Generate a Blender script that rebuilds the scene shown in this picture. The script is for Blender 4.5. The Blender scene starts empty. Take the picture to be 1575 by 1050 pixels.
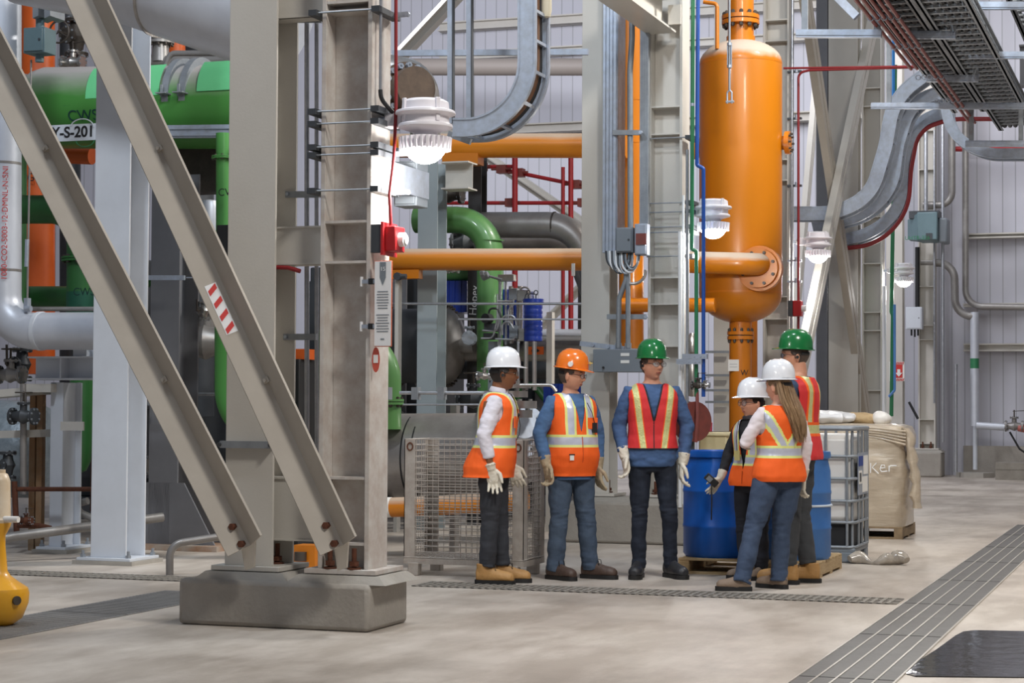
import bpy, bmesh, math, random
from mathutils import Vector, Matrix, noise
random.seed(7)
S = bpy.context.scene
COL = S.collection
R = math.radians
# ---------------------------------------------------------------- camera, world, lights, exposure
CAMZ, FOC = 1.38, 3000.0
YAW, PITCH, ROLL = R(19), math.atan(100/FOC), R(.3)
cd = bpy.data.cameras.new('camera'); cam = bpy.data.objects.new('camera', cd); COL.objects.link(cam)
cd.sensor_width = 36; cd.lens = 36*FOC/1575; cd.clip_end = 300
CM = Matrix.Rotation(YAW, 4, 'Z') @ Matrix.Rotation(R(90)+PITCH, 4, 'X') @ Matrix.Rotation(ROLL, 4, 'Z')
CM.translation = Vector((0, 0, CAMZ)); cam.matrix_world = CM; S.camera = cam
CAMP = Vector((0, 0, CAMZ)); FWD = (CM.to_3x3() @ Vector((0, 0, -1)))
vs = S.view_settings; vs.view_transform = 'Standard'; vs.look = 'None'; vs.gamma = 1; vs.use_curve_mapping = False
vs.exposure = -0.40
w = bpy.data.worlds.new('world'); S.world = w; w.use_nodes = True
w.node_tree.nodes['Background'].inputs[0].default_value = (.80, .86, 1, 1)
w.node_tree.nodes['Background'].inputs[1].default_value = .27
def area(name, loc, tgt, sx, sy, power, col=(1, .96, .9)):
    l = bpy.data.lights.new(name, 'AREA'); l.shape = 'RECTANGLE'; l.size = sx; l.size_y = sy; l.energy = power; l.color = col
    o = bpy.data.objects.new(name, l); COL.objects.link(o); o.location = loc
    o.rotation_euler = (Vector(tgt)-Vector(loc)).to_track_quat('-Z', 'Y').to_euler(); return o
# high bay fixtures under the hall roof
area('high_bay_light', (2.0, 7, 9.5), (-3, 14, 0), 1.6, 1.6, 950)
area('high_bay_light', (-.5, 20, 9.5), (-3.0, 15, 0), 1.0, 1.0, 1500)
area('high_bay_light', (2, 30, 10), (0, 32, 0), 2, 2, 320)
area('high_bay_light', (-3.2, 12.5, 9.5), (-5.5, 20, 3), .8, .8, 380, (.80, .90, 1))
area('high_bay_light', (-8.2, 9.5, 9.5), (-9, 16, 2.0), .8, .8, 420, (.82, .90, 1))
area('high_bay_light', (-14, 29, 10), (-12, 40, 4), 3, 3, 1300, (.9, .92, 1))
area('high_bay_light', (-5, 36, 10), (-6, 41, 4), 3, 3, 350, (.95, .95, 1))

def ray(px, py):
    return CM.to_3x3() @ Vector(((px-787.5)/FOC, -(py-525)/FOC, -1))
def P(px, py, Y):                      # point of the plane y = Y that lies on this line of sight
    d = ray(px, py); return CAMP + d*(Y/d.y)
def PX(px, py, X):
    d = ray(px, py); return CAMP + d*(X/d.x)
def FL(px, py, z=0):
    d = ray(px, py); return CAMP + d*((z-CAMZ)/d.z)
def depth(p): return (Vector(p)-CAMP).dot(FWD)
def wr(p, w): return w/2/FOC*depth(p)  # radius in metres of something w pixels wide at p
# ---------------------------------------------------------------- materials
def lin(h):
    c = [int(h[i:i+2], 16)/255 for i in (0, 2, 4)]
    return tuple(x/12.92 if x <= .04045 else ((x+.055)/1.055)**2.4 for x in c)+(1,)
MATS = {}
def mat(name, col, rough=.5, metal=0, col2=None, scale=6, amt=.5, bump=0, bscale=40, coat=0, emit=0, trans=0, alpha=1, stretch=(1, 1, 1), det=5, sheen=0):
    m = bpy.data.materials.new(name); m.use_nodes = True; nt = m.node_tree; b = nt.nodes['Principled BSDF']
    N = nt.nodes.new; L = nt.links.new
    b.inputs['Roughness'].default_value = rough; b.inputs['Metallic'].default_value = metal
    b.inputs['Coat Weight'].default_value = coat; b.inputs['Coat Roughness'].default_value = .08
    b.inputs['Transmission Weight'].default_value = trans; b.inputs['Alpha'].default_value = alpha
    b.inputs['Sheen Weight'].default_value = sheen
    c = lin(col); b.inputs['Base Color'].default_value = c
    if emit:
        b.inputs['Emission Color'].default_value = c; b.inputs['Emission Strength'].default_value = emit
    tc = N('ShaderNodeTexCoord'); mp = N('ShaderNodeMapping'); L(tc.outputs['Object'], mp.inputs[0]); mp.inputs['Scale'].default_value = stretch
    if col2:
        n = N('ShaderNodeTexNoise'); n.inputs['Scale'].default_value = scale; n.inputs['Detail'].default_value = det; n.inputs['Roughness'].default_value = .62
        L(mp.outputs[0], n.inputs[0])
        r = N('ShaderNodeValToRGB'); r.color_ramp.elements[0].position = .5-amt*.4; r.color_ramp.elements[1].position = .5+amt*.4
        r.color_ramp.elements[0].color = lin(col2); r.color_ramp.elements[1].color = c
        L(n.outputs['Fac'], r.inputs[0]); L(r.outputs[0], b.inputs['Base Color'])
    if bump:
        n2 = N('ShaderNodeTexNoise'); n2.inputs['Scale'].default_value = bscale; n2.inputs['Detail'].default_value = 4
        L(mp.outputs[0], n2.inputs[0]); bp = N('ShaderNodeBump'); bp.inputs['Strength'].default_value = bump; bp.inputs['Distance'].default_value = .02
        L(n2.outputs['Fac'], bp.inputs['Height']); L(bp.outputs[0], b.inputs['Normal'])
    MATS[name] = m; return m
M = mat
col_paint = M('column_paint', 'CDC9C1', .45, 0, 'BFBAB1', 2.2, 1.2, .04, 60)
col_scuff = M('scuffed_column_paint', 'CFCBC5', .45, 0, 'BAAEA5', 9, .4, .05, 60, det=8)
white_steel = M('white_steel_paint', 'D3D8E0', .4, 0, 'C2C6CC', 3, 1)
dark_steel = M('dark_grey_steel', '77787C', .5, 0, '66666A', 3, 1)
black_steel = M('black_steel', '3A3838', .5, 0, '2C2A2A', 5, 1)
galv = M('galvanized_steel', 'B8C3D4', .42, .5, '9DA1A8', 14, .8, .03, 80)
galv_dull = M('dull_galvanized_steel', '9EA3A8', .5, .4, '80858B', 12, .9)
conduit = M('conduit_steel', 'BFC1C6', .3, .7, 'A0A3A8', 20, .8)
stainless = M('stainless_steel', 'C9C5C0', .28, .9, 'AAA59F', 12, .8)
pipe_grey = M('weathered_grey_pipe', 'A5A29F', .4, .5, '827D79', 5, .9, .04, 30)
insul = M('silver_insulation_jacket', 'D3D7DF', .42, .3, 'BFC3CC', 4, 1, .05, 14)
green = M('green_pipe_paint', '5A8A4E', .4, 0, '4C7C44', 4, 1, 0, 0, .3)
green_dark = M('deep_green_pipe_paint', '2F6A33', .42, 0, '275629', 4, 1)
green_band = M('pale_green_label', '6BC98A', .5)
green_label = M('dark_green_label', '17553F', .5)
def dusty(name, col, dust, hi=.55, lo=.05, **k):     # settled dust lies on whatever faces up
    m = M(name, col, **k); nt = m.node_tree; b = nt.nodes['Principled BSDF']; N = nt.nodes.new; L = nt.links.new
    g = N('ShaderNodeNewGeometry'); s = N('ShaderNodeSeparateXYZ'); L(g.outputs['Normal'], s.inputs[0])
    n = N('ShaderNodeTexNoise'); n.inputs['Scale'].default_value = 5; n.inputs['Detail'].default_value = 6
    a = N('ShaderNodeMath'); a.operation = 'MULTIPLY_ADD'; L(n.outputs['Fac'], a.inputs[0]); a.inputs[1].default_value = .5; L(s.outputs['Z'], a.inputs[2])
    r = N('ShaderNodeMapRange'); r.inputs['From Min'].default_value = lo+.25; r.inputs['From Max'].default_value = hi+.3; L(a.outputs[0], r.inputs['Value'])
    mx = N('ShaderNodeMix'); mx.data_type = 'RGBA'; L(r.outputs[0], mx.inputs[0]); mx.inputs[6].default_value = lin(col); mx.inputs[7].default_value = lin(dust)
    L(mx.outputs[2], b.inputs['Base Color'])
    r2 = N('ShaderNodeMapRange'); L(r.outputs[0], r2.inputs['Value']); r2.inputs['To Min'].default_value = k.get('rough', .4); r2.inputs['To Max'].default_value = .8
    L(r2.outputs[0], b.inputs['Roughness']); return m
green_dust = dusty('dusty_green_pipe', '47893C', 'B0AAA6', .75, .15, rough=.4)
orange = M('orange_paint', 'CC770C', .38, 0, 'C26F0A', 3, 1, 0, 0, .25)
orange_dust = dusty('dusty_orange_paint', 'D27F1C', 'B8A08A', .7, .3, rough=.35)
orange_tank = dusty('tank_orange_paint', 'BE7006', 'B9A999', .5, .18, rough=.36, coat=.12)
redorange = M('red_orange_pipe_paint', 'D9621F', .45, 0, 'C95518', 6, 1)
red = M('red_paint', 'B3262A', .4, 0, '9E2024', 6, 1)
redpipe = M('red_conduit', '8E2428', .45)
redbrown = M('red_brown_conduit', '8C4238', .5, 0, '6E3A34', 10, .8)
bluepipe = M('blue_pipe_paint', '1F4FA0', .4); greenpipe = M('slim_green_pipe_paint', '2F7A50', .4)
drum_blue = M('blue_drum_plastic', '1563C4', .35, 0, '0F56B0', 4, 1)
drum_blue2 = M('lit_blue_drum_plastic', '4A78B0', .5, 0, '2A62A8', 4, .9)  # same drum blue with the light on it mixed into a paler colour
filter_blue = M('blue_enamel', '16348C', .3, 0, '122B78', 5, 1, 0, 0, .3)
concrete = M('pedestal_concrete', 'A8A299', .8, 0, '918B83', 5, .9, .25, 30, det=8)
grout = M('grout', 'A8A39A', .8, 0, '96918A', 6, .9, .2, 30)
rust = M('rusty_steel', '6B3A22', .8, 0, '3E2418', 20, .8, .3, 60)
dark_metal = M('dark_bronze_metal', '5B534B', .5, .4, '3D3732', 8, .8, .1, 30)
dark = M('black_rubber', '1C1C1E', .6)
darkgrey = M('dark_grey_enamel', '4B4E52', .5, .2, '3C3F43', 6, .9)
boxgrey = M('grey_enamel_box', '7E858C', .45, 0, '757C83', 5, .9)
boxteal = M('grey_green_enamel', '6B8288', .45, 0, '5D7379', 5, .9)
white = M('white_enamel', 'ECECEC', .35); paper = M('white_paper_label', 'E9E7E2', .7)
ink = M('black_print', '1E1E20', .7); inkblue = M('blue_print', '23408C', .6); inkred = M('red_print', 'C8302C', .6)
lamp_body = M('lamp_white_casting', 'EDE9EE', .35)
lamp_glow = M('lamp_diffuser', 'FFFFFF', .3, emit=14)
yellow = M('yellow_plastic', 'E0A31C', .4, 0, 'D09414', 4, 1, 0, 0, .2)
wood = M('pallet_wood', 'C6AE86', .8, 0, '9A7E58', 14, .9, .15, 60, stretch=(1, 1, 6))
wood_dk = M('weathered_pallet_wood', 'A08B6C', .85, 0, '6E5A44', 12, .9, .15, 60)
cage_m = M('worn_cage_paint', 'B9B2AA', .5, .2, '94897E', 9, .7)
ibc_white = M('translucent_tank_plastic', 'E8E5E0', .4, 0, 'DBD7D1', 3, 1)
wrap_m = M('stretch_wrap', 'C9BBA6', .28, 0, 'AD9C86', 3, .9, .35, 9, .5, stretch=(1, 1, 4))
brown_cable = M('brown_cable_jacket', '6B4A32', .6)
# ---------------------------------------------------------------- mesh tools
class MB:
    def __init__(s): s.v = []; s.f = []; s.m = []; s.sm = []
    def add(s, vs, fs, mi=0, smooth=True):
        b = len(s.v); s.v += [Vector(v) for v in vs]
        for f in fs: s.f.append([b+i for i in f]); s.m.append(mi); s.sm.append(smooth)
        return s
    def box(s, lo, hi, mi=0, rot=None, ctr=None):
        x0, y0, z0 = lo; x1, y1, z1 = hi
        vs = [Vector(p) for p in ((x0, y0, z0), (x1, y0, z0), (x1, y1, z0), (x0, y1, z0), (x0, y0, z1), (x1, y0, z1), (x1, y1, z1), (x0, y1, z1))]
        if rot is not None:
            c = Vector(ctr) if ctr is not None else (vs[0]+vs[6])/2
            vs = [c+rot@(v-c) for v in vs]
        return s.add(vs, [(0, 3, 2, 1), (4, 5, 6, 7), (0, 1, 5, 4), (1, 2, 6, 5), (2, 3, 7, 6), (3, 0, 4, 7)], mi, False)
    def bar(s, a, b, w, h, up=(0, 0, 1), mi=0):     # rectangular bar from a to b: w across, h along up
        a, b = Vector(a), Vector(b); d = (b-a).normalized(); up = Vector(up)
        x = d.cross(up)
        if x.length < 1e-4: x = d.cross(Vector((0, 1, 0)))
        x.normalize(); y = x.cross(d)
        vs = [p+x*sx*w/2+y*sy*h/2 for p in (a, b) for sx, sy in ((-1, -1), (1, -1), (1, 1), (-1, 1))]
        return s.add(vs, [(0, 3, 2, 1), (4, 5, 6, 7), (0, 1, 5, 4), (1, 2, 6, 5), (2, 3, 7, 6), (3, 0, 4, 7)], mi, False)
    def prism(s, pts, ax, t, mi=0):                 # planar polygon pushed along vector ax*t
        pts = [Vector(p) for p in pts]; n = len(pts); o = Vector(ax)*t
        return s.add(pts+[p+o for p in pts], [list(range(n))[::-1], list(range(n, 2*n))]+[(i, (i+1) % n, n+(i+1) % n, n+i) for i in range(n)], mi, False)
    def cyl(s, a, b, r, n=12, r2=None, mi=0, caps=True):
        return s.tube([a, b], [r, r if r2 is None else r2], n, mi, caps)
    def tube(s, pts, r, n=10, mi=0, caps=True, close=False):
        pts = [Vector(p) for p in pts]; k = len(pts)
        rr = r if isinstance(r, (list, tuple)) else [r]*k
        vs = []; t0 = None; x = None
        for i, p in enumerate(pts):
            a = pts[i-1] if i > 0 else (pts[-2] if close else p); c = pts[i+1] if i < k-1 else (pts[1] if close else p)
            t = (c-a).normalized() if (c-a).length > 1e-9 else Vector((0, 0, 1))
            if x is None:
                x = t.cross(Vector((0, 0, 1)))
                if x.length < .05: x = t.cross(Vector((0, 1, 0)))
                x.normalize()
            else:
                x = x-t*x.dot(t); x.normalize()
            y = t.cross(x)
            q = rr[i]
            qa, qb = q if isinstance(q, tuple) else (q, q)
            for j in range(n):
                an = 2*math.pi*j/n; vs.append(p+x*math.cos(an)*qa+y*math.sin(an)*qb)
        fs = [(i*n+j, i*n+(j+1) % n, (i+1)*n+(j+1) % n, (i+1)*n+j) for i in range(k-1) for j in range(n)]
        if caps and not close: fs += [list(range(n))[::-1], [(k-1)*n+j for j in range(n)]]
        return s.add(vs, fs, mi)
    def lathe(s, prof, o=(0, 0, 0), ax=(0, 0, 1), n=24, mi=0):   # prof [(r, h)...] about axis
        ax = Vector(ax).normalized(); x = ax.cross(Vector((0, 1, 0)))
        if x.length < .1: x = ax.cross(Vector((1, 0, 0)))
        x.normalize(); y = ax.cross(x); o = Vector(o)
        vs = [o+ax*h+(x*math.cos(2*math.pi*j/n)+y*math.sin(2*math.pi*j/n))*r for r, h in prof for j in range(n)]
        k = len(prof)
        fs = [(i*n+j, i*n+(j+1) % n, (i+1)*n+(j+1) % n, (i+1)*n+j) for i in range(k-1) for j in range(n)]
        fs += [list(range(n))[::-1], [(k-1)*n+j for j in range(n)]]
        return s.add(vs, fs, mi)
    def sphere(s, c, r, n=12, mi=0, sc=(1, 1, 1)):
        c = Vector(c); vs = []; fs = []
        m = max(6, n//2+2)
        for i in range(m+1):
            th = math.pi*i/m
            for j in range(n):
                a = 2*math.pi*j/n; vs.append(c+Vector((math.sin(th)*math.cos(a)*r*sc[0], math.sin(th)*math.sin(a)*r*sc[1], math.cos(th)*r*sc[2])))
        fs = [(i*n+j, (i+1)*n+j, (i+1)*n+(j+1) % n, i*n+(j+1) % n) for i in range(m) for j in range(n)]
        return s.add(vs, fs, mi)
    def loft(s, rings, n=24, mi=0, caps=True, ex=2.0, ax='z'):  # rings (cx,cy,cz,a,b) stacked level
        vs = []
        for r in rings:
            cx, cy, cz, a, b = r[:5]; e = 2/(r[5] if len(r) > 5 else ex)
            for j in range(n):
                t = 2*math.pi*j/n; c, q = math.cos(t), math.sin(t)
                X = math.copysign(abs(c)**e, c)*a; Y = math.copysign(abs(q)**e, q)*b
                vs.append(Vector((cx+X, cy+Y, cz)) if ax == 'z' else Vector((cx+X, cy, cz+Y)))
        k = len(rings)
        fs = [(i*n+j, i*n+(j+1) % n, (i+1)*n+(j+1) % n, (i+1)*n+j) for i in range(k-1) for j in range(n)]
        if caps: fs += [list(range(n))[::-1], [(k-1)*n+j for j in range(n)]]
        return s.add(vs, fs, mi)
    def sweep(s, prof, path, up=(0, 0, 1), mi=0, fixed=None):   # closed 2-D profile swept along path; 'fixed' is the constant side vector
        pts = [Vector(p) for p in path]; k = len(pts); n = len(prof); vs = []
        for i, p in enumerate(pts):
            t = (pts[min(i+1, k-1)]-pts[max(i-1, 0)]).normalized()
            if fixed is not None: x = Vector(fixed).normalized(); y = t.cross(x).normalized()
            else: x = t.cross(Vector(up)).normalized(); y = x.cross(t)
            vs += [p+x*a+y*b for a, b in prof]
        fs = [(i*n+j, i*n+(j+1) % n, (i+1)*n+(j+1) % n, (i+1)*n+j) for i in range(k-1) for j in range(n)]
        fs += [list(range(n))[::-1], [(k-1)*n+j for j in range(n)]]
        return s.add(vs, fs, mi, False)
    def mesh(s, name, o):
        me = bpy.data.meshes.new(name); me.from_pydata([v-o for v in s.v], [], s.f)
        for p, mi, sm in zip(me.polygons, s.m, s.sm): p.material_index = mi; p.use_smooth = True
        bm = bmesh.new(); bm.from_mesh(me); bmesh.ops.recalc_face_normals(bm, faces=bm.faces); bm.to_mesh(me); bm.free()
        me.set_sharp_from_angle(angle=R(38)); return me
    def build(s, name, mats, parent=None, label=None, cat=None, group=None, kind=None, bevel=0):
        if parent is not None: o = Vector(parent['org']) if 'org' in parent else Vector((0, 0, 0))
        else:
            xs = [v.x for v in s.v]; ys = [v.y for v in s.v]; zs = [v.z for v in s.v]
            o = Vector(((min(xs)+max(xs))/2, (min(ys)+max(ys))/2, min(zs)))
        me = s.mesh(name, o)
        for m in (mats if isinstance(mats, (list, tuple)) else [mats]): me.materials.append(m)
        ob = bpy.data.objects.new(name, me); COL.objects.link(ob)
        if parent is not None: ob.parent = parent
        else: ob.location = o
        ORG[ob.name] = o
        tag(ob, label, cat, group, kind)
        if bevel:
            b = ob.modifiers.new('bevel', 'BEVEL'); b.width = bevel; b.segments = 2; b.limit_method = 'ANGLE'; b.angle_limit = R(40)
        return ob
TMP = bpy.data.scenes.new('workbench')
def evaluated_mesh(o):
    TMP.collection.objects.link(o); vl = TMP.view_layers[0]
    with bpy.context.temp_override(scene=TMP, view_layer=vl): dg = bpy.context.evaluated_depsgraph_get(); me = bpy.data.meshes.new_from_object(o.evaluated_get(dg))
    bpy.data.objects.remove(o); return me
ORG = {}
def tag(o, label=None, cat=None, group=None, kind=None):
    if label: o['label'] = label
    if cat: o['category'] = cat
    if group: o['group'] = group
    if kind: o['kind'] = kind
    return o
def thing(name, loc, label, cat, group=None):
    o = bpy.data.objects.new(name, None); COL.objects.link(o); o.location = loc; o.empty_display_size = .1
    ORG[o.name] = Vector(loc); return tag(o, label, cat, group)
_b = MB.build
def build(s, name, mats, parent=None, **k):
    if parent is not None:
        o = ORG[parent.name]; me = s.mesh(name, o)
        for m in (mats if isinstance(mats, (list, tuple)) else [mats]): me.materials.append(m)
        ob = bpy.data.objects.new(name, me); COL.objects.link(ob); ob.parent = parent
        ORG[ob.name] = o; tag(ob, k.get('label'))
        if k.get('bevel'):
            b = ob.modifiers.new('bevel', 'BEVEL'); b.width = k['bevel']; b.segments = 2; b.limit_method = 'ANGLE'; b.angle_limit = R(40)
        return ob
    return _b(s, name, mats, None, **k)
MB.build = build
def dup(o, parent=None, off=(0, 0, 0), label=None, group=None, rz=None):
    c = o.copy(); COL.objects.link(c)
    if parent is not None: c.parent = parent
    else: c.location = o.location+Vector(off)
    if rz is not None: c.rotation_euler = (0, 0, rz)
    if label: c['label'] = label
    if group: c['group'] = group
    ORG[c.name] = ORG.get(o.name, o.location)+Vector(off)
    for ch in list(o.children): dup(ch, c)
    return c
def fillet(pts, rb, n=8):              # round the corners of a path
    pts = [Vector(p) for p in pts]; out = [pts[0]]
    for i in range(1, len(pts)-1):
        a, b, c = pts[i-1], pts[i], pts[i+1]; u = (a-b); v = (c-b); lu, lv = u.length, v.length; u.normalize(); v.normalize()
        ang = math.acos(max(-1, min(1, u.dot(v))))
        if ang > math.pi-.02: out.append(b); continue
        d = min(rb/math.tan(ang/2), lu*.49 if i > 1 else lu*.98, lv*.49 if i < len(pts)-2 else lv*.98); r = d*math.tan(ang/2)
        ctr = b+(u+v).normalized()*(r/math.sin(ang/2)); s, e = b+u*d-ctr, b+v*d-ctr
        th = math.pi-ang
        for k in range(n+1):
            t = k/n; out.append(ctr+(s*math.sin((1-t)*th)+e*math.sin(t*th))/math.sin(th))
    out.append(pts[-1]); return out
def flange(mb, p, d, r, t=.03, nb=8, mi=0, bmi=1):          # a bolted flange pair about p
    p = Vector(p); d = Vector(d).normalized()
    mb.cyl(p-d*t*1.15, p-d*t*.15, r, 24, mi=mi); mb.cyl(p+d*t*.15, p+d*t*1.15, r, 24, mi=mi)
    mb.cyl(p-d*t*.2, p+d*t*.2, r*.9, 20, mi=bmi)
    x = d.cross(Vector((0, 0, 1)));  x = d.cross(Vector((1, 0, 0))) if x.length < .1 else x
    x.normalize(); y = d.cross(x)
    for k in range(nb):
        a = 2*math.pi*(k+.5)/nb; q = p+(x*math.cos(a)+y*math.sin(a))*r*.86
        mb.cyl(q-d*t*2.1, q+d*t*2.1, r*.055+.003, 6, mi=bmi); mb.cyl(q-d*t*1.9, q-d*t*1.1, r*.09+.004, 6, mi=bmi); mb.cyl(q+d*t*1.1, q+d*t*1.9, r*.09+.004, 6, mi=bmi)
def pipe(name, label, pts, r, m, bend=None, fl=(), n=20, bands=(), cat='pipe', group=None):
    """one run of pipe: a thing of its own; fl = [(i, t, scale, bolts)] flanges at fraction t of leg i"""
    pts = [Vector(p) for p in pts]; path = fillet(pts, bend if bend else r*3)
    if not fl and not bands: return MB().tube(path, r, n).build(name, m, label=label, cat=cat, group=group)
    t = thing(name, pts[0], label, cat, group); MB().tube(path, r, n).build('pipe_run', m, t)
    for i, q, sc, nb in fl:
        a, b = pts[i], pts[i+1]; mb = MB(); flange(mb, a.lerp(b, q), b-a, r*sc, max(.012, r*.14), nb); mb.build('flange', [m, dark_metal], t)
    for i, q, wd, bm_ in bands:
        a, b = pts[i], pts[i+1]; c = a.lerp(b, q); d = (b-a).normalized(); MB().cyl(c-d*wd/2, c+d*wd/2, r*1.02+.001, n).build('band', bm_, t)
    return t
def hsec(a, b, w, d, tf, tw):          # H outline, flanges along first axis
    return [(-w/2, -d/2), (w/2, -d/2), (w/2, -d/2+tf), (tw/2, -d/2+tf), (tw/2, d/2-tf), (w/2, d/2-tf), (w/2, d/2), (-w/2, d/2), (-w/2, d/2-tf), (-tw/2, d/2-tf), (-tw/2, -d/2+tf), (-w/2, -d/2+tf)]
def hbeam(mb, a, b, w, d, tf=.02, tw=.014, side=(1, 0, 0), mi=0):
    """H section from a to b; side = direction in which the flanges are wide"""
    a, b = Vector(a), Vector(b); t = (b-a).normalized(); x = Vector(side); x = (x-t*x.dot(t)).normalized(); y = t.cross(x)
    pr = hsec(0, 0, w, d, tf, tw); n = 12
    for q in (((-w/2, -d/2), (w/2, -d/2+tf)), ((-w/2, d/2-tf), (w/2, d/2)), ((-tw/2, -d/2+tf), (tw/2, d/2-tf))):
        (x0, y0), (x1, y1) = q; vs = [p+x*u+y*v for p in (a, b) for u, v in ((x0, y0), (x1, y0), (x1, y1), (x0, y1))]
        mb.add(vs, [(0, 3, 2, 1), (4, 5, 6, 7), (0, 1, 5, 4), (1, 2, 6, 5), (2, 3, 7, 6), (3, 0, 4, 7)], mi, False)
    return mb
def text(s, name, p, xdir, up, size, m, parent=None, thick=.001, fat=0):   # lettering as a real thin mesh
    cu = bpy.data.curves.new(name, 'FONT'); cu.body = s; cu.size = size; cu.offset = fat; cu.extrude = thick; cu.align_x = 'CENTER'; cu.align_y = 'CENTER'
    o = bpy.data.objects.new('tmp', cu); me = evaluated_mesh(o)
    x = Vector(xdir).normalized(); y = Vector(up).normalized(); z = x.cross(y)
    T = Matrix((x, y, z)).transposed().to_4x4(); T.translation = Vector(p)-(ORG[parent.name] if parent else Vector((0, 0, 0)))
    me.transform(T); me.materials.clear(); me.materials.append(m); me.name = name
    ob = bpy.data.objects.new(name, me); COL.objects.link(ob)
    if parent: ob.parent = parent; ORG[ob.name] = ORG[parent.name]
    return ob
# ---------------------------------------------------------------- the hall
def wallmat(name, c1, c2, pitch, seam=.012, axis='X'):
    m = bpy.data.materials.new(name); m.use_nodes = True; nt = m.node_tree; b = nt.nodes['Principled BSDF']; N = nt.nodes.new; L = nt.links.new
    b.inputs['Roughness'].default_value = .55
    tc = N('ShaderNodeTexCoord'); sp = N('ShaderNodeSeparateXYZ'); L(tc.outputs['Object'], sp.inputs[0])
    d = N('ShaderNodeMath'); d.operation = 'DIVIDE'; L(sp.outputs[axis], d.inputs[0]); d.inputs[1].default_value = pitch
    fr = N('ShaderNodeMath'); fr.operation = 'FRACT'; L(d.outputs[0], fr.inputs[0])
    lt = N('ShaderNodeMath'); lt.operation = 'LESS_THAN'; L(fr.outputs[0], lt.inputs[0]); lt.inputs[1].default_value = seam/pitch*2
    n = N('ShaderNodeTexNoise'); n.inputs['Scale'].default_value = .6; n.inputs['Detail'].default_value = 4; L(tc.outputs['Object'], n.inputs[0])
    mx = N('ShaderNodeMix'); mx.data_type = 'RGBA'; L(n.outputs['Fac'], mx.inputs[0]); mx.inputs[6].default_value = lin(c1); mx.inputs[7].default_value = lin(c2)
    m2 = N('ShaderNodeMix'); m2.data_type = 'RGBA'; L(lt.outputs[0], m2.inputs[0]); L(mx.outputs[2], m2.inputs[6]); m2.inputs[7].default_value = lin('A4A4AA')
    L(m2.outputs[2], b.inputs['Base Color']); return m
wall_m = wallmat('ribbed_wall_cladding', 'CBCBD4', 'BCBBC3', .26)
def floor_mat():
    m = bpy.data.materials.new('worn_concrete_floor'); m.use_nodes = True; nt = m.node_tree; b = nt.nodes['Principled BSDF']; N = nt.nodes.new; L = nt.links.new
    tc = N('ShaderNodeTexCoord')
    def ns(sc, det, st):
        mp = N('ShaderNodeMapping'); mp.inputs['Scale'].default_value = st; L(tc.outputs['Object'], mp.inputs[0])
        n = N('ShaderNodeTexNoise'); n.inputs['Scale'].default_value = sc; n.inputs['Detail'].default_value = det; n.inputs['Roughness'].default_value = .65; L(mp.outputs[0], n.inputs[0]); return n
    a = ns(.55, 7, (1, 1, 1)); c = ns(2.2, 8, (1, .35, 1)); f = ns(30, 5, (1, 1, 1))
    r = N('ShaderNodeValToRGB'); e = r.color_ramp.elements; e[0].position = .32; e[0].color = lin('A59B90'); e[1].position = .62; e[1].color = lin('C9C0B5')
    x = e.new(.47); x.color = lin('BDB3A8')
    L(a.outputs['Fac'], r.inputs[0])
    r2 = N('ShaderNodeValToRGB'); e = r2.color_ramp.elements; e[0].position = .38; e[0].color = lin('A79C90'); e[1].position = .58; e[1].color = (1, 1, 1, 1)
    L(c.outputs['Fac'], r2.inputs[0])
    mu = N('ShaderNodeMix'); mu.data_type = 'RGBA'; mu.blend_type = 'MULTIPLY'; mu.inputs[0].default_value = .45; L(r.outputs[0], mu.inputs[6]); L(r2.outputs[0], mu.inputs[7])
    L(mu.outputs[2], b.inputs['Base Color'])
    r3 = N('ShaderNodeMapRange'); L(a.outputs['Fac'], r3.inputs[0]); r3.inputs['To Min'].default_value = .32; r3.inputs['To Max'].default_value = .62; L(r3.outputs[0], b.inputs['Roughness'])
    bp = N('ShaderNodeBump'); bp.inputs['Strength'].default_value = .12; bp.inputs['Distance'].default_value = .01; L(f.outputs['Fac'], bp.inputs['Height']); L(bp.outputs[0], b.inputs['Normal'])
    return m
mb = MB(); mb.box((-45, -6, -.2), (14, 42, 0)); mb.build('floor', floor_mat(), label='beige grey worn concrete floor of the plant hall', kind='structure')
mb = MB(); mb.box((-45, 41.5, 0), (14, 41.8, 16)); mb.build('wall_back', wall_m, label='pale ribbed metal cladding wall at the far end', kind='structure')
wl = wallmat('left_wall_cladding', 'B4B4B8', 'A6A6AA', .26, axis='Y')
mb = MB(); mb.box((-34, -6, 0), (-33.8, 42, 16)); mb.build('wall_left', wl, label='ribbed metal cladding wall behind the pipework', kind='structure')
mb = MB(); mb.box((12, -6, 0), (12.2, 42, 16)); mb.build('wall_right', wl, label='ribbed metal cladding wall on the right', kind='structure')
# concrete kerb at the foot of the far wall
mb = MB(); mb.box((-4.3, 41.1, 0), (12, 41.5, .62)); mb.build('baseboard_back', concrete, label='concrete kerb along the foot of the far wall', kind='structure')
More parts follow.
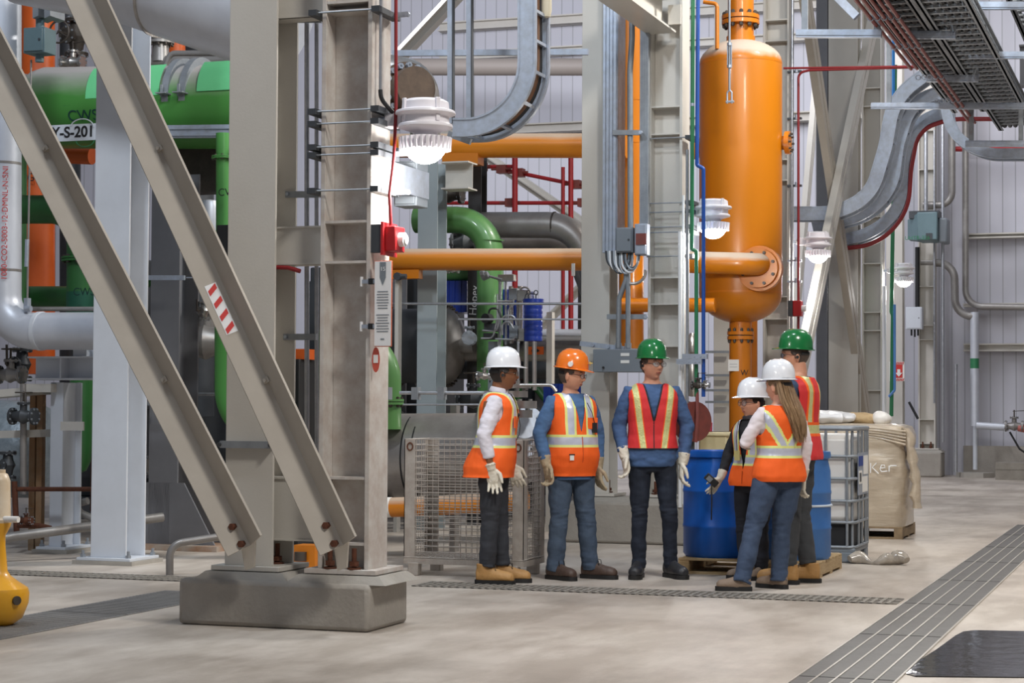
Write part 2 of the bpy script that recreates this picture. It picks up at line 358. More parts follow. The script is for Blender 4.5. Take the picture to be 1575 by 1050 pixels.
# girts of the far wall
GY = 41.15
def girt(px, py0, py1, x0, x1, lab):
    a, b = P(px, py0, GY), P(px, py1, GY); mb = MB(); hh = (a.z-b.z)
    mb.box((x0, GY, b.z), (x1, GY+.3, b.z+.03)); mb.box((x0, GY, a.z-.03), (x1, GY+.3, a.z)); mb.box((x0, GY+.12, b.z), (x1, GY+.15, a.z))
    mb.build('wall_girt', col_paint, label=lab, cat='girt', group='wall girts')
girt(1520, 358, 366, -4.3, 8, 'horizontal steel girt high on the far right wall')
girt(1520, 528, 540, -4.3, 8, 'horizontal steel girt at mid height on the far right wall')
girt(1520, 466, 471, -4.3, 8, 'thin horizontal rail above the middle girt on the far right wall')
girt(800, 26, 40, -16, -4.9, 'pale steel girt across the top of the wall behind the cable ladder')
girt(800, 190, 204, -16, -4.9, 'pale steel girt just above the upper orange pipe')
girt(800, 74, 86, -16, -4.9, 'galvanised rail above the far grey duct')
# ---- floor items
grate_m = M('trench_cover_stone', '62605D', .5, 0, '4A4846', 5, 1.1, .1, 30)
gx0, gx1 = -1.88, -1.38
mb = MB(); mb.box((gx0+.005, 4, -.05), (gx1-.005, 6, .006))
for k in (0, .2, .4, .6, .8, 1):
    x = gx0+(gx1-gx0)*k; mb.box((x-.0055, 4, .001), (x+.0055, 6, .010), 1)
mb.box((gx0, 4, .001), (gx1, 4.008, .008), 2)
g0 = mb.build('trench_cover', [grate_m, M('trench_rail_steel', 'BDB7AE', .35, .4), M('trench_joint', '3C3A38', .7)], label='dark cover panel of the long trench drain with pale steel rails', cat='drain cover', group='covers of the long trench drain')
for k in range(1, 10): dup(g0, None, (0, 2*k, 0))
# cross drain: two narrow perforated gratings
perf = M('perforated_grating', 'A39D94', .5, .2, '7C776F', 42, .35, .4, 50)
def perfgrate(x0, x1, y0, y1, lab):
    mb = MB(); n = int((x1-x0)/.06)
    mb.box((x0, y0, .001), (x1, y0+.02, .008)); mb.box((x0, y1-.02, .001), (x1, y1, .008)); mb.box((x0, y0, -.02), (x1, y1, .002), 1)
    for i in range(n): mb.box((x0+i*.06, y0, .002), (x0+i*.06+.028, y1, .007))
    m_ = (y0+y1)/2; mb.box((x0, m_-.01, .001), (x1, m_+.01, .008))
    mb.build('drain_grating', [perf, M('drain_void', '6E6962', .8)], label=lab, cat='drain grating')
perfgrate(-5.6, -1.92, 13.93, 14.33, 'narrow perforated floor grating running past the group\'s boots to the trench')
perfgrate(-9.4, -6.3, 13.62, 13.98, 'narrow perforated floor grating at the foot of the white column')
plate_m = M('floor_plate_steel', '8E8C8A', .5, .3, '767472', 8, .9, .3, 60)
for i, (y0, y1, lab) in enumerate(((9.2, 11.3, 'worn steel floor plate beside the yellow stand, nearest one'), (11.32, 12.9, 'worn steel floor plate left of the concrete pedestal, farther one'))):
    mb = MB(); mb.box((-7.15, y0, -.01), (-6.55, y1, .006))
    for k in range(int((y1-y0)/.05)): mb.box((-7.13, y0+.01+k*.05, .006), (-6.57, y0+.02+k*.05, .008))
    mb.build('floor_plate', plate_m, label=lab, cat='floor plate')
# wet steel pit cover, lower right
q = [FL(1408, 1041), FL(1394, 1037), FL(1393, 1031), FL(1405, 1022), FL(1440, 1000), FL(1470, 978), FL(1482, 972), FL(1500, 970), FL(1640, 973), FL(1720, 1044)]
mb = MB(); mb.prism([Vector((p.x, p.y, -.006)) for p in q], (0, 0, 1), .012)
wetm = M('wet_dark_steel', '2E2C2B', .06, .0, '201E1D', 4, 1.1, .15, 6)
mb.build('pit_cover', wetm, label='wet dark steel pit cover flush with the floor, beside the trench', cat='pit cover')
# ---------------------------------------------------------------- paired steel columns
YA = 11.12
XL0, XL1 = P(346, 800, YA).x, P(419, 800, YA).x
XR0, XR1 = P(489, 800, YA).x, P(567, 800, YA).x
TOP = 12.0
def bolt(mb, x, y, z, s=1, mi=0):
    mb.cyl((x, y, z), (x, y, z+.13*s), .016*s, 10, mi=mi); mb.cyl((x, y, z+.02*s), (x, y, z+.05*s), .032*s, 6, mi=mi); mb.cyl((x, y, z), (x, y, z+.012), .042*s, 14, mi=mi)
def pedestal(x0, x1, y0, y1, h, lab):
    t = thing('concrete_pedestal', ((x0+x1)/2, y0, 0), lab, 'pedestal')
    mb = MB(); c = .05
    mb.box((x0, y0, 0), (x1, y1, h)); mb.build('plinth', concrete, t, bevel=.03)
    for a, b in ((XL0, XL1), (XR0, XR1)):
        mb = MB(); e = .1
        lo = [(a-e-.06, y0+.03), (b+e+.06, y0+.03), (b+e+.06, y1-.05), (a-e-.06, y1-.05)]; hi = [(a-e, y0+.07), (b+e, y0+.07), (b+e, y1-.1), (a-e, y1-.1)]
        vs = [(x, y, h-.005) for x, y in lo]+[(x, y, h+.045) for x, y in hi]
        mb.add(vs, [(0, 3, 2, 1), (4, 5, 6, 7), (0, 1, 5, 4), (1, 2, 6, 5), (2, 3, 7, 6), (3, 0, 4, 7)], 0, False)
        mb.build('grout_pad', grout, t)
    return t
def hcol(kind, y, z0, lab, m, stiff=(), top=TOP, grp='steel columns on pedestals', xs=None):
    """kind L shows a flange to the front, kind R its web between two flanges"""
    a, b = xs if xs else ((XL0, XL1) if kind == 'L' else (XR0, XR1)); c = (a+b)/2; w = b-a
    t = thing('steel_column', (c, y, z0), lab, 'column', grp)
    mb = MB()
    if kind == 'L': hbeam(mb, (c, y+.16, z0), (c, y+.16, top), w, .32, .024, .015, (1, 0, 0))
    else: hbeam(mb, (c, y+.15, z0), (c, y+.15, top), .30, w, .03, .016, (0, 1, 0))
    mb.build('shaft', m, t, bevel=.003)
    mb = MB(); mb.box((a-.07, y-.05, z0-.03), (b+.07, y+.4, z0)); mb.build('base_plate', m, t, bevel=.003)
    for dx in ((.06, w-.06) if kind == 'L' else (.09, w-.09)):
        mb = MB(); bolt(mb, a+dx, y-.012 if kind == 'R' else y+.2 , z0); mb.build('anchor_bolt', rust, t)
    for z in stiff:
        mb = MB(); mb.box((a+.03, y+.004, z-.008), (b-.03, y+.142, z+.008)); mb.box((a+.03, y+.158, z-.008), (b-.03, y+.296, z+.008)); mb.build('stiffener', m, t)
    return t
zz = lambda py: P(520, py, YA).z
pedestal(P(273, 950, 10.98).x, P(567, 950, 10.98).x, 10.98, 11.62, .29, 'concrete pedestal in the foreground under the pair of braced columns')
ZA = .34+.03
hcol('L', YA, ZA, 'large foreground steel column showing its broad flange, left of the lamp column', col_paint)
hcol('R', YA, ZA, 'foreground steel column with open stiffened web carrying the nearest lamp', col_scuff, [zz(3), zz(17), zz(341), zz(403), zz(735), zz(836)])
def tie(y, z0, z1, lab, name='tie_beam'):
    mb = MB(); mb.box((XL1-.16, y+.12, z1-.012), (XR0, y+.28, z1)); mb.box((XL1-.16, y+.12, z0), (XR0, y+.28, z0+.012)); mb.box((XL1-.155, y+.13, z0), (XR0, y+.15, z1))
    mb.build(name, col_paint, label=lab, cat='beam')
tie(YA, zz(403), zz(343), 'short tie beam between the foreground columns at lamp height')
tie(YA, zz(836), zz(736), 'deep tie plate between the foreground columns just above their base')
tie(YA, zz(16), zz(-40), 'short tie beam between the foreground columns at the top of the view')

# braces
def brace(p0, p1, lab, leg=.172):
    p0, p1 = Vector(p0), Vector(p1); t = thing('diagonal_brace', p1, lab, 'brace', 'diagonal braces of the foreground columns')
    prof = [(0, -.0), (leg*.74, -leg*.5), (leg*.74+.009, -leg*.5+.012), (0, .016), (-leg*.74-.009, -leg*.5+.012), (-leg*.74, -leg*.5)]
    d = (p1-p0).normalized(); y = Vector((0, 1, 0)); y = (y-d*y.dot(d)).normalized()
    x = d.cross(y)
    mb = MB(); n = 6
    vs = [p+x*a+y*b for p in (p0, p1) for a, b in prof]
    mb.add(vs, [list(range(n))[::-1], list(range(n, 2*n))]+[(i, (i+1) % n, n+(i+1) % n, n+i) for i in range(n)], 0, False)
    mb.build('angle_section', M('brace_paint', 'B8B0A4', .5, 0, 'A39A8E', 3, 1) if 'brace_paint' not in MATS else MATS['brace_paint'], t)
    return t, p0, p1, d, x, y
def at_line(p0, p1, q): return p0.lerp(p1, q)
YB = YA-.30
b1 = brace(P(-60, -28, YB), P(385, 838, YB), 'long diagonal steel brace running down to the flange column, nearest the left edge')
b2 = brace(P(128, -30, YB), P(528, 838, YB), 'long diagonal steel brace running down to the lamp column, with a red chevron sticker')
for t, p0, p1, d, x, y in (b1, b2):
    for q in (.31, .72):
        c = p0.lerp(p1, q)+x*.0+y*(-.004)
        mb = MB(); mb.bar(c-x*.02, c+x*.02, .036, .036, y); mb.cyl(c-y*.03-x*.005, c-y*.01-x*.005, .011, 8); mb.build('stub', MATS['brace_paint'], t)
    g = p1+Vector((.01, .1, 0))
    mb = MB(); e = p1
    mb.prism([e+d*-.16+x*-.04+y*.05, e+d*-.10+x*.07+y*.05, e+Vector((.0, .0, -.14))+y*.05, e+Vector((-.06, 0, -.16))+y*.05], y, .02)
    mb.build('gusset_plate', MATS['brace_paint'], t)
    for k in (0, 1):
        c = p1-d*(.05+.1*k)-x*.03*(-1); c = p1-d*(.03+.12*k)-x*.035-y*.01
        mb = MB(); mb.cyl(c-y*.04, c+y*.03, .022, 6); mb.build('bolt', rust, t)
# red and white chevron sticker on second brace
t, p0, p1, d, x, y = b2
for k in range(4):
    al = (x*-.83-y*.56).normalized(); nrm = (x*.56-y*.83).normalized(); c = p0.lerp(p1, .555+.022*k)+al*.075+nrm*.004
    mb = MB(); mb.add([c-al*.03-d*.035, c-al*.03-d*.0, c+al*.03+d*.035, c+al*.03, c-al*.03-d*.035+nrm*.002, c-al*.03+nrm*.002, c+al*.03+d*.035+nrm*.002, c+al*.03+nrm*.002], [(0, 1, 2, 3), (7, 6, 5, 4), (0, 4, 5, 1), (1, 5, 6, 2), (2, 6, 7, 3), (3, 7, 4, 0)], 0, False); mb.build('warning_stripe', inkred, t)
nrm = (x*.56-y*.83).normalized(); al = (x*-.83-y*.56).normalized(); c = p0.lerp(p1, .588)+al*.075+nrm*.002
MB().bar(c-d*.17, c+d*.17, .075, .002, nrm).build('white_sticker', white, t)
# strap rods and clamps on the lamp column
def strap(py, y=YA):
    z = zz(py); t = thing('beam_clamp_rod', (XR0, y-.01, z), 'threaded clamp rod across the lamp column', 'clamp', None)
    mb = MB(); mb.cyl((XR0-.05, y-.022, z), (XR1+.06, y-.022, z), .006, 6); mb.build('rod', galv_dull, t)
    for xx in (XR0-.075, XR1+.01):
        mb = MB(); mb.box((xx, y-.045, z-.018), (xx+.055, y+.30, z+.018)); mb.build('channel', darkgrey, t)
    return t
for i, (py, lab) in enumerate(((19, 'topmost clamp rod across the lamp column'), (171, 'clamp rod behind the bracket of the nearest lamp, upper one'), (190, 'clamp rod behind the bracket of the nearest lamp, lower one'), (226, 'clamp rod just below the nearest lamp, upper of two'), (238, 'clamp rod just below the nearest lamp, lower of two'), (293, 'clamp rod above the red alarm box of the lamp column'))):
    strap(py)['label'] = lab
# conduits in the gap
for px, lab in ((472, 'steel conduit in the gap between the foreground columns, left one'), (487, 'steel conduit in the gap between the foreground columns, right one')):
    a = P(px, 20, YA+.33); b = P(px, 760, YA+.33)
    pipe('conduit', lab, [a, P(px, 330, YA+.33), b], .016 if px == 472 else .014, conduit, cat='conduit', n=10)
for px0, px1, py, lab in ((443, 495, 30, 'strut channel holding the two conduits at the top'), (440, 492, 299, 'strut channel holding the two conduits above the tie beam'), (437, 487, 518, 'strut channel holding the two conduits below the tie beam')):
    a = P(px0, py, YA+.29); b = P(px1, py, YA+.29); t = thing('strut_channel', a, lab, 'strut channel')
    mb = MB(); mb.bar(a, b, .03, .04); mb.build('rail', galv_dull, t); mb = MB(); mb.cyl(a+Vector((.02, -.03, 0)), a+Vector((.02, 0, 0)), .011, 6); mb.build('bolt', galv, t)
a, b = P(340, 683, YA-.02), P(419, 684, YA-.02)
t = thing('strut_channel', a, 'dark strut channel strapped across the broad flange column, low down', 'strut channel')
mb = MB(); mb.bar(a, b, .04, .045); mb.build('rail', galv_dull, t); mb = MB(); mb.cyl(a+Vector((0, -.04, 0)), a+Vector((0, .02, 0)), .014, 8); mb.cyl(b+Vector((0, -.04, 0)), b+Vector((0, .02, 0)), .014, 8); mb.build('bolt', darkgrey, t)
a, b = P(425, 411, YA+.1), P(462, 417, YA+.12)
MB().tube([a, a.lerp(b, .5)+Vector((0, 0, .01)), b], .014, 8).build('tape_scrap', redpipe, label='torn end of red barrier tape hanging under the tie beam', cat='tape')
# ---------------------------------------------------------------- lamps
LAMPS = []
def lamp(c, lab, en, src=None):
    """c = centre of the diffuser rim"""
    if LAMPS:
        t = dup(LAMPS[0], None, Vector(c)-ORG[LAMPS[0].name], lab, 'wall mounted hall lamps'); return t
    t = thing('bulkhead_lamp', c, lab, 'lamp', 'wall mounted hall lamps'); c = Vector(c); LAMPS.append(t)
    mb = MB(); mb.lathe([(.0, .20), (.12, .205), (.145, .19), (.15, .14), (.185, .135), (.19, .115), (.15, .10), (.15, .06), (.17, .05), (.172, .03), (.12, .015), (.08, 0), (.07, -.035), (0, -.035)], c+Vector((0, 0, .08)), n=32)
    for k in range(4):
        a = k*math.pi/2+.9; mb.bar(c+Vector((math.cos(a)*.15, math.sin(a)*.15, .14)), c+Vector((math.cos(a)*.15, math.sin(a)*.15, .285)), .03, .02, (math.cos(a), math.sin(a), 0))
    mb.build('housing', lamp_body, t, bevel=.004)
    mb = MB(); mb.lathe([(.0, .058), (.13, .055), (.14, .045), (.14, -.02), (.12, -.035), (0, -.035)], c, n=32)
    for k in range(28):
        a = 2*math.pi*k/28; u = Vector((math.cos(a), math.sin(a), 0)); mb.bar(c+u*.145+Vector((0, 0, -.03)), c+u*.15+Vector((0, 0, .05)), .012, .034, u)
    mb.build('heat_sink', lamp_body, t)
    mb = MB(); mb.lathe([(.128, -.03), (.122, -.045), (.10, -.075), (.065, -.10), (.03, -.112), (.0, -.115)], c, n=28); mb.build('diffuser', lamp_glow, t)
    mb = MB(); mb.box(c+Vector((-.26, -.05, .12)), c+Vector((-.14, .05, .215))); mb.cyl(c+Vector((-.2, 0, .165)), c+Vector((-.28, 0, .165)), .035, 12); mb.build('mounting_bracket', lamp_body, t, bevel=.008)
    l = bpy.data.lights.new('lamp_light', 'POINT'); l.energy = en; l.shadow_soft_size = .09; l.color = (1, .97, .93)
    o = bpy.data.objects.new('lamp_light', l); COL.objects.link(o); o.parent = t; o.location = (0, 0, -.24)
    return t
def LP(px, py, X): return PX(px, py, X)
lc = P(654, 224, YA+.15)
lamp(lc, 'white bulkhead lamp glowing on the foreground column, nearest and largest', 75)
LX = lc.x
# alarm box, sign, conduits on the nearest column
def onright(px, py): return PX(px, py, XR1+.03)
t = thing('fire_alarm_box', onright(600, 395), 'red fire alarm box on the foreground lamp column', 'alarm', 'red alarm boxes on columns')
c = PX(598, 370, XR1+.06); x0 = XR1
mb = MB(); mb.box((x0, YA+.0, c.z-.085), (x0+.07, YA+.04, c.z+.09)); mb.build('channel_bracket', darkgrey, t)
mb = MB(); mb.box((x0+.07, YA-.01, c.z-.10), (x0+.085, YA+.22, c.z+.105)); mb.build('back_plate', red, t)
mb = MB(); mb.box((x0+.085, YA+.02, c.z-.075), (x0+.155, YA+.18, c.z+.08)); mb.build('box_body', red, t, bevel=.006)
mb = MB(); mb.cyl((x0+.155, YA+.10, c.z), (x0+.19, YA+.10, c.z), .045, 16); mb.cyl((x0+.19, YA+.10, c.z), (x0+.2, YA+.10, c.z), .03, 16); mb.build('dial', white, t)
pipe('red_conduit', 'red conduit dropping past the nearest lamp into the alarm box', [PX(609, -40, XR1+.12), PX(609, 170, XR1+.12), PX(606, 240, XR1+.12), PX(599, 300, XR1+.11), PX(601, 347, XR1+.11)], .011, redpipe, cat='conduit', n=10)
pipe('conduit', 'slim steel conduit feeding the nearest lamp from above', [PX(586, -40, XR1+.045), PX(585, 138, XR1+.045)], .010, conduit, cat='conduit', n=10)
a = [PX(585, 138, XR1+.045), PX(586, 152, XR1+.05), PX(597, 165, XR1+.08), PX(606, 175, XR1+.1)]
pipe('flexible_conduit', 'short black flexible conduit curving into the nearest lamp', a, .014, dark, cat='conduit', n=10, bend=.08)
for py, lab in ((19, 'small conduit clip arm near the top of the lamp column'), (234, 'small conduit clip arm below the nearest lamp'), (294, 'small conduit clip arm above the alarm box')):
    p = PX(590, py, XR1+.02); t = thing('conduit_clip', p, lab, 'clip'); mb = MB(); mb.bar(p+Vector((0, .1, 0)), p+Vector((.13, .1, 0)), .02, .03); mb.build('arm', galv, t); mb = MB(); mb.cyl(p+Vector((.12, .085, 0)), p+Vector((.12, .115, 0)), .016, 10); mb.build('clip', galv, t)
# tall white notice
xs = XR1+.10; p0 = P(577, 401, YA-.02); p1 = P(603, 533, YA-.02)
t = thing('notice_board', ((p0.x+p1.x)/2, YA-.02, p1.z), 'tall narrow white notice with orange edge below the alarm box', 'sign')
cx = (p0.x+p1.x)/2; ww = (p1.x-p0.x)/2; zt, zb = p0.z, p1.z
mb = MB(); mb.box((cx-ww, YA-.03, zb), (cx+ww, YA-.018, zt)); mb.build('orange_backing', M('orange_edge', 'C4674A', .5), t, bevel=.004)
mb = MB(); mb.box((cx-ww+.004, YA-.034, zb+.005), (cx+ww-.004, YA-.031, zt-.005)); mb.build('white_face', white, t)
h = zt-zb
mb = MB(); mb.prism([(cx-.02, YA-.035, zt-.01), (cx+.02, YA-.035, zt-.01), (cx+.02, YA-.035, zt-h*.2), (cx, YA-.035, zt-h*.29), (cx-.02, YA-.035, zt-h*.2)], (0, -1, 0), .001); mb.build('grey_arrow_panel', boxgrey, t)
mb = MB(); rr = random.Random(3)
for k in range(7):
    wv = ww*(.55+.2*rr.random()); z = zt-h*(.36+.032*k); mb.box((cx-wv, YA-.036, z-.003), (cx+wv, YA-.0345, z+.002))
for k in range(7):
    wv = ww*(.55+.2*rr.random()); z = zt-h*(.63+.032*k); mb.box((cx-wv, YA-.036, z-.003), (cx+wv, YA-.0345, z+.002))
mb.box((cx-.012, YA-.036, zb+h*.08), (cx+.012, YA-.0345, zb+h*.095)); mb.build('small_print', boxgrey, t)
text('15', 'numerals', (cx, YA-.0365, zt-h*.1), (1, 0, 0), (0, 0, 1), .035, white, t)
for py in (433, 502):
    z = P(577, py, YA).z; mb = MB(); mb.box((XR1-.05, YA-.03, z-.012), (cx-ww+.01, YA-.012, z+.012)); mb.box((XR1-.055, YA-.032, z-.03), (XR1-.045, YA-.01, z+.03), 1); mb.box((XR1-.0, YA-.034, z-.018), (XR1+.03, YA-.008, z+.018), 2); mb.build('clamp', [galv, white, dark], t)
# oval sticker
c = P(578, 553, YA-.004); mb = MB(); mb.prism([c+Vector((math.cos(a*math.pi/12)*.026, 0, math.sin(a*math.pi/12)*.078)) for a in range(24)], (0, 1, 0), .003)
t = thing('oval_sticker', c, 'small oval red sticker below the tall white notice', 'sticker'); mb.build('red_oval', M('sticker_red', 'CC5A48', .5), t)
mb = MB(); mb.box(c+Vector((-.015, -.003, -.02)), c+Vector((.015, 0, .03))); mb.build('white_patch', paper, t)
# grey junction panel beyond the alarm box
def encl(name, lab, lo, hi, m, door=True, cat='electrical box', plates=0):
    t = thing(name, ((lo[0]+hi[0])/2, lo[1], lo[2]), lab, cat)
    mb = MB(); mb.box(lo, hi); mb.build('cabinet', m, t, bevel=.006)
    if door:
        g = .02*(hi[0]-lo[0])/.4+.004; mb = MB(); mb.box((lo[0]+g, lo[1]-.014, lo[2]+g), (hi[0]-g, lo[1], hi[2]-g)); mb.build('cover', m, t, bevel=.004)
        mb = MB(); mb.cyl((hi[0]-g*3, lo[1]-.02, (lo[2]+hi[2])/2), (hi[0]-g*3, lo[1]-.014, (lo[2]+hi[2])/2), .012, 10); mb.build('latch', darkgrey, t)
    for k in range(plates):
        zc = lo[2]+(hi[2]-lo[2])*(.75-.3*k); xc = (lo[0]+hi[0])/2; mb = MB(); w = (hi[0]-lo[0])*.16; mb.box((xc-w, lo[1]-.018, zc-w*.45), (xc+w, lo[1]-.014, zc+w*.45)); mb.build('name_plate', paper, t)
    return t
def boxpx(px0, py0, px1, py1, Y, dy):
    a, b = P(px0, py0, Y), P(px1, py1, Y); return (a.x, Y, b.z), (b.x, Y+dy, a.z)
lo, hi = boxpx(606, 248, 641, 316, YA+.75, .2); t = encl('junction_box', 'light grey panel box between the nearest lamp and the grey post', lo, hi, boxgrey, True, plates=1); mb = MB(); mb.box((XR1-.004, YA+.28, lo[2]+.06), (XR1+.012, YA+.95, hi[2]-.06)); mb.box((XR1, YA+.9, lo[2]+.06), (lo[0]+.01, YA+.93, hi[2]-.06)); mb.build('bracket', galv, t)
# ---------------------------------------------------------------- second, third, fourth and fifth pairs of columns
def pair(y, tag_, stiff, hp=.42, x0=None, grp='steel columns on pedestals', ped=True, top=TOP, sh=0):
    if ped: pedestal(XL0-.25, XR1+.13, y-.14, y+.5, hp, 'concrete pedestal under '+tag_)
    hcol('L', y, hp+.08, 'flange face steel column of '+tag_, col_paint, top=top, xs=(XL0-sh*1.5, XL1-sh*1.9))
    hcol('R', y, hp+.08, 'open web steel column of '+tag_, col_paint, stiff, top=top, xs=(XR0-sh*.6, XR1-sh*.4))
YB2 = PX(1053, 500, XR1).y
zb = lambda py: P(1040, py, YB2).z
pair(YB2, 'the pair behind the green helmeted man', [zb(163), zb(205), zb(426), zb(467), zb(532), zb(700), zb(766)], sh=.07)
YC = PX(1214, 500, XR1).y
zc_ = lambda py: P(1200, py, YC).z
pair(YC, 'the pair right of the orange tank', [zc_(30), zc_(62), zc_(245), zc_(277), zc_(456), zc_(490)])
YD = PX(1357, 500, XR1).y
zd = lambda py: P(1340, py, YD).z
pair(YD, 'the pair with the farthest lamp', [zd(135), zd(163), zd(333), zd(405), zd(480), zd(508), zd(600)], .35)
YE = 40.2
ze = lambda py: P(1440, py, YE).z
pair(YE, 'the pair against the far wall', [ze(k) for k in (200, 260, 350, 440, 500, 522, 645, 682)], .5)
for k, (px, py, lab) in enumerate(((1097, 350, 'white bulkhead lamp in front of the orange tank'), (1258, 391, 'white bulkhead lamp above the tall green helmeted man'), (1390, 431, 'white bulkhead lamp farthest away, smallest one'))):
    Y = (YB2, YC, YD)[k]+.15; p = P(px, py, Y); lamp((p.x, p.y, p.z), lab, 60)
    n = ('beside the orange tank', 'right of the orange tank', 'in the far bay')[k]
    mb = MB(); z = p.z+.165; t = thing('lamp_arm', (XR1, Y, z), 'steel arm carrying the lamp '+n, 'bracket', 'lamp arms')
    mb.box((XR1-.02, Y-.03, z-.02), (p.x-.2, Y+.03, z+.02)); mb.build('channel', galv, t)
mb = MB(); mb.box((XR1-.02, YA+.1, lc.z+.145), (lc.x-.2, YA+.2, lc.z+.185)); mb.build('lamp_arm', galv, label='steel arm carrying the nearest lamp', cat='bracket', group='lamp arms')
# clamp rods on column B
for py, lab in ((212, 'clamp rod across the second web column, topmost'), (312, 'clamp rod across the second web column behind its lamp, upper'), (326, 'clamp rod across the second web column behind its lamp, lower'), (349, 'clamp rod across the second web column under its lamp, upper'), (357, 'clamp rod across the second web column under its lamp, lower'), (394, 'clamp rod across the second web column above the stiffeners')):
    z = zb(py); t = thing('beam_clamp_rod', (XR0, YB2-.01, z), lab, 'clamp'); mb = MB(); mb.cyl((XR0-.05, YB2-.02, z), (XR1+.05, YB2-.02, z), .007, 6); mb.build('rod', galv_dull, t)
    mb = MB(); mb.box((XR1+.01, YB2-.04, z-.02), (XR1+.09, YB2+.25, z+.02)); mb.build('channel', darkgrey, t)
# beam running back at the top of column B


mb = MB(); zt = P(1030, 5, YB2-.2).z
hbeam(mb, (XR0+.1, YB2-7, zb(24)), (XR0+.1, YB2-.02, zb(24)), .3, .36, .02, .014, (1, 0, 0)); 
t = thing('crane_beam', (XR0+.1, YB2-.02, zb(24)), 'long steel beam overhead running forward from the second web column', 'beam'); mb.build('beam', col_paint, t)
mb = MB(); mb.box((XR0+.17, YB2-.03, zb(38)), (XR0+.3, YB2-.0, zb(8))); mb.build('end_plate', col_paint, t)
# ---------------------------------------------------------------- columns at left
def simple_col(x0px, x1px, pyb, Y, top, lab, m, d=.3, plate=True, facing='L'):
    a, b = P(x0px, pyb, Y), P(x1px, pyb, Y); w = b.x-a.x; c = (a.x+b.x)/2
    t = thing('steel_column', (c, Y, 0), lab, 'column')
    mb = MB(); z0 = .06 if plate else 0; hbeam(mb, (c, Y+d/2, z0), (c, Y+d/2, top), w, d, .022, .014, (1, 0, 0)); mb.build('shaft', m, t, bevel=.003)
    if plate:
        mb = MB(); mb.box((a.x-.12, Y-.1, 0), (b.x+.12, Y+d+.1, .035)); mb.build('grout_pad', grout, t); mb = MB(); mb.box((a.x-.09, Y-.08, .035), (b.x+.09, Y+d+.08, .06)); mb.build('base_plate', m, t, bevel=.003)
        for dx, dy in ((-.05, -.04), (w+.05, -.04), (-.05, d+.04), (w+.05, d+.04)):
            mb = MB(); mb.cyl((a.x+dx, Y+dy, .06), (a.x+dx, Y+dy, .12), .014, 8); mb.cyl((a.x+dx, Y+dy, .06), (a.x+dx, Y+dy, .085), .026, 6); mb.build('anchor_bolt', galv_dull, t)
    return t
simple_col(139, 193, 860, 14.85, 6.5, 'white steel column between the brace and the silver pipe', white_steel, .34)
simple_col(75, 94, 845, 15.8, P(100, 588, 15.8).z, 'short white post under the white support beam', white_steel, .34)
a, b = P(42, 548, 15.7), P(141, 584, 15.7)
mb = MB(); hbeam(mb, (a.x, 15.85, (a.z+b.z)/2), (b.x+.2, 15.85, (a.z+b.z)/2), .3, a.z-b.z, .016, .012, (0, 1, 0)); t = thing('support_beam', (a.x, 15.85, b.z), 'white support beam under the silver pipe', 'beam')
mb.build('beam', white_steel, t); mb = MB(); xw = P(92, 560, 15.7).x; mb.box((xw, 15.7, b.z+.015), (xw+.012, 16, a.z-.015)); mb.build('stiffener', white_steel, t)
a, b = P(113, 502, 15.7), P(138, 547, 15.7); mb = MB(); hbeam(mb, ((a.x+b.x)/2-.05, 15.85, b.z), ((a.x+b.x)/2-.05, 15.85, a.z), .14, .2, .01, .01, (1, 0, 0)); mb.build('pipe_stool', white_steel, label='stub post between the support beam and the silver pipe', cat='post')
# dark flared column
Yf = 16.6; a, b = P(229, 700, Yf), P(273, 700, Yf); zf = P(250, 742, Yf).z; xl, xr = P(190, 830, Yf).x, P(330, 830, Yf).x
t = thing('flared_column', ((a.x+b.x)/2, Yf, 0), 'dark grey steel column with flared gusset base behind the brace', 'column')
mb = MB(); hbeam(mb, ((a.x+b.x)/2, Yf+.2, .05), ((a.x+b.x)/2, Yf+.2, P(250, 262, Yf).z), b.x-a.x, .4, .022, .014, (1, 0, 0)); mb.build('shaft', dark_steel, t)
for dy in (-.0, .38):
    mb = MB(); mb.prism([(xl, Yf+dy, .05), (xr, Yf+dy, .05), (b.x+.07, Yf+dy, zf), (a.x-.07, Yf+dy, zf)], (0, 1, 0), .02); mb.build('gusset', dark_steel, t)
mb = MB(); mb.box((xl-.2, Yf-.15, 0), (xr+.1, Yf+.55, .05)); mb.build('base_plate', M('rust_edged_plate', 'A49C92', .6, 0, '9A6A44', 4, .5), t)
# grey post behind the lamp column
Yg = 20.3
a, b = P(641, 600, Yg), P(671, 600, Yg)
mb = MB(); hbeam(mb, ((a.x+b.x)/2, Yg+.15, 0), ((a.x+b.x)/2, Yg+.15, P(650, 248, Yg).z), b.x-a.x, .3, .018, .012, (1, 0, 0)); mb.build('steel_post', M('blue_grey_paint', '9FA9AC', .5, 0, '929B9E', 4, 1), label='blue grey steel post just right of the alarm box', cat='post')
a, b = P(672, 247, Yg-.1), P(715, 288, Yg-.1); mb = MB(); hbeam(mb, (a.x+.01, Yg+.15, (a.z+b.z)/2), (b.x, Yg+.15, (a.z+b.z)/2), .3, a.z-b.z, .016, .012, (0, 1, 0)); mb.build('bracket_beam', col_paint, label='short beam end under the upper orange pipe', cat='beam')
# black marked post
Yk = 21.4; a, b = P(719, 500, Yk), P(739, 500, Yk); t = thing('black_post', ((a.x+b.x)/2, Yk, 0), 'black steel post with white paint marks beside the green pipe', 'post')
mb = MB(); hbeam(mb, ((a.x+b.x)/2, Yk+.1, 0), ((a.x+b.x)/2, Yk+.1, P(730, 235, Yk).z), b.x-a.x, .2, .014, .01, (1, 0, 0)); mb.build('shaft', black_steel, t)
text('Hopey', 'paint_mark', ((a.x+b.x)/2, Yk-.004, P(730, 462, Yk).z), (0.08, 0, 1), (-1, 0, .08), .13, white, t)
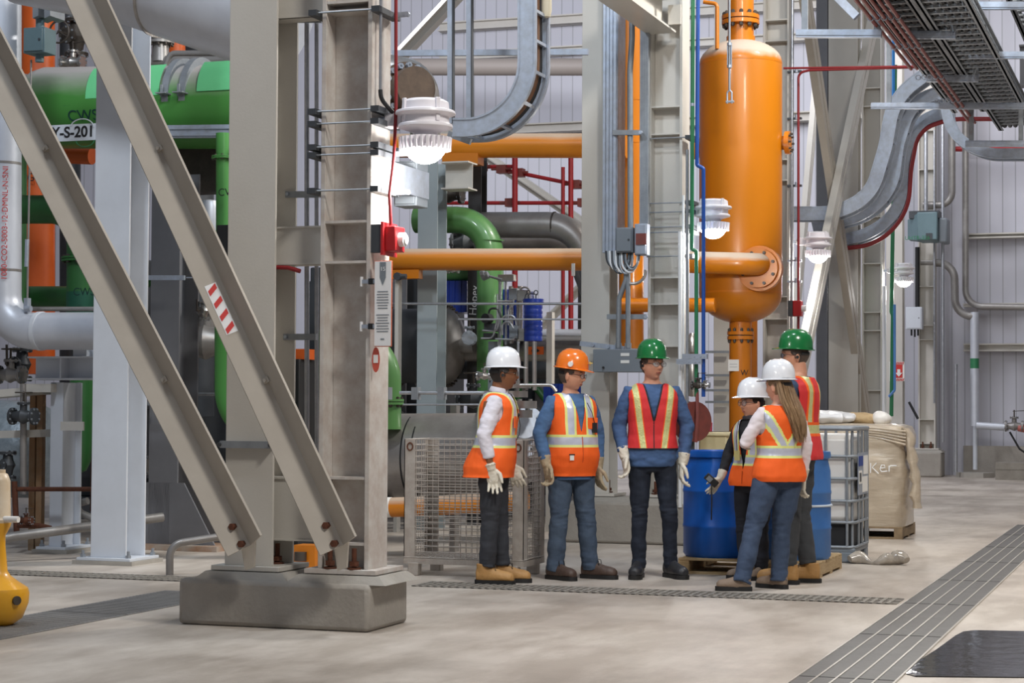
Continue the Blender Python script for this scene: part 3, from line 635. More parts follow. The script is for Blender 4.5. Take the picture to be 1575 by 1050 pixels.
# ---------------------------------------------------------------- pipework, left bay
def pp(name, label, pts, w, m, Y=None, bend=None, **k):
    """pipe through (px, py[, Y]) points; w = its width in pixels at the first point"""
    q = [P(a[0], a[1], a[2] if len(a) > 2 else Y) for a in pts]; r = wr(q[0], w)
    return pipe(name, label, q, r, m, bend, **k)
# silver pipe with elbow
q = [P(4, -60, 15.55), P(4, 509, 15.55), P(215, 509, 15.55)]; r = wr(q[1], 57)
t = thing('silver_pipe', q[0], 'silver jacketed pipe coming down at the left edge and turning right in a wide elbow', 'pipe')
MB().tube(fillet(q, r*2.0, 14), r, 32).build('pipe_run', insul, t)
for px, py, v in ((4, 252, 1), (4, 416, 1)):
    c = P(px, py, 15.55); MB().cyl(c-Vector((0, 0, .012)), c+Vector((0, 0, .012)), r*1.012, 32).build('weld_seam', pipe_grey, t)
c = P(63, 509, 15.55); MB().cyl(c-Vector((.02, 0, 0)), c+Vector((.02, 0, 0)), r*1.05, 32).build('pipe_clamp', white_steel, t)
text('1000-CO2-5003-12-DMNL-N-SNI', 'pipe_marking', P(22, 345, 15.55)+Vector((.0, -r*.88, 0)), (0, 0, 1), (-1, -.45, 0), .075, inkred, t)
t = thing('pipe_hanger', P(43, 470, 15.5), 'thin steel hanger rod beside the silver pipe, with a turnbuckle', 'hanger')
MB().cyl(P(48, 92, 15.5), P(42, 470, 15.5), .009, 8).build('rod', pipe_grey, t)
MB().cyl(P(42, 368, 15.5), P(41, 410, 15.5), .02, 10).build('turnbuckle', galv, t)
mb = MB(); c = P(42, 465, 15.5); mb.box(c+Vector((-.02, -.03, -.1)), c+Vector((.02, .03, .04))); mb.cyl(c+Vector((-.0, -.03, -.06)), c+Vector((.06, -.03, -.06)), .03, 6); mb.build('clevis', galv, t)
lo, hi = boxpx(36, 43, 68, 80, 15.4, .2); t = encl('limit_switch_box', 'small grey green box hanging beside the silver pipe', lo, hi, boxteal, True)
mb = MB(); mb.cyl(((lo[0]+hi[0])/2, 15.5, lo[2]), ((lo[0]+hi[0])/2, 15.5, lo[2]-.07), .04, 12); mb.build('stem', boxteal, t); mb = MB(); mb.cyl(((lo[0]+hi[0])/2, 15.5, hi[2]), ((lo[0]+hi[0])/2, 15.5, hi[2]+.09), .04, 12); mb.build('stem', boxteal, t)
mb = MB()
for px in (50, 68):
    c = P(px, 5, 15.4); mb.prism([P(px, -20, 15.4), P(px+9, -20, 15.4), P(px+9, 24, 15.4), P(px, 28, 15.4)], (0, 1, 0), .25)
mb.build('hanger_plates', galv_dull, label='pair of grey hanger plates above the small grey green box', cat='bracket')
# big duct upper left
q = [P(40, -84, 14.2), P(215, -52, 14.2), P(440, 22, 14.2)]; r = wr(q[1], 186)
t = thing('large_duct', q[1], 'very large silver pipe crossing the upper left corner with an elbow', 'duct')
MB().tube(fillet(q, r*1.1, 16), r, 48).build('pipe_run', insul, t)
c = P(262, -34, 14.2); d = (q[2]-q[1]).normalized(); MB().cyl(c-d*.01, c+d*.012, r*1.012, 48).build('weld_seam', stainless, t)
# dusty green main
YG = 17.3; a, b = P(54, 167, YG), P(430, 164, YG); r = wr(a, 124)
t = thing('green_main_pipe', a, 'large dusty green cooling water pipe crossing the left bay with two grey straps', 'pipe')
mb = MB(); mb.tube([a+Vector((-.03, 0, 0)), a+Vector((-.0, 0, 0)), a+Vector((.05, 0, 0)), a+Vector((.15, 0, 0)), b], [r*.55, r*.8, r*.93, r, r], 48); mb.build('pipe_run', green_dust, t)
MB().cyl(P(20, 160, YG+.1), a+Vector((.05, .1, 0)), r*.8, 32).build('reducer', pipe_grey, t)
for px in (253, 279):
    c = P(px, 166, YG-r); c.y = YG; c.z = a.z; mb = MB(); mb.cyl(c-Vector((.035, 0, 0)), c+Vector((.035, 0, 0)), r*1.015, 48); mb.bar(c+Vector((-.04, -r*1.12, .0)), c+Vector((.07, -r*1.12, .0)), .14, .012); mb.bar(c+Vector((-.01, -r*1.1, -.03)), c+Vector((-.01, -r*1.1, .09)), .02, .03, (0, 1, 0)); mb.build('strap', galv_dull, t)
def wraplabel(px0, px1, a0, a1, m, nm='label_band'):   # label lying on the pipe surface between two angles
    x0, x1 = P(px0, 167, YG-r).x, P(px1, 167, YG-r).x; mb = MB(); n = 12; vs = []
    for k in range(n+1):
        an = R(a0+(a1-a0)*k/n); vs += [Vector((x, YG-math.cos(an)*r*1.004, a.z+math.sin(an)*r*1.004)) for x in (x0, x1)]
    mb.add(vs, [(2*k, 2*k+1, 2*k+3, 2*k+2) for k in range(n)]); return mb.build(nm, m, t)
wraplabel(302, 420, 2, 52, green_band); wraplabel(131, 244, 0, 52, green_band); wraplabel(97, 150, -38, -8, green_label)
text('CWS', 'pipe_marking', Vector((P(126, 167, YG-r).x, YG-r*.945, a.z-r*.40)), (1, 0, 0), (0, -.40, 1), .16, M('print_deep_green', '123B36', .6), t)
# rail carrying the stencilled sign
Ys = YG-r-.12
t = thing('strut_rail', P(200, 200, Ys), 'galvanised strut rail in front of the green pipe', 'rail')
a_, b_ = P(58, 205, Ys), P(420, 201, Ys)
mb = MB(); mb.bar(a_, b_, .045, .125); mb.bar(a_+Vector((0, -.03, .03)), b_+Vector((0, -.03, .03)), .02, .02); mb.bar(a_+Vector((0, -.03, -.035)), b_+Vector((0, -.03, -.035)), .02, .02); mb.build('rail', galv, t)
lo, hi = boxpx(72, 193, 148, 215, Ys-.085, .01); t = thing('tag_plate', lo, 'white plate with black stencilled letters under the green pipe', 'sign')
mb = MB(); mb.box((lo[0], lo[1], min(lo[2], hi[2])), (hi[0], hi[1], max(lo[2], hi[2]))); mb.build('plate', white_steel, t)
text('TY-S-201', 'stencil', P(106, 204, Ys-.088), (1, 0, 0), (0, 0, 1), .15, ink, t, .002, .003)
c = P(126, 193, Ys-.10); MB().tube([c+Vector((math.cos(k/8)*.13, 0, math.sin(k/8)*.085-.02)) for k in range(0, 24)], .006, 6).build('cable_loop', white_steel, label='pale cable looped over the stencilled plate', cat='cable')
c = P(131, 216, Ys-.10); MB().tube([c+Vector((-math.cos(k/8)*.1, 0, -math.sin(k/8)*.06)) for k in range(0, 26)], .005, 6).build('cable_loop', greenpipe, label='thin green wire hanging under the stencilled plate', cat='cable')
t = pp('orange_riser', 'red orange vertical pipe just right of the silver pipe', [(58, -60), (58, 575)], 52, redorange, 19.3, bands=((0, .42, .12, redorange),))
text('PGC', 'pipe_marking', P(49, 273, 19.05), (1, 0, 0), (0, 0, 1), .13, ink, t)
pp('orange_stub', 'short red orange horizontal pipe under the stencilled plate', [(92, 238), (142, 240)], 26, redorange, 18.0)
pp('orange_riser', 'red orange pipe glimpsed behind the steel tee, upper left', [(272, -40), (272, 110)], 26, redorange, 19.2)
t = pp('green_elbow_pipe', 'green pipe turning down in a wide elbow behind the left brace, with a bolted flange', [(20, 322), (125, 322), (125, 500)], 44, green_dark, 17.2, bend=.36, fl=((1, .43, 1.35, 10),), bands=((1, .82, .25, green_label),))
text('CWS', 'pipe_marking', P(129, 449, 16.9), (1, 0, 0), (0, 0, 1), .11, M('print_deep_green2', '0F3330', .6), t)
pp('green_pipe', 'green horizontal pipe low behind the silver elbow', [(40, 457), (112, 457)], 34, green_dark, 17.9)
pp('green_pipe', 'dark green vertical pipe half hidden by the silver pipe', [(28, 180), (28, 500)], 26, green_dark, 17.6)
pp('slim_pipe', 'thin brownish pipe running above the silver elbow', [(48, 475), (150, 475)], 7, pipe_grey, 15.9)
c = P(125, 640, 16.8); rr = wr(c, 36)
mb = MB(); z1 = P(125, 586, 16.8).z; z0 = P(125, 728, 16.8).z; mb.lathe([(0, z0), (rr*.5, z0+.03), (rr*.85, z0+.12), (rr, z0+.3), (rr, z1+.2), (0, z1+.2)], (c.x, 16.8, 0), n=28); mb.build('green_vessel', green_dark, label='green vessel with rounded bottom behind the short white post', cat='vessel')
pp('slim_pipe', 'thin rusty pipe in front of the green vessel', [(121, 588), (121, 750)], 6, pipe_grey, 16.2)
# steel tee and pipes above the green main
q = P(247, 95, 17.9)
t = thing('pipe_tee', q, 'grey steel tee with a bolted flange above the green main', 'pipe fitting')
mb = MB(); mb.tube([P(205, 95, 17.9), P(420, 93, 17.9)], wr(q, 20), 20); mb.tube([q, P(247, 62, 17.9)], [wr(q, 28), wr(q, 24)], 20); mb.build('tee_body', pipe_grey, t)
mb = MB(); flange(mb, P(247, 62, 17.9), (0, 0, 1), wr(q, 42), .03, 10); mb.build('flange', [pipe_grey, dark_metal], t)
mb = MB(); mb.tube([P(247, 58, 17.9), P(247, 20, 17.9)], wr(q, 30), 18); mb.build('riser', rust, t)
pp('slim_pipe', 'thin grey pipe with a bend above the green main', [(420, 82), (262, 82), (255, 100)], 9, pipe_grey, 17.6, bend=.08)
VALVE = {}
def valve(p, s, axis, m, label, wheel=True, cat='valve'):
    p = Vector(p); ax = Vector(axis).normalized(); up = Vector((0, 0, 1)) if abs(ax.z) < .8 else Vector((0, -1, 0))
    t = thing('valve', p, label, cat)
    mb = MB(); mb.tube([p-ax*s*1.1, p-ax*s*.5, p, p+ax*s*.5, p+ax*s*1.1], [s*.42, s*.5, s*.72, s*.5, s*.42], 18); mb.cyl(p, p+up*s*1.2, s*.34, 14); mb.build('body', m, t)
    mb = MB(); flange(mb, p-ax*s*1.15, ax, s*.8, s*.1, 8); flange(mb, p+ax*s*1.15, ax, s*.8, s*.1, 8); flange(mb, p+up*s*1.2, up, s*.6, s*.08, 6); mb.build('flange', [m, galv_dull], t)
    mb = MB(); mb.cyl(p+up*s*1.2, p+up*s*2.3, s*.1, 8)
    if wheel:
        e = p+up*s*2.2; x = ax; y = up.cross(ax); mb.tube([e+(x*math.cos(k*math.pi/10)+y*math.sin(k*math.pi/10))*s*.75 for k in range(21)], s*.07, 6, caps=False)
        for k in range(3): u = x*math.cos(k*2.1)+y*math.sin(k*2.1); mb.cyl(e, e+u*s*.75, s*.05, 6)
    else: mb.bar(p+up*s*2.1-ax*s*.2, p+up*s*2.2+ax*s*1.5, s*.16, s*.1)
    mb.build('handwheel' if wheel else 'lever', dark_metal, t); return t
for i, (px, py, Y, s, ax, m, lab, wh) in enumerate((
    (118, 58, 18.4, .16, (0, 0, 1), dark_metal, 'dark bronze valve high between silver pipe and white column', True),
    (112, 96, 18.2, .1, (1, 0, 0), stainless, 'bright lever valve above the green main', False),
    (36, 640, 15.6, .10, (1, 0, 0), darkgrey, 'black valve with polished collar on the left skid, middle shelf', True),
    (16, 576, 15.9, .11, (1, 0, 0), pipe_grey, 'flanged valve on the upper shelf at the left edge', True),
    (34, 560, 16.1, .12, (0, 0, 1), darkgrey, 'black vertical valve on the upper shelf beside the silver elbow', False),
    (12, 715, 15.8, .10, (0, 0, 1), darkgrey, 'black elbow valve low at the left edge', False),
    (40, 800, 15.4, .05, (1, 0, 0), rust, 'small rusty valve near the floor at the left', False),
    (208, 715, 17.4, .12, (1, 0, 0), pipe_grey, 'grey valve between the white column and the flared column', True),
    (212, 670, 17.6, .09, (0, 0, 1), boxteal, 'greenish pump valve between the white column and the flared column', False),
    (316, 525, 17.6, .26, (1, .3, 0), pipe_grey, 'large flanged valve between the flared column and the flange column', True),
    (314, 478, 17.0, .07, (0, 0, 1), stainless, 'small bright valve above the large flanged one', False),
    (690, 300, 22.0, .14, (1, 0, 0), dark_metal, 'dark valve behind the green gooseneck', True),
    (716, 372, 21.4, .13, (1, 0, 0), galv_dull, 'flanged valve just left of the green gooseneck leg', True),
    (697, 415, 20.2, .05, (1, 0, 0), stainless, 'small steel valve under the orange pipe', False),
    (745, 578, 15.9, .05, (1, 0, 0), stainless, 'small chrome valve left of the white helmet', False),
    (728, 615, 18.0, .12, (1, 0, 0), darkgrey, 'dark valve behind the left man\'s shoulder', True),
    (722, 520, 20.5, .10, (.3, -1, 0), galv_dull, 'bolted steel coupling right of the large vessel head', True))):
    valve(P(px, py, Y), s, ax, m, lab, wh)
# dark beam and green riser right of the brace
a_, b_ = P(258, 226, 17.6), P(420, 292, 17.6); mb = MB(); hbeam(mb, (a_.x, 17.7, (a_.z+b_.z)/2), (b_.x, 17.7, (a_.z+b_.z)/2), .25, a_.z-b_.z, .016, .012, (0, 1, 0)); mb.build('platform_beam', dark_metal, label='dark brown platform beam under the green main', cat='beam')
t = pp('green_riser', 'bright green pipe with bolted flange between the brace and the flange column', [(343, 205), (343, 470)], 22, M('bright_green_paint', '4C8F45', .4), 16.6, fl=((0, .14, 1.6, 8),))
text('CV', 'pipe_marking', P(345, 296, 16.45), (1, 0, 0), (0, 0, 1), .1, ink, t)
pp('green_pipe', 'bright green pipe low beside the flange column, curving behind it', [(352, 470), (352, 620), (400, 690)], 44, M('bright_green_paint2', '44803B', .4), 16.4, bend=.4)
c = P(322, 334, 17.2); mb = MB(); mb.lathe([(0, -.15), (.11, -.15), (.12, .1), (.09, .16), (0, .18)], c, n=24); mb.build('filter_bowl', insul, label='small silver domed vessel behind the chevron brace', cat='vessel')
lo, hi = boxpx(333, 346, 352, 396, 16.2, .1); encl('red_backed_box', 'dark box on a red plate beside the flange column', lo, hi, dark, False)
# conduits behind the white column
for i, (px, lab) in enumerate(((205, 'leftmost of four conduits right of the white column'), (210, 'second of four conduits right of the white column'), (215, 'third of four conduits right of the white column'), (222, 'rightmost of four conduits right of the white column'))):
    t = thing('conduit', P(px, 596, 16.3), lab, 'conduit', 'conduits right of the white column'); MB().cyl(P(px, 254, 16.3), P(px, 590, 16.3), .012, 10).build('tube', conduit, t)
    MB().lathe([(0, -.09), (.012, -.09), (.02, -.07), (.02, -.01), (.012, 0), (0, 0)], P(px, 592, 16.3), n=10).build('fitting', galv_dull, t)
a_, b_ = P(202, 427, 16.25), P(284, 427, 16.25); mb = MB(); mb.bar(a_, b_, .03, .045); mb.cyl(b_+Vector((.02, 0, 0)), b_+Vector((.16, 0, 0)), .007, 6); mb.build('strut_channel', galv, label='galvanised strut across the front of the flared column', cat='strut channel')
a_, b_ = P(219, 620, 16.4), P(250, 620, 16.4); MB().bar(a_, b_, .03, .04).build('strut_channel', galv_dull, label='short strut on the flared column under the conduits', cat='strut channel')
# skid with shelves at the left edge
t = thing('valve_rack', P(60, 800, 15.9), 'rusty steel rack with shelves behind the short white post', 'rack')
for py, h in ((609, .05), (669, .05)):
    a_, b_ = P(-40, py, 15.9), P(75, py-(9 if py < 620 else 3), 15.9); mb = MB(); mb.bar(a_, b_, .3, .07); mb.build('shelf', col_paint, t)
lo, hi = boxpx(30, 590, 78, 603, 15.7, .1); mb = MB(); mb.box(lo, (hi[0], hi[1], hi[2])); mb.build('cross_member', col_paint, t)
for px in (53, 64): a_, b_ = P(px, 605, 16.0), P(px, 846, 16.0); mb = MB(); mb.bar((a_.x, 16.0, 0), a_, .06, .06, (0, 1, 0)); mb.build('upright', M('rust_stained_post', 'A08C72', .7, 0, '8A5A2C', 4, .8) if 'rust_stained_post' not in MATS else MATS['rust_stained_post'], t)
a_, b_ = P(93, 648, 15.6), P(128, 662, 15.6); mb = MB(); mb.box((a_.x, 15.6, b_.z), (b_.x, 15.62, a_.z)); mb.build('lug_plate', col_paint, label='small lug plate sticking out right of the short white post', cat='plate')
a_ = P(10, 640, 17.5); mb = MB(); mb.tube([P(-60, 690, 17.5), P(-30, 690, 17.5), P(48, 690, 17.5), P(66, 690, 17.5), P(74, 690, 17.5)], [wr(a_, 150)]*3+[wr(a_, 130), wr(a_, 60)], 32); mb.build('insulated_vessel', M('foil_insulation', 'A3ADB5', .4, .4, '6F7A80', 9, .8, .5, 12), label='foil wrapped vessel behind the left rack', cat='vessel')
for i, (pts, w_, lab) in enumerate((([(36, 590, 15.7), (36, 760, 15.7)], 10, 'dark vertical pipe through the left rack'), ([(22, 740, 15.6), (26, 830, 15.6)], 9, 'rusty vertical pipe low at the left edge'), ([(28, 752, 15.6), (170, 752, 15.6)], 7, 'rusty horizontal pipe behind the short white post'), ([(28, 808, 15.5), (60, 808, 15.5), (78, 812, 15.5)], 8, 'rusty pipe near the floor by the rack'), ([(135, 770, 16.2), (118, 775, 16.2), (122, 788, 16.2), (150, 800, 16.2)], 11, 'bent grey pipe left of the white column foot'))):
    pp('slim_pipe', lab, pts, w_, rust if 'rusty' in lab else pipe_grey, bend=.08)
pp('floor_pipe', 'grey pipe sloping along the floor from the left edge to the white column', [(-20, 840, 14.6), (12, 826, 14.7), (250, 795, 15.9)], 15, pipe_grey, bend=.2)
a_ = FL(261, 884); q = [a_, P(261, 837, a_.y), P(345, 824, a_.y+.25), P(420, 812, a_.y+.5)]
pipe('guard_pipe', 'steel pipe rising from the floor and bending right behind the pedestal', q, .031, pipe_grey, .12, cat='pipe')
# dark plant behind the left bay
def skid(x0, x1, Y, dy, z1, lab, m=None, seed=1):
    t = thing('equipment_skid', ((x0+x1)/2, Y, 0), lab, 'machine skid'); rr = random.Random(seed); m = m or darkgrey
    mb = MB(); mb.box((x0, Y, 0), (x1, Y+dy, .25)); mb.build('base_frame', dark_steel, t)
    n = max(2, int((x1-x0)/.9))
    for k in range(n):
        a, b = x0+(x1-x0)*k/n+.04, x0+(x1-x0)*(k+1)/n-.04; h = z1*(.7+.3*rr.random())
        mb = MB(); mb.box((a, Y+.1+.3*rr.random(), .25), (b, Y+dy, h)); mb.build('casing', m, t, bevel=.02)
        mb = MB(); mb.box((a+.08, Y+.06, .5), (b-.08, Y+.1, h-.2)); mb.cyl((a+.2, Y+.0, h*.6), (b-.2, Y+.0, h*.6), .05, 10); mb.build('panel', dark_steel if k % 2 else m, t)
    for k in range(4):
        x = x0+(x1-x0)*rr.random(); mb = MB(); mb.tube(fillet([(x, Y-.08, .1), (x, Y-.08, z1*(.4+.5*rr.random())), (x+.6, Y-.08, z1*(.4+.5*rr.random()))], .15), .045, 12); mb.build('pipe_run', (pipe_grey, rust, dark_metal, green_dark)[k], t)
    return t
xa, xb = P(-20, 700, 19.2).x, P(215, 700, 19.2).x
skid(xa, xb, 20.6, 2, 3.2, 'dark machine skid deep behind the silver elbow', seed=2)
skid(xb+.1, P(480, 700, 20).x, 23.0, 2, 3.6, 'dark machine skid deep behind the flared column', seed=5)
skid(P(575, 700, 20).x, P(735, 700, 20).x, 23.4, 2, 2.5, 'dark machine skid deep behind the cage', seed=9)
for i, (px, w_) in enumerate(((305, 30), (175, 34), (108, 20))):
    pp('vertical_duct', ('grey vertical duct behind the chevron brace', 'grey vertical duct hidden behind the white column', 'dull vertical duct behind the left bay valves')[i], [(px, -80), (px, 640)], w_*1.6, (darkgrey, dark_metal, darkgrey)[i], 20.1)
# ---------------------------------------------------------------- middle bay
YO = 19.95
t = pp('orange_pipe', 'orange pipe running level from the alarm box to the white flange column', [(560, 399), (940, 399)], 33, orange_dust, YO, bands=((0, .93, .012, inkblue),))
lo, hi = boxpx(603, 415, 644, 428, YO-.05, .12); mb = MB(); mb.box(lo, hi); mb.build('saddle', orange, t)
lo, hi = boxpx(879, 405, 884, 424, YO-.13, .01); mb = MB(); mb.box(lo, hi); mb.build('tag', paper, t)
p = P(612, 425, YO-.15); mb = MB(); mb.cyl(p, p+Vector((.1, 0, 0)), .03, 6); mb.cyl(p+Vector((0, -.03, 0)), p+Vector((0, .03, 0)), .045, 8); mb.build('unistrut_clamp', darkgrey, label='dark clamp knob under the orange pipe beside the notice', cat='clamp')
t = pp('orange_pipe', 'dusty orange pipe running level above the gooseneck', [(600, 224), (965, 224)], 37, orange_dust, 20.9)
lo, hi = boxpx(680, 236, 735, 252, 20.8, .2); mb = MB(); mb.box(lo, hi); mb.build('saddle', orange, t)
pp('orange_riser', 'tall orange riser seen through the gap of the second column pair', [(971, -60), (971, 536)], 38, orange, 21.2, bands=((0, .36, .03, orange), (0, .47, .03, orange)))
pp('orange_pipe', 'orange cross pipe behind the second web column', [(955, 469), (1100, 469)], 22, orange, 21.0)
pp('green_gooseneck', 'green gooseneck pipe bending down behind the blue filter', [(640, 338, 20.9), (754, 338, 20.9), (754, 660, 20.9)], 41, green, bend=.42, bands=((1, .1, .012, green),))
pp('green_elbow_pipe', 'green pipe with flange just right of the nearest column foot', [(540, 520, 16.6), (590, 555, 16.6), (590, 660, 16.6)], 54, green, bend=.35, fl=((1, .60, 1.16, 12),))
pp('green_pipe', 'short green horizontal pipe under the orange pipe', [(650, 422), (740, 422)], 20, green, 21.7)
pp('grey_bend_pipe', 'thick grey steel pipe with an elbow turning down near the flange column', [(700, 346), (885, 346), (915, 430)], 40, pipe_grey, 21.6, bend=.5, bands=((0, .83, .02, dark_metal),))
pp('grey_pipe', 'second grey pipe just under the thick elbowed one', [(700, 376), (880, 376), (912, 460)], 30, pipe_grey, 22.2, bend=.5)
t = pp('grey_pipe', 'grey pipe with an orange arrow label behind the helmets', [(700, 539), (940, 539)], 33, pipe_grey, 21.4)
lo, hi = boxpx(812, 533, 836, 545, 21.4-.19, .01); mb = MB(); mb.box(lo, hi); mb.build('arrow_label', redorange, t)
c = P(824, 539, 21.2); mb = MB(); mb.prism([c+Vector((-.05, 0, -.012)), c+Vector((.0, 0, -.012)), c+Vector((.0, 0, -.03)), c+Vector((.05, 0, 0)), c+Vector((0, 0, .03)), c+Vector((0, 0, .012)), c+Vector((-.05, 0, .012))], (0, -1, 0), .004); mb.build('arrow', ink, t)
pp('grey_pipe', 'dark grey pipe behind and below the labelled one', [(700, 568), (940, 568)], 30, darkgrey, 22)
pp('grey_pipe', 'pale insulated pipe above the labelled one', [(800, 515), (940, 515)], 18, insul, 21.2)
# big vessel head
Yv = 21.2; c = P(668, 532, Yv); r = wr(c, 124)
t = thing('heat_exchanger', c, 'large dark grey vessel with a bolted round head left of the green gooseneck', 'vessel')
MB().cyl(P(540, 532, Yv), c+Vector((.05, 0, 0)), r*.93, 48).build('shell', darkgrey, t)
mb = MB(); x = Vector((1, 0, 0)); mb.cyl(c+x*.03, c+x*.09, r*1.05, 48); mb.cyl(c+x*.1, c+x*.16, r*1.05, 48)
for k in range(36):
    a = 2*math.pi*k/36; q = c+Vector((0, math.cos(a)*r*.99, math.sin(a)*r*.99)); mb.cyl(q, q+x*.2, .016, 6, mi=1)
mb.build('flange', [pipe_grey, dark_metal], t)
mb = MB(); mb.tube([c+x*.15, c+x*.2, c+x*.27, c+x*.32, c+x*.35], [r*.93, r*.9, r*.75, r*.5, .02], 40); mb.tube([c+x*.3, c+x*.5], .09, 16); mb.build('head', pipe_grey, t)
# big horizontal pipe behind the cage
Yp = 17.0; a_, b_ = P(606, 702, Yp), P(772, 702, Yp); r = wr(a_, 132)
t = thing('large_grey_pipe', a_, 'large weathered grey pipe lying behind the wire cage', 'pipe')
mb = MB(); mb.tube(fillet([a_+Vector((-.05, 0, 0)), b_, b_+Vector((.1, .05, .2))], .5), r, 48); mb.build('pipe_run', pipe_grey, t)
mb = MB(); mb.cyl(a_-x*.12, a_-x*.02, r*1.1, 48); mb.cyl(a_-x*.01, a_+x*.03, r*1.1, 48, mi=1); mb.build('end_collar', [dark_metal, dark], t)
for k in (.22, .32): q = a_+x*k; mb = MB(); mb.cyl(q, q+x*.015, r*1.008, 48); mb.build('band', dark, t)
# flanged elbow right of the left man
c = P(800, 660, 16.6); n_ = Vector((.5, -.75, .35)).normalized()
t = thing('flanged_elbow', c, 'steel elbow flange with hex bolts behind the left man\'s vest', 'pipe fitting')
r = .26; mb = MB(); mb.cyl(c-n_*.05, c, r, 40); mb.tube([c, c+n_*.05, c+n_*.12], [r*.62, r*.6, r*.5], 32); u = n_.cross(Vector((0, 0, 1))).normalized(); v_ = n_.cross(u)
mb.build('face', galv, t); mb = MB()
for k in range(12):
    a = 2*math.pi*k/12; q = c+(u*math.cos(a)+v_*math.sin(a))*r*.82; mb.cyl(q-n_*.01, q+n_*.03, .028, 6); mb.cyl(q, q+n_*.045, .014, 8)
mb.build('bolt_ring', galv_dull, t)
t = thing('valve_stack', P(790, 640, 16.3), 'polished steel flange stack with two rods behind the left man\'s face', 'valve')
for k, (py, w_, h) in enumerate(((636, 64, 12), (622, 78, 12), (606, 50, 10), (594, 60, 6))):
    c = P(787, py, 16.3); mb = MB(); rr_ = wr(c, w_); mb.cyl(c-Vector((0, 0, h/2/180)), c+Vector((0, 0, h/2/180)), rr_, 24)
    for j in range(8): a = j*math.pi/4; q = c+Vector((math.cos(a)*rr_*.8, math.sin(a)*rr_*.8, 0)); mb.cyl(q, q+Vector((0, 0, .05)), .014, 6)
    mb.build('flange', stainless, t)
for px, m, lab in ((809, stainless, ''), (822, stainless, '')):
    MB().cyl(P(px, 525, 16.3), P(px, 600, 16.3), .02, 12).build('rod', m, t)
MB().cyl(P(797, 525, 16.5), P(797, 600, 16.5), .012, 10).build('rod', conduit, t)
# orange low pipe
pp('orange_pipe', 'low orange pipe passing behind the wire cage', [(560, 781, 16.4), (640, 779, 16.4), (812, 769, 16.5)], 30, orange_dust, bands=((0, .45, .09, paper),))
# blue filter unit and instrument panel
t = thing('blue_filter', P(820, 525, 20.3), 'cobalt blue ribbed filter canister on the instrument rack', 'filter')
c = P(820, 525, 20.3); h = P(820, 466, 20.3).z-c.z; r = wr(c, 29)
pr = [(0, 0), (r*.95, 0)]
for k in range(7): pr += [(r, h*(k+.1)/7), (r, h*(k+.8)/7), (r*.97, h*(k+.95)/7)]
MB().lathe(pr+[(r*1.12, h), (r*1.12, h+.045), (0, h+.045)], c, n=26).build('canister', filter_blue, t)
mb = MB()
for dx in (-.045, .04):
    q = c+Vector((dx, -.03, h+.05)); mb.cyl(q, q+Vector((0, 0, .04)), .008, 6); mb.tube([q+Vector((math.cos(k/3)*.022, 0, .065+math.sin(k/3)*.022)) for k in range(20)], .006, 6)
mb.tube(fillet([c+Vector((-.1, 0, h+.05)), c+Vector((-.08, 0, h+.12)), c+Vector((.05, 0, h+.09))], .04), .006, 6); mb.build('eye_bolts', darkgrey, t)
for k, (x0, y0, x1, y1, Y, lab) in enumerate(((680, 432, 718, 480, 21.6, 'blue steel casing below the green stub'), (773, 445, 800, 520, 20.9, 'second blue canister behind the steel tubing'), (836, 590, 878, 625, 19, 'dark blue casing behind the helmets'), (880, 595, 897, 625, 19.2, 'dark blue casing left of the orange helmet'))):
    lo, hi = boxpx(x0, y0, x1, y1, Y, .5); mb = MB(); mb.box(lo, hi)
    for j in range(1, 4): xj = lo[0]+(hi[0]-lo[0])*j/4; mb.box((xj-.01, lo[1]-.02, lo[2]), (xj+.01, lo[1], hi[2]))
    mb.build('blue_casing', filter_blue, label=lab, cat='casing')
t = thing('instrument_rack', P(770, 530, 20.4), 'instrument rack of bent steel tubing, manifolds and gauges left of the blue filter', 'instrument rack')
rr = random.Random(11)
for px, py0, py1, w_ in ((769, 430, 530, 5), (778, 425, 530, 4), (786, 440, 528, 7), (797, 445, 528, 6), (800, 440, 520, 8)):
    MB().cyl(P(px, py0, 20.45), P(px, py1, 20.45), wr(P(px, py0, 20.45), w_), 10).build('column', stainless if w_ > 5 else conduit, t)
for x0, y0, x1, y1, m in ((765, 422, 790, 432, stainless), (782, 443, 795, 461, boxgrey), (795, 446, 812, 463, stainless), (783, 500, 796, 520, boxgrey), (797, 505, 812, 524, stainless), (744, 497, 764, 510, darkgrey), (743, 512, 762, 522, dark)):
    lo, hi = boxpx(x0, y0, x1, y1, 20.3, .1); mb = MB(); mb.box(lo, hi); mb.build('manifold', m, t, bevel=.006)
tubes = [[(765, 452), (765, 490), (758, 520), (740, 520)], [(772, 492), (774, 485), (792, 485), (794, 500)], [(773, 515), (773, 495), (785, 495), (790, 505)], [(790, 460), (790, 470), (782, 475), (782, 500)], [(742, 508), (765, 510), (768, 480)], [(762, 521), (792, 522), (794, 515)], [(765, 463), (790, 463), (792, 458)], [(800, 446), (806, 440), (815, 445), (815, 460)]]
for q in tubes: MB().tube(fillet([P(a, b, 20.3) for a, b in q], .06, 5), .0105, 8).build('tube', conduit, t)
c = P(753, 490, 20.3); mb = MB(); mb.cyl(c, c+Vector((-.02, -.09, 0)), .055, 20); mb.build('gauge', dark, t)
mb = MB(); mb.tube(fillet([P(752, 482, 20.3), P(752, 474, 20.3), P(765, 474, 20.3), P(771, 488, 20.3)], .05), .012, 8); mb.build('hose', dark, t)
mb = MB(); mb.tube([P(750, 424, 20.3), P(772, 430, 20.3)], .014, 8); mb.cyl(P(742, 426, 20.3), P(751, 422, 20.3), .045, 8); mb.cyl(P(741, 424, 20.3), P(746, 422, 20.3), .058, 8); mb.build('spray_head', galv_dull, t)
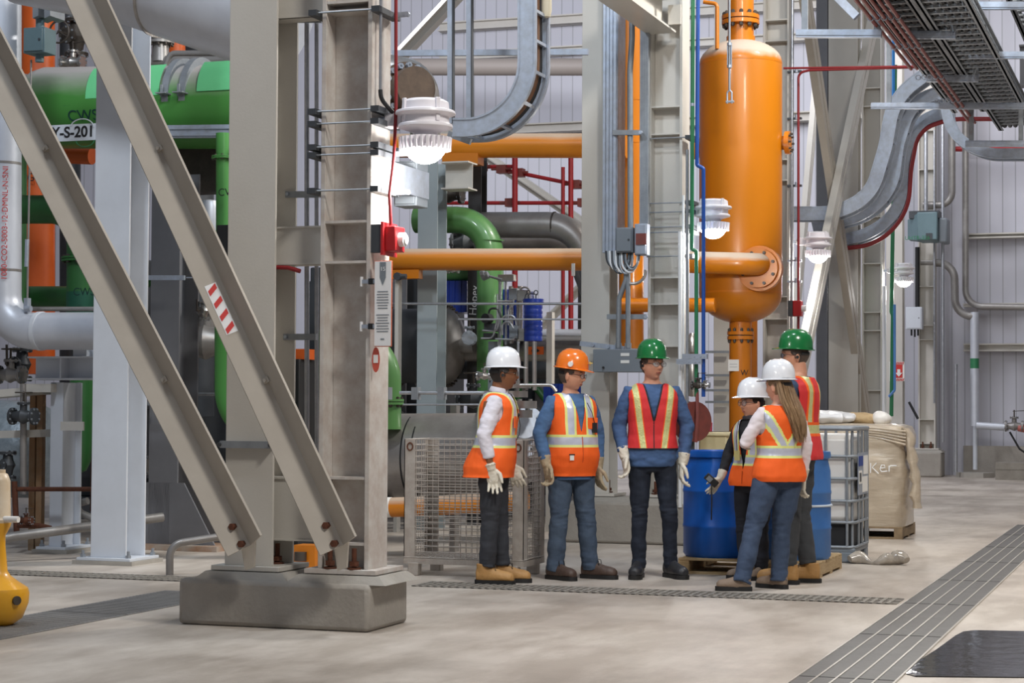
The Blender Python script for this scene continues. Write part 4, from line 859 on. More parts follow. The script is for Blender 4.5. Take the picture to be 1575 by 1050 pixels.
a_, b_ = P(751, 525, 20.6), P(765, 640, 20.6); mb = MB(); mb.box((a_.x, 20.6, 0), (b_.x, 20.7, a_.z))
for k in range(16): z = .3+k*.09; mb.box((a_.x+.02, 20.59, z), (a_.x+.03, 20.6, z+.03), 1)
mb.build('support_strut', [boxgrey, dark], t)
# slim rails
for i, (x0, x1, py, w_, Y, lab) in enumerate(((604, 897, 467, 4, 20.0, 'slim steel rail crossing the whole middle bay'), (705, 897, 491, 3, 20.1, 'second slim steel rail just below the first'), (615, 752, 604, 6, 16.0, 'steel pipe rail above the large grey pipe'), (620, 740, 622, 3, 16.2, 'thin rod under the steel pipe rail'), (800, 905, 516, 3, 21, 'thin conduit behind the blue filter, lower'), (300, 345, 606, 5, 17.2, 'short steel pipe left of the flange column'))):
    a_, b_ = P(x0, py, Y), P(x1, py, Y); t = thing('steel_rail', a_, lab, 'rail'); MB().cyl(a_, b_, wr(a_, w_), 10).build('tube', conduit, t)
    if py == 604:
        for px in (596, 640, 680): mb = MB(); q = P(px, 604, Y); mb.box(q+Vector((-.03, -.04, -.06)), q+Vector((.03, .04, .05))); mb.build('clamp', galv_dull, t)
q = [P(800, 592, 15.9), P(848, 592, 15.9), P(856, 602, 15.9)]; pipe('bent_rail', 'bent steel bar between the two nearest helmets', q, .014, stainless, .05)
for px, w_, y0, y1, Y, m, lab in ((847, 9, 480, 640, 20.6, col_paint, 'slim pale post between the left and the orange helmet'), (613, 6, 425, 640, 19.9, col_paint, 'slim grey post right of the tall notice'), (700, 10, 620, 650, 17.4, pipe_grey, 'stub post behind the wire cage')):
    a_, b_ = P(px, y0, Y), P(px, y1, Y); MB().bar((a_.x, Y, 0), a_, wr(a_, w_)*2, .1, (0, 1, 0)).build('steel_post', m, label=lab, cat='post')
# scaffold
YS = 26.5
def scaf(lab, pts, w_, cl=()):
    q = [P(a, b, YS+(.15 if abs(pts[0][0]-pts[1][0]) > 10 else 0)) for a, b in pts]; t = thing('scaffold_tube', q[0], lab, 'scaffold tube', 'red scaffold tubes')
    MB().cyl(q[0], q[1], wr(q[0], w_), 12).build('tube', red, t)
    for c in cl: c = q[0].lerp(q[1], c); mb = MB(); mb.box(c+Vector((-.07, -.1, -.06)), c+Vector((.07, .05, .06))); mb.cyl(c+Vector((-.15, -.08, 0)), c+Vector((.15, -.08, 0)), .02, 6); mb.build('coupler', redbrown, t)
scaf('thick red scaffold upright right of the gooseneck', [(792, 236), (792, 640)], 9)
scaf('thick red scaffold upright near the flange column', [(878, 236), (878, 640)], 8)
scaf('thin short red scaffold upright next to the thick right one', [(866, 257), (866, 640)], 6)
scaf('level red scaffold tube crossing behind the gooseneck', [(650, 312), (940, 312)], 6, (.48, .86))
scaf('sloping red scaffold tube descending to the right', [(765, 259), (940, 295)], 6, (.05, .2, .7, .82))
scaf('short level red scaffold tube meeting the sloping one', [(600, 258), (790, 256)], 6, (.75,))
scaf('top red scaffold rail under the upper orange pipe', [(735, 239), (940, 238)], 5)
for i, (pts, w_, Y, lab) in enumerate((([(742, 236), (900, 345)], 14, 30, 'pale diagonal wall brace behind the scaffold'), ([(900, 435), (800, 535)], 12, 30, 'pale diagonal wall brace low behind the blue filter'), ([(610, 92), (715, -20)], 18, 30, 'pale diagonal brace at the top behind the cable ladder'))):
    a_, b_ = P(*pts[0], Y), P(*pts[1], Y); mb = MB(); mb.bar(a_, b_, wr(a_, w_)*2, wr(a_, w_)*2, (0, 1, 0)); mb.bar(a_-Vector((0, .1, 0)), b_-Vector((0, .1, 0)), .02, wr(a_, w_)*2, (0, 1, 0)); mb.build('wall_brace', col_paint, label=lab, cat='brace')
pp('roof_duct', 'long brownish grey duct high on the far wall', [(560, 103), (940, 103)], 26, M('dull_duct', '8E857E', .6), 38)
a_ = P(893, 400, 24); mb = MB(); mb.box((P(889, 430, 24).x, 24, 0), (P(895, 430, 24).x, 24.1, P(889, 430, 24).z)); mb.build('black_rack_post', black_steel, label='black rack upright right of the thick scaffold upright', cat='post')
# elbow with blind flange next to the nearest lamp
Yq = 15.2; c = P(640, 140, Yq)
t = thing('blind_flange_pipe', c, 'pale pipe elbow with a rusty brown bolted blind flange behind the nearest lamp', 'pipe')
MB().tube(fillet([P(540, 95, Yq+.3), P(652, 118, Yq+.3), P(655, 240, Yq+.3)], .25), wr(c, 48), 28).build('pipe_run', pipe_grey, t)
c = P(622, 140, Yq); n_ = Vector((.75, -.65, 0)).normalized(); r = .24; mb = MB(); mb.cyl(c-n_*.05, c+n_*.0, r, 40); mb.build('flange_ring', white_steel, t)
mb = MB(); mb.cyl(c+n_*.01, c+n_*.06, r, 40); mb.cyl(c+n_*.06, c+n_*.22, r*.75, 32); mb.build('brown_cover', M('brown_flange_metal', '6E5B4B', .6, .1, '4F4238', 12, .8), t)
u = n_.cross(Vector((0, 0, 1))).normalized(); v_ = n_.cross(u); mb = MB()
for k in range(16):
    a = 2*math.pi*k/16; q = c+(u*math.cos(a)+v_*math.sin(a))*r*.87; mb.cyl(q-n_*.08, q+n_*.1, .012, 6); mb.cyl(q+n_*.06, q+n_*.10, .026, 6)
mb.build('bolt_ring', galv, t)
# ---------------------------------------------------------------- orange tank
YT = 21.8; c = P(1139, 300, YT); r = wr(c, 127)
zt, zt2, zb2, zbt = P(1139, 62, YT).z, P(1139, 98, YT).z, P(1139, 452, YT).z, P(1139, 497, YT).z
t = thing('orange_tank', (c.x, YT, zbt), 'tall orange pressure tank with domed ends behind the second lamp', 'tank')
def dome(z0, z1, n=8): return [(r*math.cos(k/n*math.pi/2), z0+(z1-z0)*math.sin(k/n*math.pi/2)) for k in range(n+1)]
MB().lathe([(0, zbt)]+dome(zb2, zbt)[::-1][1:]+dome(zt2, zt), (c.x, YT, 0), n=64).build('shell', orange_tank, t)
for z, k in ((zt2-.02, 1.004), (zb2, 1.004)): MB().cyl((c.x, YT, z), (c.x, YT, z+.02), r*k, 64).build('weld_seam', orange, t)
mb = MB(); mb.cyl((c.x, YT, zt-.06), (c.x, YT, 7.5), wr(c, 40), 28); mb.cyl((c.x, YT, zt-.1), (c.x, YT, zt+.04), wr(c, 44), 28); mb.build('top_nozzle', orange, t)
mb = MB(); flange(mb, P(1139, 31, YT), (0, 0, 1), wr(c, 58), .045, 12); mb.build('flange', [orange, dark_metal], t)
zb3 = P(1141, 660, YT).z
mb = MB(); mb.cyl((c.x, YT, zbt+.1), (c.x, YT, zb3-.5), wr(c, 34), 28); mb.build('outlet_pipe', orange, t)
mb = MB(); flange(mb, P(1139, 516, YT), (0, 0, 1), wr(c, 41), .04, 10); mb.build('flange', [orange, dark_metal], t)
q = P(1132, 562, YT); w_ = .062
mb = MB(); yy = YT-wr(c, 34)-.004; mb.box((q.x-w_, yy, q.z-w_*1.05), (q.x+w_, yy+.004, q.z+w_*1.05)); mb.build('paper_label', paper, t)
mb = MB(); mb.box((q.x-w_*.7, yy-.001, q.z+.01), (q.x+w_*.7, yy, q.z+.014)); mb.box((q.x-w_*.7, yy-.001, q.z-.02), (q.x+w_*.7, yy, q.z-.016)); mb.build('label_print', boxgrey, t)
text('W', 'pipe_marking', P(1145, 573, YT-wr(c, 34)-.0), (1, 0, 0), (0, 0, 1), .085, ink, t)
# side nozzle with elbow flange
yf = YT-r-.12; pth = [P(1020, 402, yf-.18), P(1168, 406, yf-.18), P(1168, 406, YT-.1)]
MB().tube(fillet(pth, .22, 10), wr(pth[1], 34), 28).build('nozzle_pipe', orange_tank, t)
q = P(1166, 412, yf+.05); mb = MB(); mb.cyl(q, q+Vector((0, .06, 0)), wr(q, 60), 36); mb.cyl(q+Vector((0, .06, 0)), q+Vector((0, .16, 0)), wr(q, 70), 36)
for k in range(8):
    a = (k+.5)*math.pi/4; p = q+Vector((math.cos(a), 0, math.sin(a)))*wr(q, 60)*.84; mb.cyl(p-Vector((0, .03, 0)), p+Vector((0, .02, 0)), .018, 8, mi=1)
mb.build('nozzle_flange', [orange, dark_metal], t)
q = P(1203, 218, YT); mb = MB(); mb.cyl(q+Vector((-.25, .1, 0)), q+Vector((.02, .1, 0)), wr(q, 22), 20); mb.cyl(q+Vector((.02, .1, 0)), q+Vector((.07, .1, 0)), wr(q, 36), 24)
for k in range(8): a = k*math.pi/4; p = q+Vector((.07, .1+math.cos(a)*.1, math.sin(a)*.1)); mb.cyl(p, p+Vector((.03, 0, 0)), .014, 6, mi=1)
mb.build('side_nozzle', [orange, dark_metal], t)
q = P(1080, 226, YT); mb = MB(); mb.cyl(q+Vector((.3, .1, 0)), q+Vector((-.08, .1, 0)), wr(q, 18), 20); mb.cyl(q+Vector((-.08, .1, 0)), q+Vector((-.12, .1, 0)), wr(q, 34), 24); mb.build('side_nozzle', orange_dust, t)
pp('orange_pipe', 'orange pipe standing behind the tank outlet', [(1156, 470), (1156, 700)], 18, orange, 22.6)
pp('slim_orange_pipe', 'slim orange pipe hooked beside the tank top flange', [(1082, 3), (1103, 6), (1103, 75)], 6, orange, 21.4, bend=.05)
t = thing('turnbuckle_rod', P(1122, 160, 20.7), 'steel hanger rod with turnbuckle and clevis in front of the orange tank', 'hanger')
MB().cyl(P(1122, -60, 20.7), P(1122, 140, 20.7), .013, 8).build('rod', galv_dull, t)
mb = MB(); a, b = P(1122, 70, 20.7), P(1122, 100, 20.7)
for dx in (-.02, .02): mb.bar(a+Vector((dx, 0, 0)), b+Vector((dx, 0, 0)), .012, .02, (0, 1, 0))
mb.cyl(a, a+Vector((0, 0, .03)), .028, 8); mb.cyl(b, b-Vector((0, 0, .03)), .028, 8); mb.build('turnbuckle', galv, t)
mb = MB(); a = P(1122, 138, 20.7)
for dx in (-.025, .025): mb.tube(fillet([a, a+Vector((dx, 0, -.03)), a+Vector((dx, 0, -.15))], .02), .01, 8)
mb.cyl(a+Vector((-.04, 0, -.13)), a+Vector((.05, 0, -.13)), .014, 8); mb.build('clevis', galv, t)
# ---------------------------------------------------------------- trays, conduits and boxes on the second pair
Yt = YB2-.16
def stack(x0, x1, y0, y1, Y, m, lab, name='cable_tray', d=.12):
    t = thing(name, P(x0, y1, Y), lab, 'cable tray'); a, b = P(x0, y0, Y), P(x1, y1, Y)
    mb = MB(); mb.box((a.x, Y, b.z), (b.x, Y+d, a.z)); n = 4
    for k in range(n): x = a.x+(b.x-a.x)*(k+.5)/n; mb.box((x-.012, Y-.015, b.z), (x+.012, Y, a.z))
    mb.build('side_rail', m, t); return t
t = stack(928, 948, -40, 388, Yt, galv, 'vertical galvanised cable tray in front of the second flange column')
mb = MB(); a = P(949, 20, Yt+.1); z = a.z; x = P(952, 200, Yt+.1).x; mb.box((x, Yt+.02, P(950, 388, Yt).z), (x+.01, Yt+.3, P(950, -40, Yt).z))
for k in range(40): zz_ = P(950, 388, Yt).z+k*.07; mb.box((x-.004, Yt+.1, zz_), (x, Yt+.2, zz_+.035), 1)
mb.build('slotted_rail', [galv, dark], t)
stack(985, 997, 35, 390, Yt+.05, galv_dull, 'narrow steel strut rail left of the second web column', 'strut_rail', .05)
pp('conduit', 'thick grey conduit in front of the tall orange riser', [(972, 28), (972, 60), (969, 110), (970, 400)], 9, galv_dull, Yt, cat='conduit', bend=.4)
for py, lab in ((204, 'cross strut halfway up between tray and web column'), (487, 'cross strut under the grey electrical boxes')):
    a, b = P(943 if py < 300 else 934, py, Yt-.03), P(986 if py < 300 else 994, py, Yt-.03); t = thing('strut_channel', a, lab, 'strut channel'); mb = MB(); mb.bar(a, b, .04, .05); mb.build('rail', galv_dull, t); mb = MB(); mb.cyl(b, b+Vector((0, -.03, 0)), .02, 6); mb.build('bolt', galv, t)
for x0, y0, x1, y1, lab in ((947, 350, 973, 388, 'left grey electrical box above the looping cables'), (976, 344, 995, 392, 'right grey electrical box with red tag above the looping cables')):
    lo, hi = boxpx(x0, y0, x1, y1, Yt-.12, .12); t = encl('electrical_box', lab, lo, hi, boxgrey if x0 < 960 else galv)
    if x0 > 960: a, b = P(978, 359, Yt-.14), P(994, 376, Yt-.14); mb = MB(); mb.box((a.x, Yt-.145, b.z), (b.x, Yt-.137, a.z)); mb.build('red_tag', redbrown, t)
rr = random.Random(4)
for k in range(11):
    x0 = 932+k*3; x1 = x0+18+rr.random()*8; dp = 420-abs(k-5)*1.5+rr.random()*8
    if x1 > 990: x1 = 990
    q = [P(x0, 386, Yt-.06), P(x0+1, dp-12, Yt-.07-.01*k), P((x0+x1)/2, dp, Yt-.08-.01*k), P(x1-1, dp-12, Yt-.07-.01*k), P(x1, 388, Yt-.06)]
    MB().tube(fillet(q, .15, 4), .011, 7).build('looped_cable', (darkgrey, galv_dull, white)[k % 3], label='grey cable looping below the electrical boxes', cat='cable', group='cables looping below the electrical boxes')
for px, pts in ((952, [(963, 400), (963, 430), (952, 460), (951, 535)]), (966, [(966, 400), (966, 535)]), (980, [(966, 436), (992, 436), (993, 415)])):
    pp('conduit', {952: 'curved grey conduit dropping to the wide grey panel', 966: 'straight grey conduit dropping to the wide grey panel', 980: 'bright bent conduit below the looping cables'}[px], pts, 8 if px < 980 else 5, galv_dull if px < 980 else stainless, Yt-.1, cat='conduit', bend=.12, n=12)
lo, hi = boxpx(912, 537, 990, 572, Yt-.15, .22); t = encl('wide_panel', 'wide grey electrical panel with two white labels behind the orange helmet', lo, hi, boxgrey, False)
for py in (545, 556):
    a = P(961, py, Yt-.16); mb = MB(); mb.box((a.x-.045, Yt-.155, a.z-.015), (a.x+.045, Yt-.15, a.z+.015)); mb.build('white_label', paper, t)
mb = MB(); a = P(928, 565, Yt-.16); mb.cyl(a, a+Vector((0, -.01, 0)), .012, 10); mb.build('lock', dark, t)
for px in (951, 966):
    a = P(px, 535, Yt-.08); mb = MB(); mb.cyl(a+Vector((0, 0, -.02)), a+Vector((0, 0, .05)), .035, 8); mb.build('gland', galv, t)
a, b = P(893, 528, Yt-.03), P(960, 536, Yt-.03); mb = MB(); mb.bar(a.lerp(b, .0), b, .06, .05)
for k in (.3, .65): q = a.lerp(b, k); mb.cyl(q, q+Vector((0, -.06, 0)), .022, 8)
mb.build('strut_channel', galv, label='strut with two bolts across the second flange column', cat='strut channel')
# lit conduits right of the second web column
for i, (px, w_, m, y0, y1, lab, dy) in enumerate(((1046, 6, white, 356, 780, 'bright white conduit closest to the second web column', .02), (1057, 5, conduit, 230, 690, 'steel conduit second from the second web column', -.02), (1051, 4, white, 300, 790, 'thin white conduit between two brighter ones', .05))):
    t = thing('conduit', P(px, y1, Yt+dy), lab, 'conduit'); MB().cyl(P(px, y0, Yt+dy), P(px, y1, Yt+dy), wr(P(px, y0, Yt), w_), 12).build('tube', m, t)
pp('green_conduit', 'slim green pipe running down beside the second web column', [(1066, -60), (1064, 383), (1071, 386), (1071, 610)], 6, greenpipe, Yt-.02, bend=.02, bands=((0, .5, .03, galv),), n=12)
pp('blue_conduit', 'slim blue pipe with a jog in front of the orange tank', [(1074, -60), (1072, 254), (1082, 259), (1082, 610)], 6, bluepipe, Yt-.04, bend=.03, n=12)
for py, x0, x1, lab in ((556, 1041, 1080, 'lower galvanised bracket holding the slim pipes'), (548, 1050, 1088, 'upper galvanised bracket holding the slim pipes')):
    a, b = P(x0, py, Yt-.07), P(x1, py, Yt-.07); mb = MB(); mb.bar(a, b, .05, .05)
    for k in (.5, .75, .9): q = a.lerp(b, k); mb.cyl(q, q+Vector((0, -.035, 0)), .008, 6)
    mb.build('pipe_bracket', galv, label=lab, cat='bracket')
for px, py, m, s, lab in ((1074, 592, dark_metal, .055, 'bronze valve on the slim green pipe'), (1085, 592, stainless, .035, 'small brass and steel valve on the slim blue pipe')):
    valve(P(px, py, Yt-.06), s, (1, 0, 0), m, lab, False)
t = thing('gas_cylinder', P(1064, 625, 20.6), 'steel sample cylinder behind the slim pipes', 'cylinder')
c = P(1064, 610, 20.6); hh = P(1064, 512, 20.6).z-c.z; MB().lathe([(0, 0), (.05, .01), (.06, .05), (.06, hh*.55), (.03, hh*.62), (.03, hh*.66), (.06, hh*.7), (.06, hh*.9), (.02, hh), (0, hh)], c, n=18).build('body', stainless, t)
t = thing('hose_reel', P(1066, 690, 19.0), 'red hose reel behind the blue drum', 'hose reel')
c = P(1064, 648, 19.0); ax = Vector((.75, -.65, 0)).normalized(); mb = MB()
mb.cyl(c-ax*.06, c-ax*.05, .2, 28); mb.cyl(c+ax*.05, c+ax*.06, .2, 28); mb.cyl(c-ax*.06, c+ax*.06, .11, 20); mb.build('reel', redbrown, t)
MB().bar(c-Vector((0, 0, c.z)), c, .05, .05, (0, 1, 0)).build('stand', darkgrey, t)
a = P(1072, 600, 19.0); MB().tube([a, P(1073, 640, 18.9), P(1070, 680, 18.9)], .018, 8).build('red_hose', redbrown, label='dark red hose hanging beside the hose reel', cat='hose')
lo, hi = boxpx(1074, 664, 1120, 700, 19.6, .5); t = thing('cream_tub', lo, 'cream plastic tub behind the front blue drum', 'tub'); mb = MB(); mb.box((lo[0], lo[1], 0), hi); mb.build('tub', M('cream_plastic', 'CDBE93', .5), t, bevel=.03); mb = MB(); mb.box((lo[0]-.02, lo[1]-.02, hi[2]-.04), (hi[0]+.02, hi[1]+.02, hi[2])); mb.build('rim', M('cream_plastic2', 'D9CBA2', .5), t, bevel=.01)
lo, hi = boxpx(1078, 628, 1092, 664, 20.2, .15); mb = MB(); mb.lathe([(0, 0), (.07, 0), (.075, .15), (.03, .2), (.03, .24), (0, .24)], ((lo[0]+hi[0])/2, 20.2, hi[2]-.3), n=18); mb.build('pink_bottle', M('pink_liquid_bottle', 'C8385A', .3), label='pink plastic bottle seen above the cream tub', cat='bottle')
# wall panel between second pair and tank outlet: grey flange column of the third pair carries these channels
for py in (541, 577, 600, 618):
    a, b = P(1085, py, YC-.06), P(1122, py, YC-.06); MB().bar(a, b, .03, .03).build('strut_channel', galv_dull, label='strut channel on the grey column left of the tank outlet, '+{541: 'topmost', 577: 'second from top', 600: 'third from top', 618: 'lowest'}[py], cat='strut channel')
# third pair: red conduit, alarm box
q = PX(1228, 400, XR1+.15)
pipe('red_conduit', 'long red pipe bending down beside the third web column', [P(1418, 103, q.y-.1), P(1245, 108, q.y-.1), P(1228, 112, q.y-.1), P(1228, 560, q.y-.1)], .016, redpipe, .25, cat='conduit', n=10)
pipe('red_conduit', 'thin red pipe running level at the top right of the tank', [P(1205, 105, q.y-.3), P(1425, 102, q.y-.3)], .014, redpipe, cat='conduit', n=10)
a, b = P(1219, 462, q.y-.25), P(1232, 486, q.y-.25); t = thing('fire_alarm_box', a, 'small red alarm box above the tall green helmeted man', 'alarm', 'red alarm boxes on columns')
mb = MB(); mb.box((a.x, a.y, b.z), (b.x, a.y+.14, a.z)); mb.build('box_body', red, t, bevel=.01); mb = MB(); mb.box((a.x-.06, a.y, b.z), (a.x, a.y+.14, a.z)); mb.build('back_plate', darkgrey, t); mb = MB(); mb.cyl((b.x, a.y+.06, (a.z+b.z)/2), (b.x+.05, a.y+.06, (a.z+b.z)/2), .04, 14); mb.build('dial', white, t)
for k, (py, lab) in enumerate(((110, 'uppermost'), (182, 'second'), (285, 'third'), (400, 'fourth'), (432, 'lowest'))):
    z = zc_(py); t = thing('beam_clamp', (XR1, YC-.02, z), lab+' small clamp on the right edge of the third web column', 'clamp'); mb = MB(); mb.box((XR1-.02, YC-.04, z-.025), (XR1+.16, YC+.02, z+.0)); mb.build('channel', darkgrey if k < 3 else galv, t); mb = MB(); mb.cyl((XR1+.1, YC-.05, z-.03), (XR1+.1, YC-.05, z+.03), .02, 8); mb.build('bolt', galv, t)
pipe('conduit', 'steel conduit on the right face of the third web column', [P(1219, -40, YC-.03), P(1217, 590, YC-.03)], .02, conduit, cat='conduit', n=10)
# X bracing between third and fourth pairs
XB = XR1+.07
def xbrace(p0, p1, w_, m, lab, X):
    a, b = PX(*p0, X), PX(*p1, X); t = thing('bay_brace', b, lab, 'brace', 'cross braces between the far columns')
    d = (b-a).normalized(); n_ = Vector((1, 0, 0)); s = d.cross(n_); hw = w_/2
    mb = MB(); mb.bar(a-s*hw*.56, b-s*hw*.56, .02 if 0 else .10, hw*.88, s); mb.build('channel', m, t); mb = MB(); mb.bar(a+s*hw*.56, b+s*hw*.56, .10, hw*.88, s); mb.build('channel', m, t); return t
xbrace((1236, -20), (1332, 640), .36, MATS['brace_paint'], 'grey bay brace leaning down to the right beside the third web column', XB+.02)
xbrace((1346, 20), (1216, 640), .34, col_paint, 'bright white bay brace leaning down to the left over the farther lamp', XB+.13)
xbrace((1262, 60), (1212, 620), .3, col_paint, 'shaded bay brace leaning down to the left behind the alarm box', XB-1.9)
for px0, px1, py, Y, lab in ((1277, 1322, 540, 29.5, 'grey column glimpsed behind the tall man'), (1258, 1275, 540, 31, 'slim grey column glimpsed left of the bay braces')):
    a, b = P(px0, py, Y), P(px1, py, Y); mb = MB(); hbeam(mb, ((a.x+b.x)/2, Y, 0), ((a.x+b.x)/2, Y, 12), b.x-a.x, .3, .02, .015, (1, 0, 0)); mb.build('steel_column', dark_steel if px0 < 1270 else col_paint, label=lab, cat='column')
# green and blue slim pipes of the far bay
Yd_ = YD-.3
pp('green_conduit', 'slim green pipe beside the farthest lamp', [(1377, 100), (1374, 300), (1371, 480), (1373, 484), (1371, 640)], 6, greenpipe, Yd_, bend=.1, n=10)
pp('blue_conduit', 'slim bright blue pipe at the top beside the cable ladder curve', [(1374, 50), (1374, 150)], 5, M('bright_blue_pipe', '1E86D8', .4), Yd_-.1, n=10)
pp('blue_conduit', 'slim pale blue pipe in front of the fire sign', [(1376, 468), (1376, 600), (1367, 610)], 4, M('pale_blue_pipe', '5B8FD0', .4), Yd_-.1, bend=.05, n=10)
pp('conduit', 'bright lit conduit on the edge of the farthest lamp column', [(1360, 440), (1360, 640)], 6, white, Yd_, cat='conduit', n=10)
# fire extinguisher sign
a, b = P(1374, 556, YE-.35), P(1391, 586, YE-.35); t = thing('fire_sign', a, 'small square red and white fire equipment sign with a down arrow on the far column', 'sign')
mb = MB(); mb.box((a.x-.08, YE-.34, b.z), (b.x, YE-.32, a.z)); mb.build('sign_face', paper, t); mb = MB(); w_ = b.x-a.x; h_ = a.z-b.z
mb.box((a.x+.03, YE-.35, b.z+.07), (b.x-.04, YE-.34, a.z-.06)); mb.build('red_field', inkred, t)
mb = MB(); cx = (a.x+b.x)/2; mb.prism([(cx-.03, YE-.36, b.z+.24), (cx+.03, YE-.36, b.z+.24), (cx+.03, YE-.36, b.z+.17), (cx+.07, YE-.36, b.z+.17), (cx, YE-.36, b.z+.09), (cx-.07, YE-.36, b.z+.17), (cx-.03, YE-.36, b.z+.17)], (0, 1, 0), .008); mb.build('down_arrow', paper, t)
mb = MB()
for k in range(9):
    x = a.x-.07+k*(w_+.06)/9
    for z in (b.z+.005, a.z-.055): mb.prism([(x, YE-.352, z), (x+.015, YE-.352, z), (x+.035, YE-.352, z+.05), (x+.02, YE-.352, z+.05)], (0, 1, 0), .008)
mb.build('hatched_border', inkred, t)
# ---------------------------------------------------------------- far wall services
Yw = 40.6
def wp(name, lab, pts, w_, m, **k): return pp(name, lab, pts, w_, m, Yw-k.pop('dy', 0), **k)
wp('wall_pipe', 'silver insulated pipe turning level along the right wall', [(1485, -40), (1485, 471), (1620, 473)], 10, pipe_grey, bend=.35)
wp('wall_pipe', 'silver insulated pipe with two bends stepping down to the right', [(1412, 404), (1468, 404), (1469, 486), (1501, 486)], 12, pipe_grey, bend=.35, dy=.2)
wp('wall_pipe', 'silver insulated downpipe with a green band', [(1499, 480), (1499, 655)], 13, insul, dy=.2, bands=((0, .45, .2, greenpipe), (0, .62, .45, insul)))
wp('wall_pipe', 'slim white standpipe below the silver downpipe', [(1500, 650), (1500, 722)], 7, white_steel)
wp('wall_pipe', 'silver stub pipe sticking out right near the floor', [(1502, 654), (1552, 657)], 11, insul, dy=.4)
t = valve(P(1560, 655, Yw-.5), .14, (1, 0, 0), pipe_grey, 'valve at the end of the silver stub pipe', False)
wp('wall_pipe', 'pinkish hose end at the right edge of the picture', [(1566, 657), (1600, 664)], 12, M('pink_fitting', 'B86A62', .5), dy=.5)
wp('wall_pipe', 'thin drain line hanging from the stub pipe', [(1553, 664), (1568, 690), (1600, 712)], 3, dark, dy=.4)
wp('wall_pipe', 'short level silver pipe above the unit heater', [(1420, 315), (1464, 315), (1464, -40)], 11, pipe_grey, bend=.25, dy=.3)
for px, w_, y0, y1, lab in ((1424, 6, 180, 330, 'vertical wall pipe behind the cable ladder, leftmost'), (1437, 3, 200, 620, 'thin shining vertical conduit on the far column'), (1411, 7, 380, 480, 'black conduit feeding the small wall box'), (1450, 5, 150, 680, 'vertical wall pipe on the right edge of the far column'), (1470, 6, 560, 726, 'slim conduit at the foot of the right wall')):
    wp('wall_conduit', lab, [(px, y0), (px, y1)], w_, dark if 'black' in lab else conduit, n=10, dy=.55, cat='conduit')
a, b = P(1396, 329, YE-.9), P(1458, 374, YE-.9)
t = thing('unit_heater', b, 'grey green sheet metal unit heater hung on the far column', 'heater')
mb = MB(); Y0 = YE-.9; w_ = b.x-a.x; h_ = a.z-b.z
mb.prism([(a.x, Y0, b.z+.1), (a.x+w_*.3, Y0-.3, b.z+.05), (a.x+w_*.3, Y0-.3, a.z-.02), (a.x, Y0, a.z-.12)], (0, 1, 0), .5); mb.build('hood', boxteal, t)
mb = MB(); mb.box((a.x+w_*.28, Y0-.3, b.z+.05), (a.x+w_*.78, Y0+.5, a.z)); mb.build('casing', boxteal, t, bevel=.02)
mb = MB(); mb.box((a.x+w_*.78, Y0-.1, b.z), (a.x+w_, Y0+.4, a.z-.1)); mb.build('motor_guard', boxgrey, t, bevel=.04)
q = P(1429, 364, Y0-.3); mb = MB(); mb.box((q.x-.06, Y0-.32, q.z-.05), (q.x+.06, Y0-.3, q.z+.07)); mb.build('control_box', darkgrey, t)
text('UHTR-326', 'unit_tag', P(1399+12, 366, Y0-.33), (1, 0, 0), (0, 0, 1), .11, greenpipe, t)
mb = MB(); a2 = P(1400, 326, Y0); b2_ = P(1446, 336, Y0); mb.box((a2.x, Y0-.2, b2_.z), (b2_.x, Y0+.3, a2.z)); mb.build('top_flange', darkgrey, t)
lo, hi = boxpx(1393, 472, 1418, 506, YE-.5, .25); encl('wall_switch_box', 'small light grey switch box on the far column', lo, hi, white_steel, True)
for k, px in enumerate((1402, 1407, 1412)): pp('wall_conduit', ('left', 'middle', 'right')[k]+' short black cable under the small switch box', [(px, 504), (px, 518-abs(k-1)*2)], 3, dark, YE-.4, n=8, cat='cable')
mb = MB(); a, b = P(1531, 711, 39.2), P(1640, 737, 39.2); mb.box((a.x, 39.2, 0), (b.x, 39.8, a.z)); mb.box((a.x, 39.19, a.z*.6), (b.x, 39.2, a.z*.62)); mb.build('timber_block', M('weathered_timber', '9B958B', .8, 0, '7C766D', 6, .9), label='weathered timber block lying at the foot of the right wall', cat='timber', bevel=.02)
mb = MB(); a = P(1500, 727, 40.3); mb.cyl((a.x, 40.3, 0), (a.x, 40.3, .1), .38, 6); mb.build('pipe_footing', grout, label='low concrete footing under the slim white standpipe', cat='footing')
wp('black_hose', 'black hoses leaning against the far wall', [(1398, 618), (1412, 644)], 4, dark, dy=.6, n=8, cat='hose')
a = P(1466, 0, 40.9)
for px, lab in ((1500, 'faint vertical wall joint strip left'),): pass
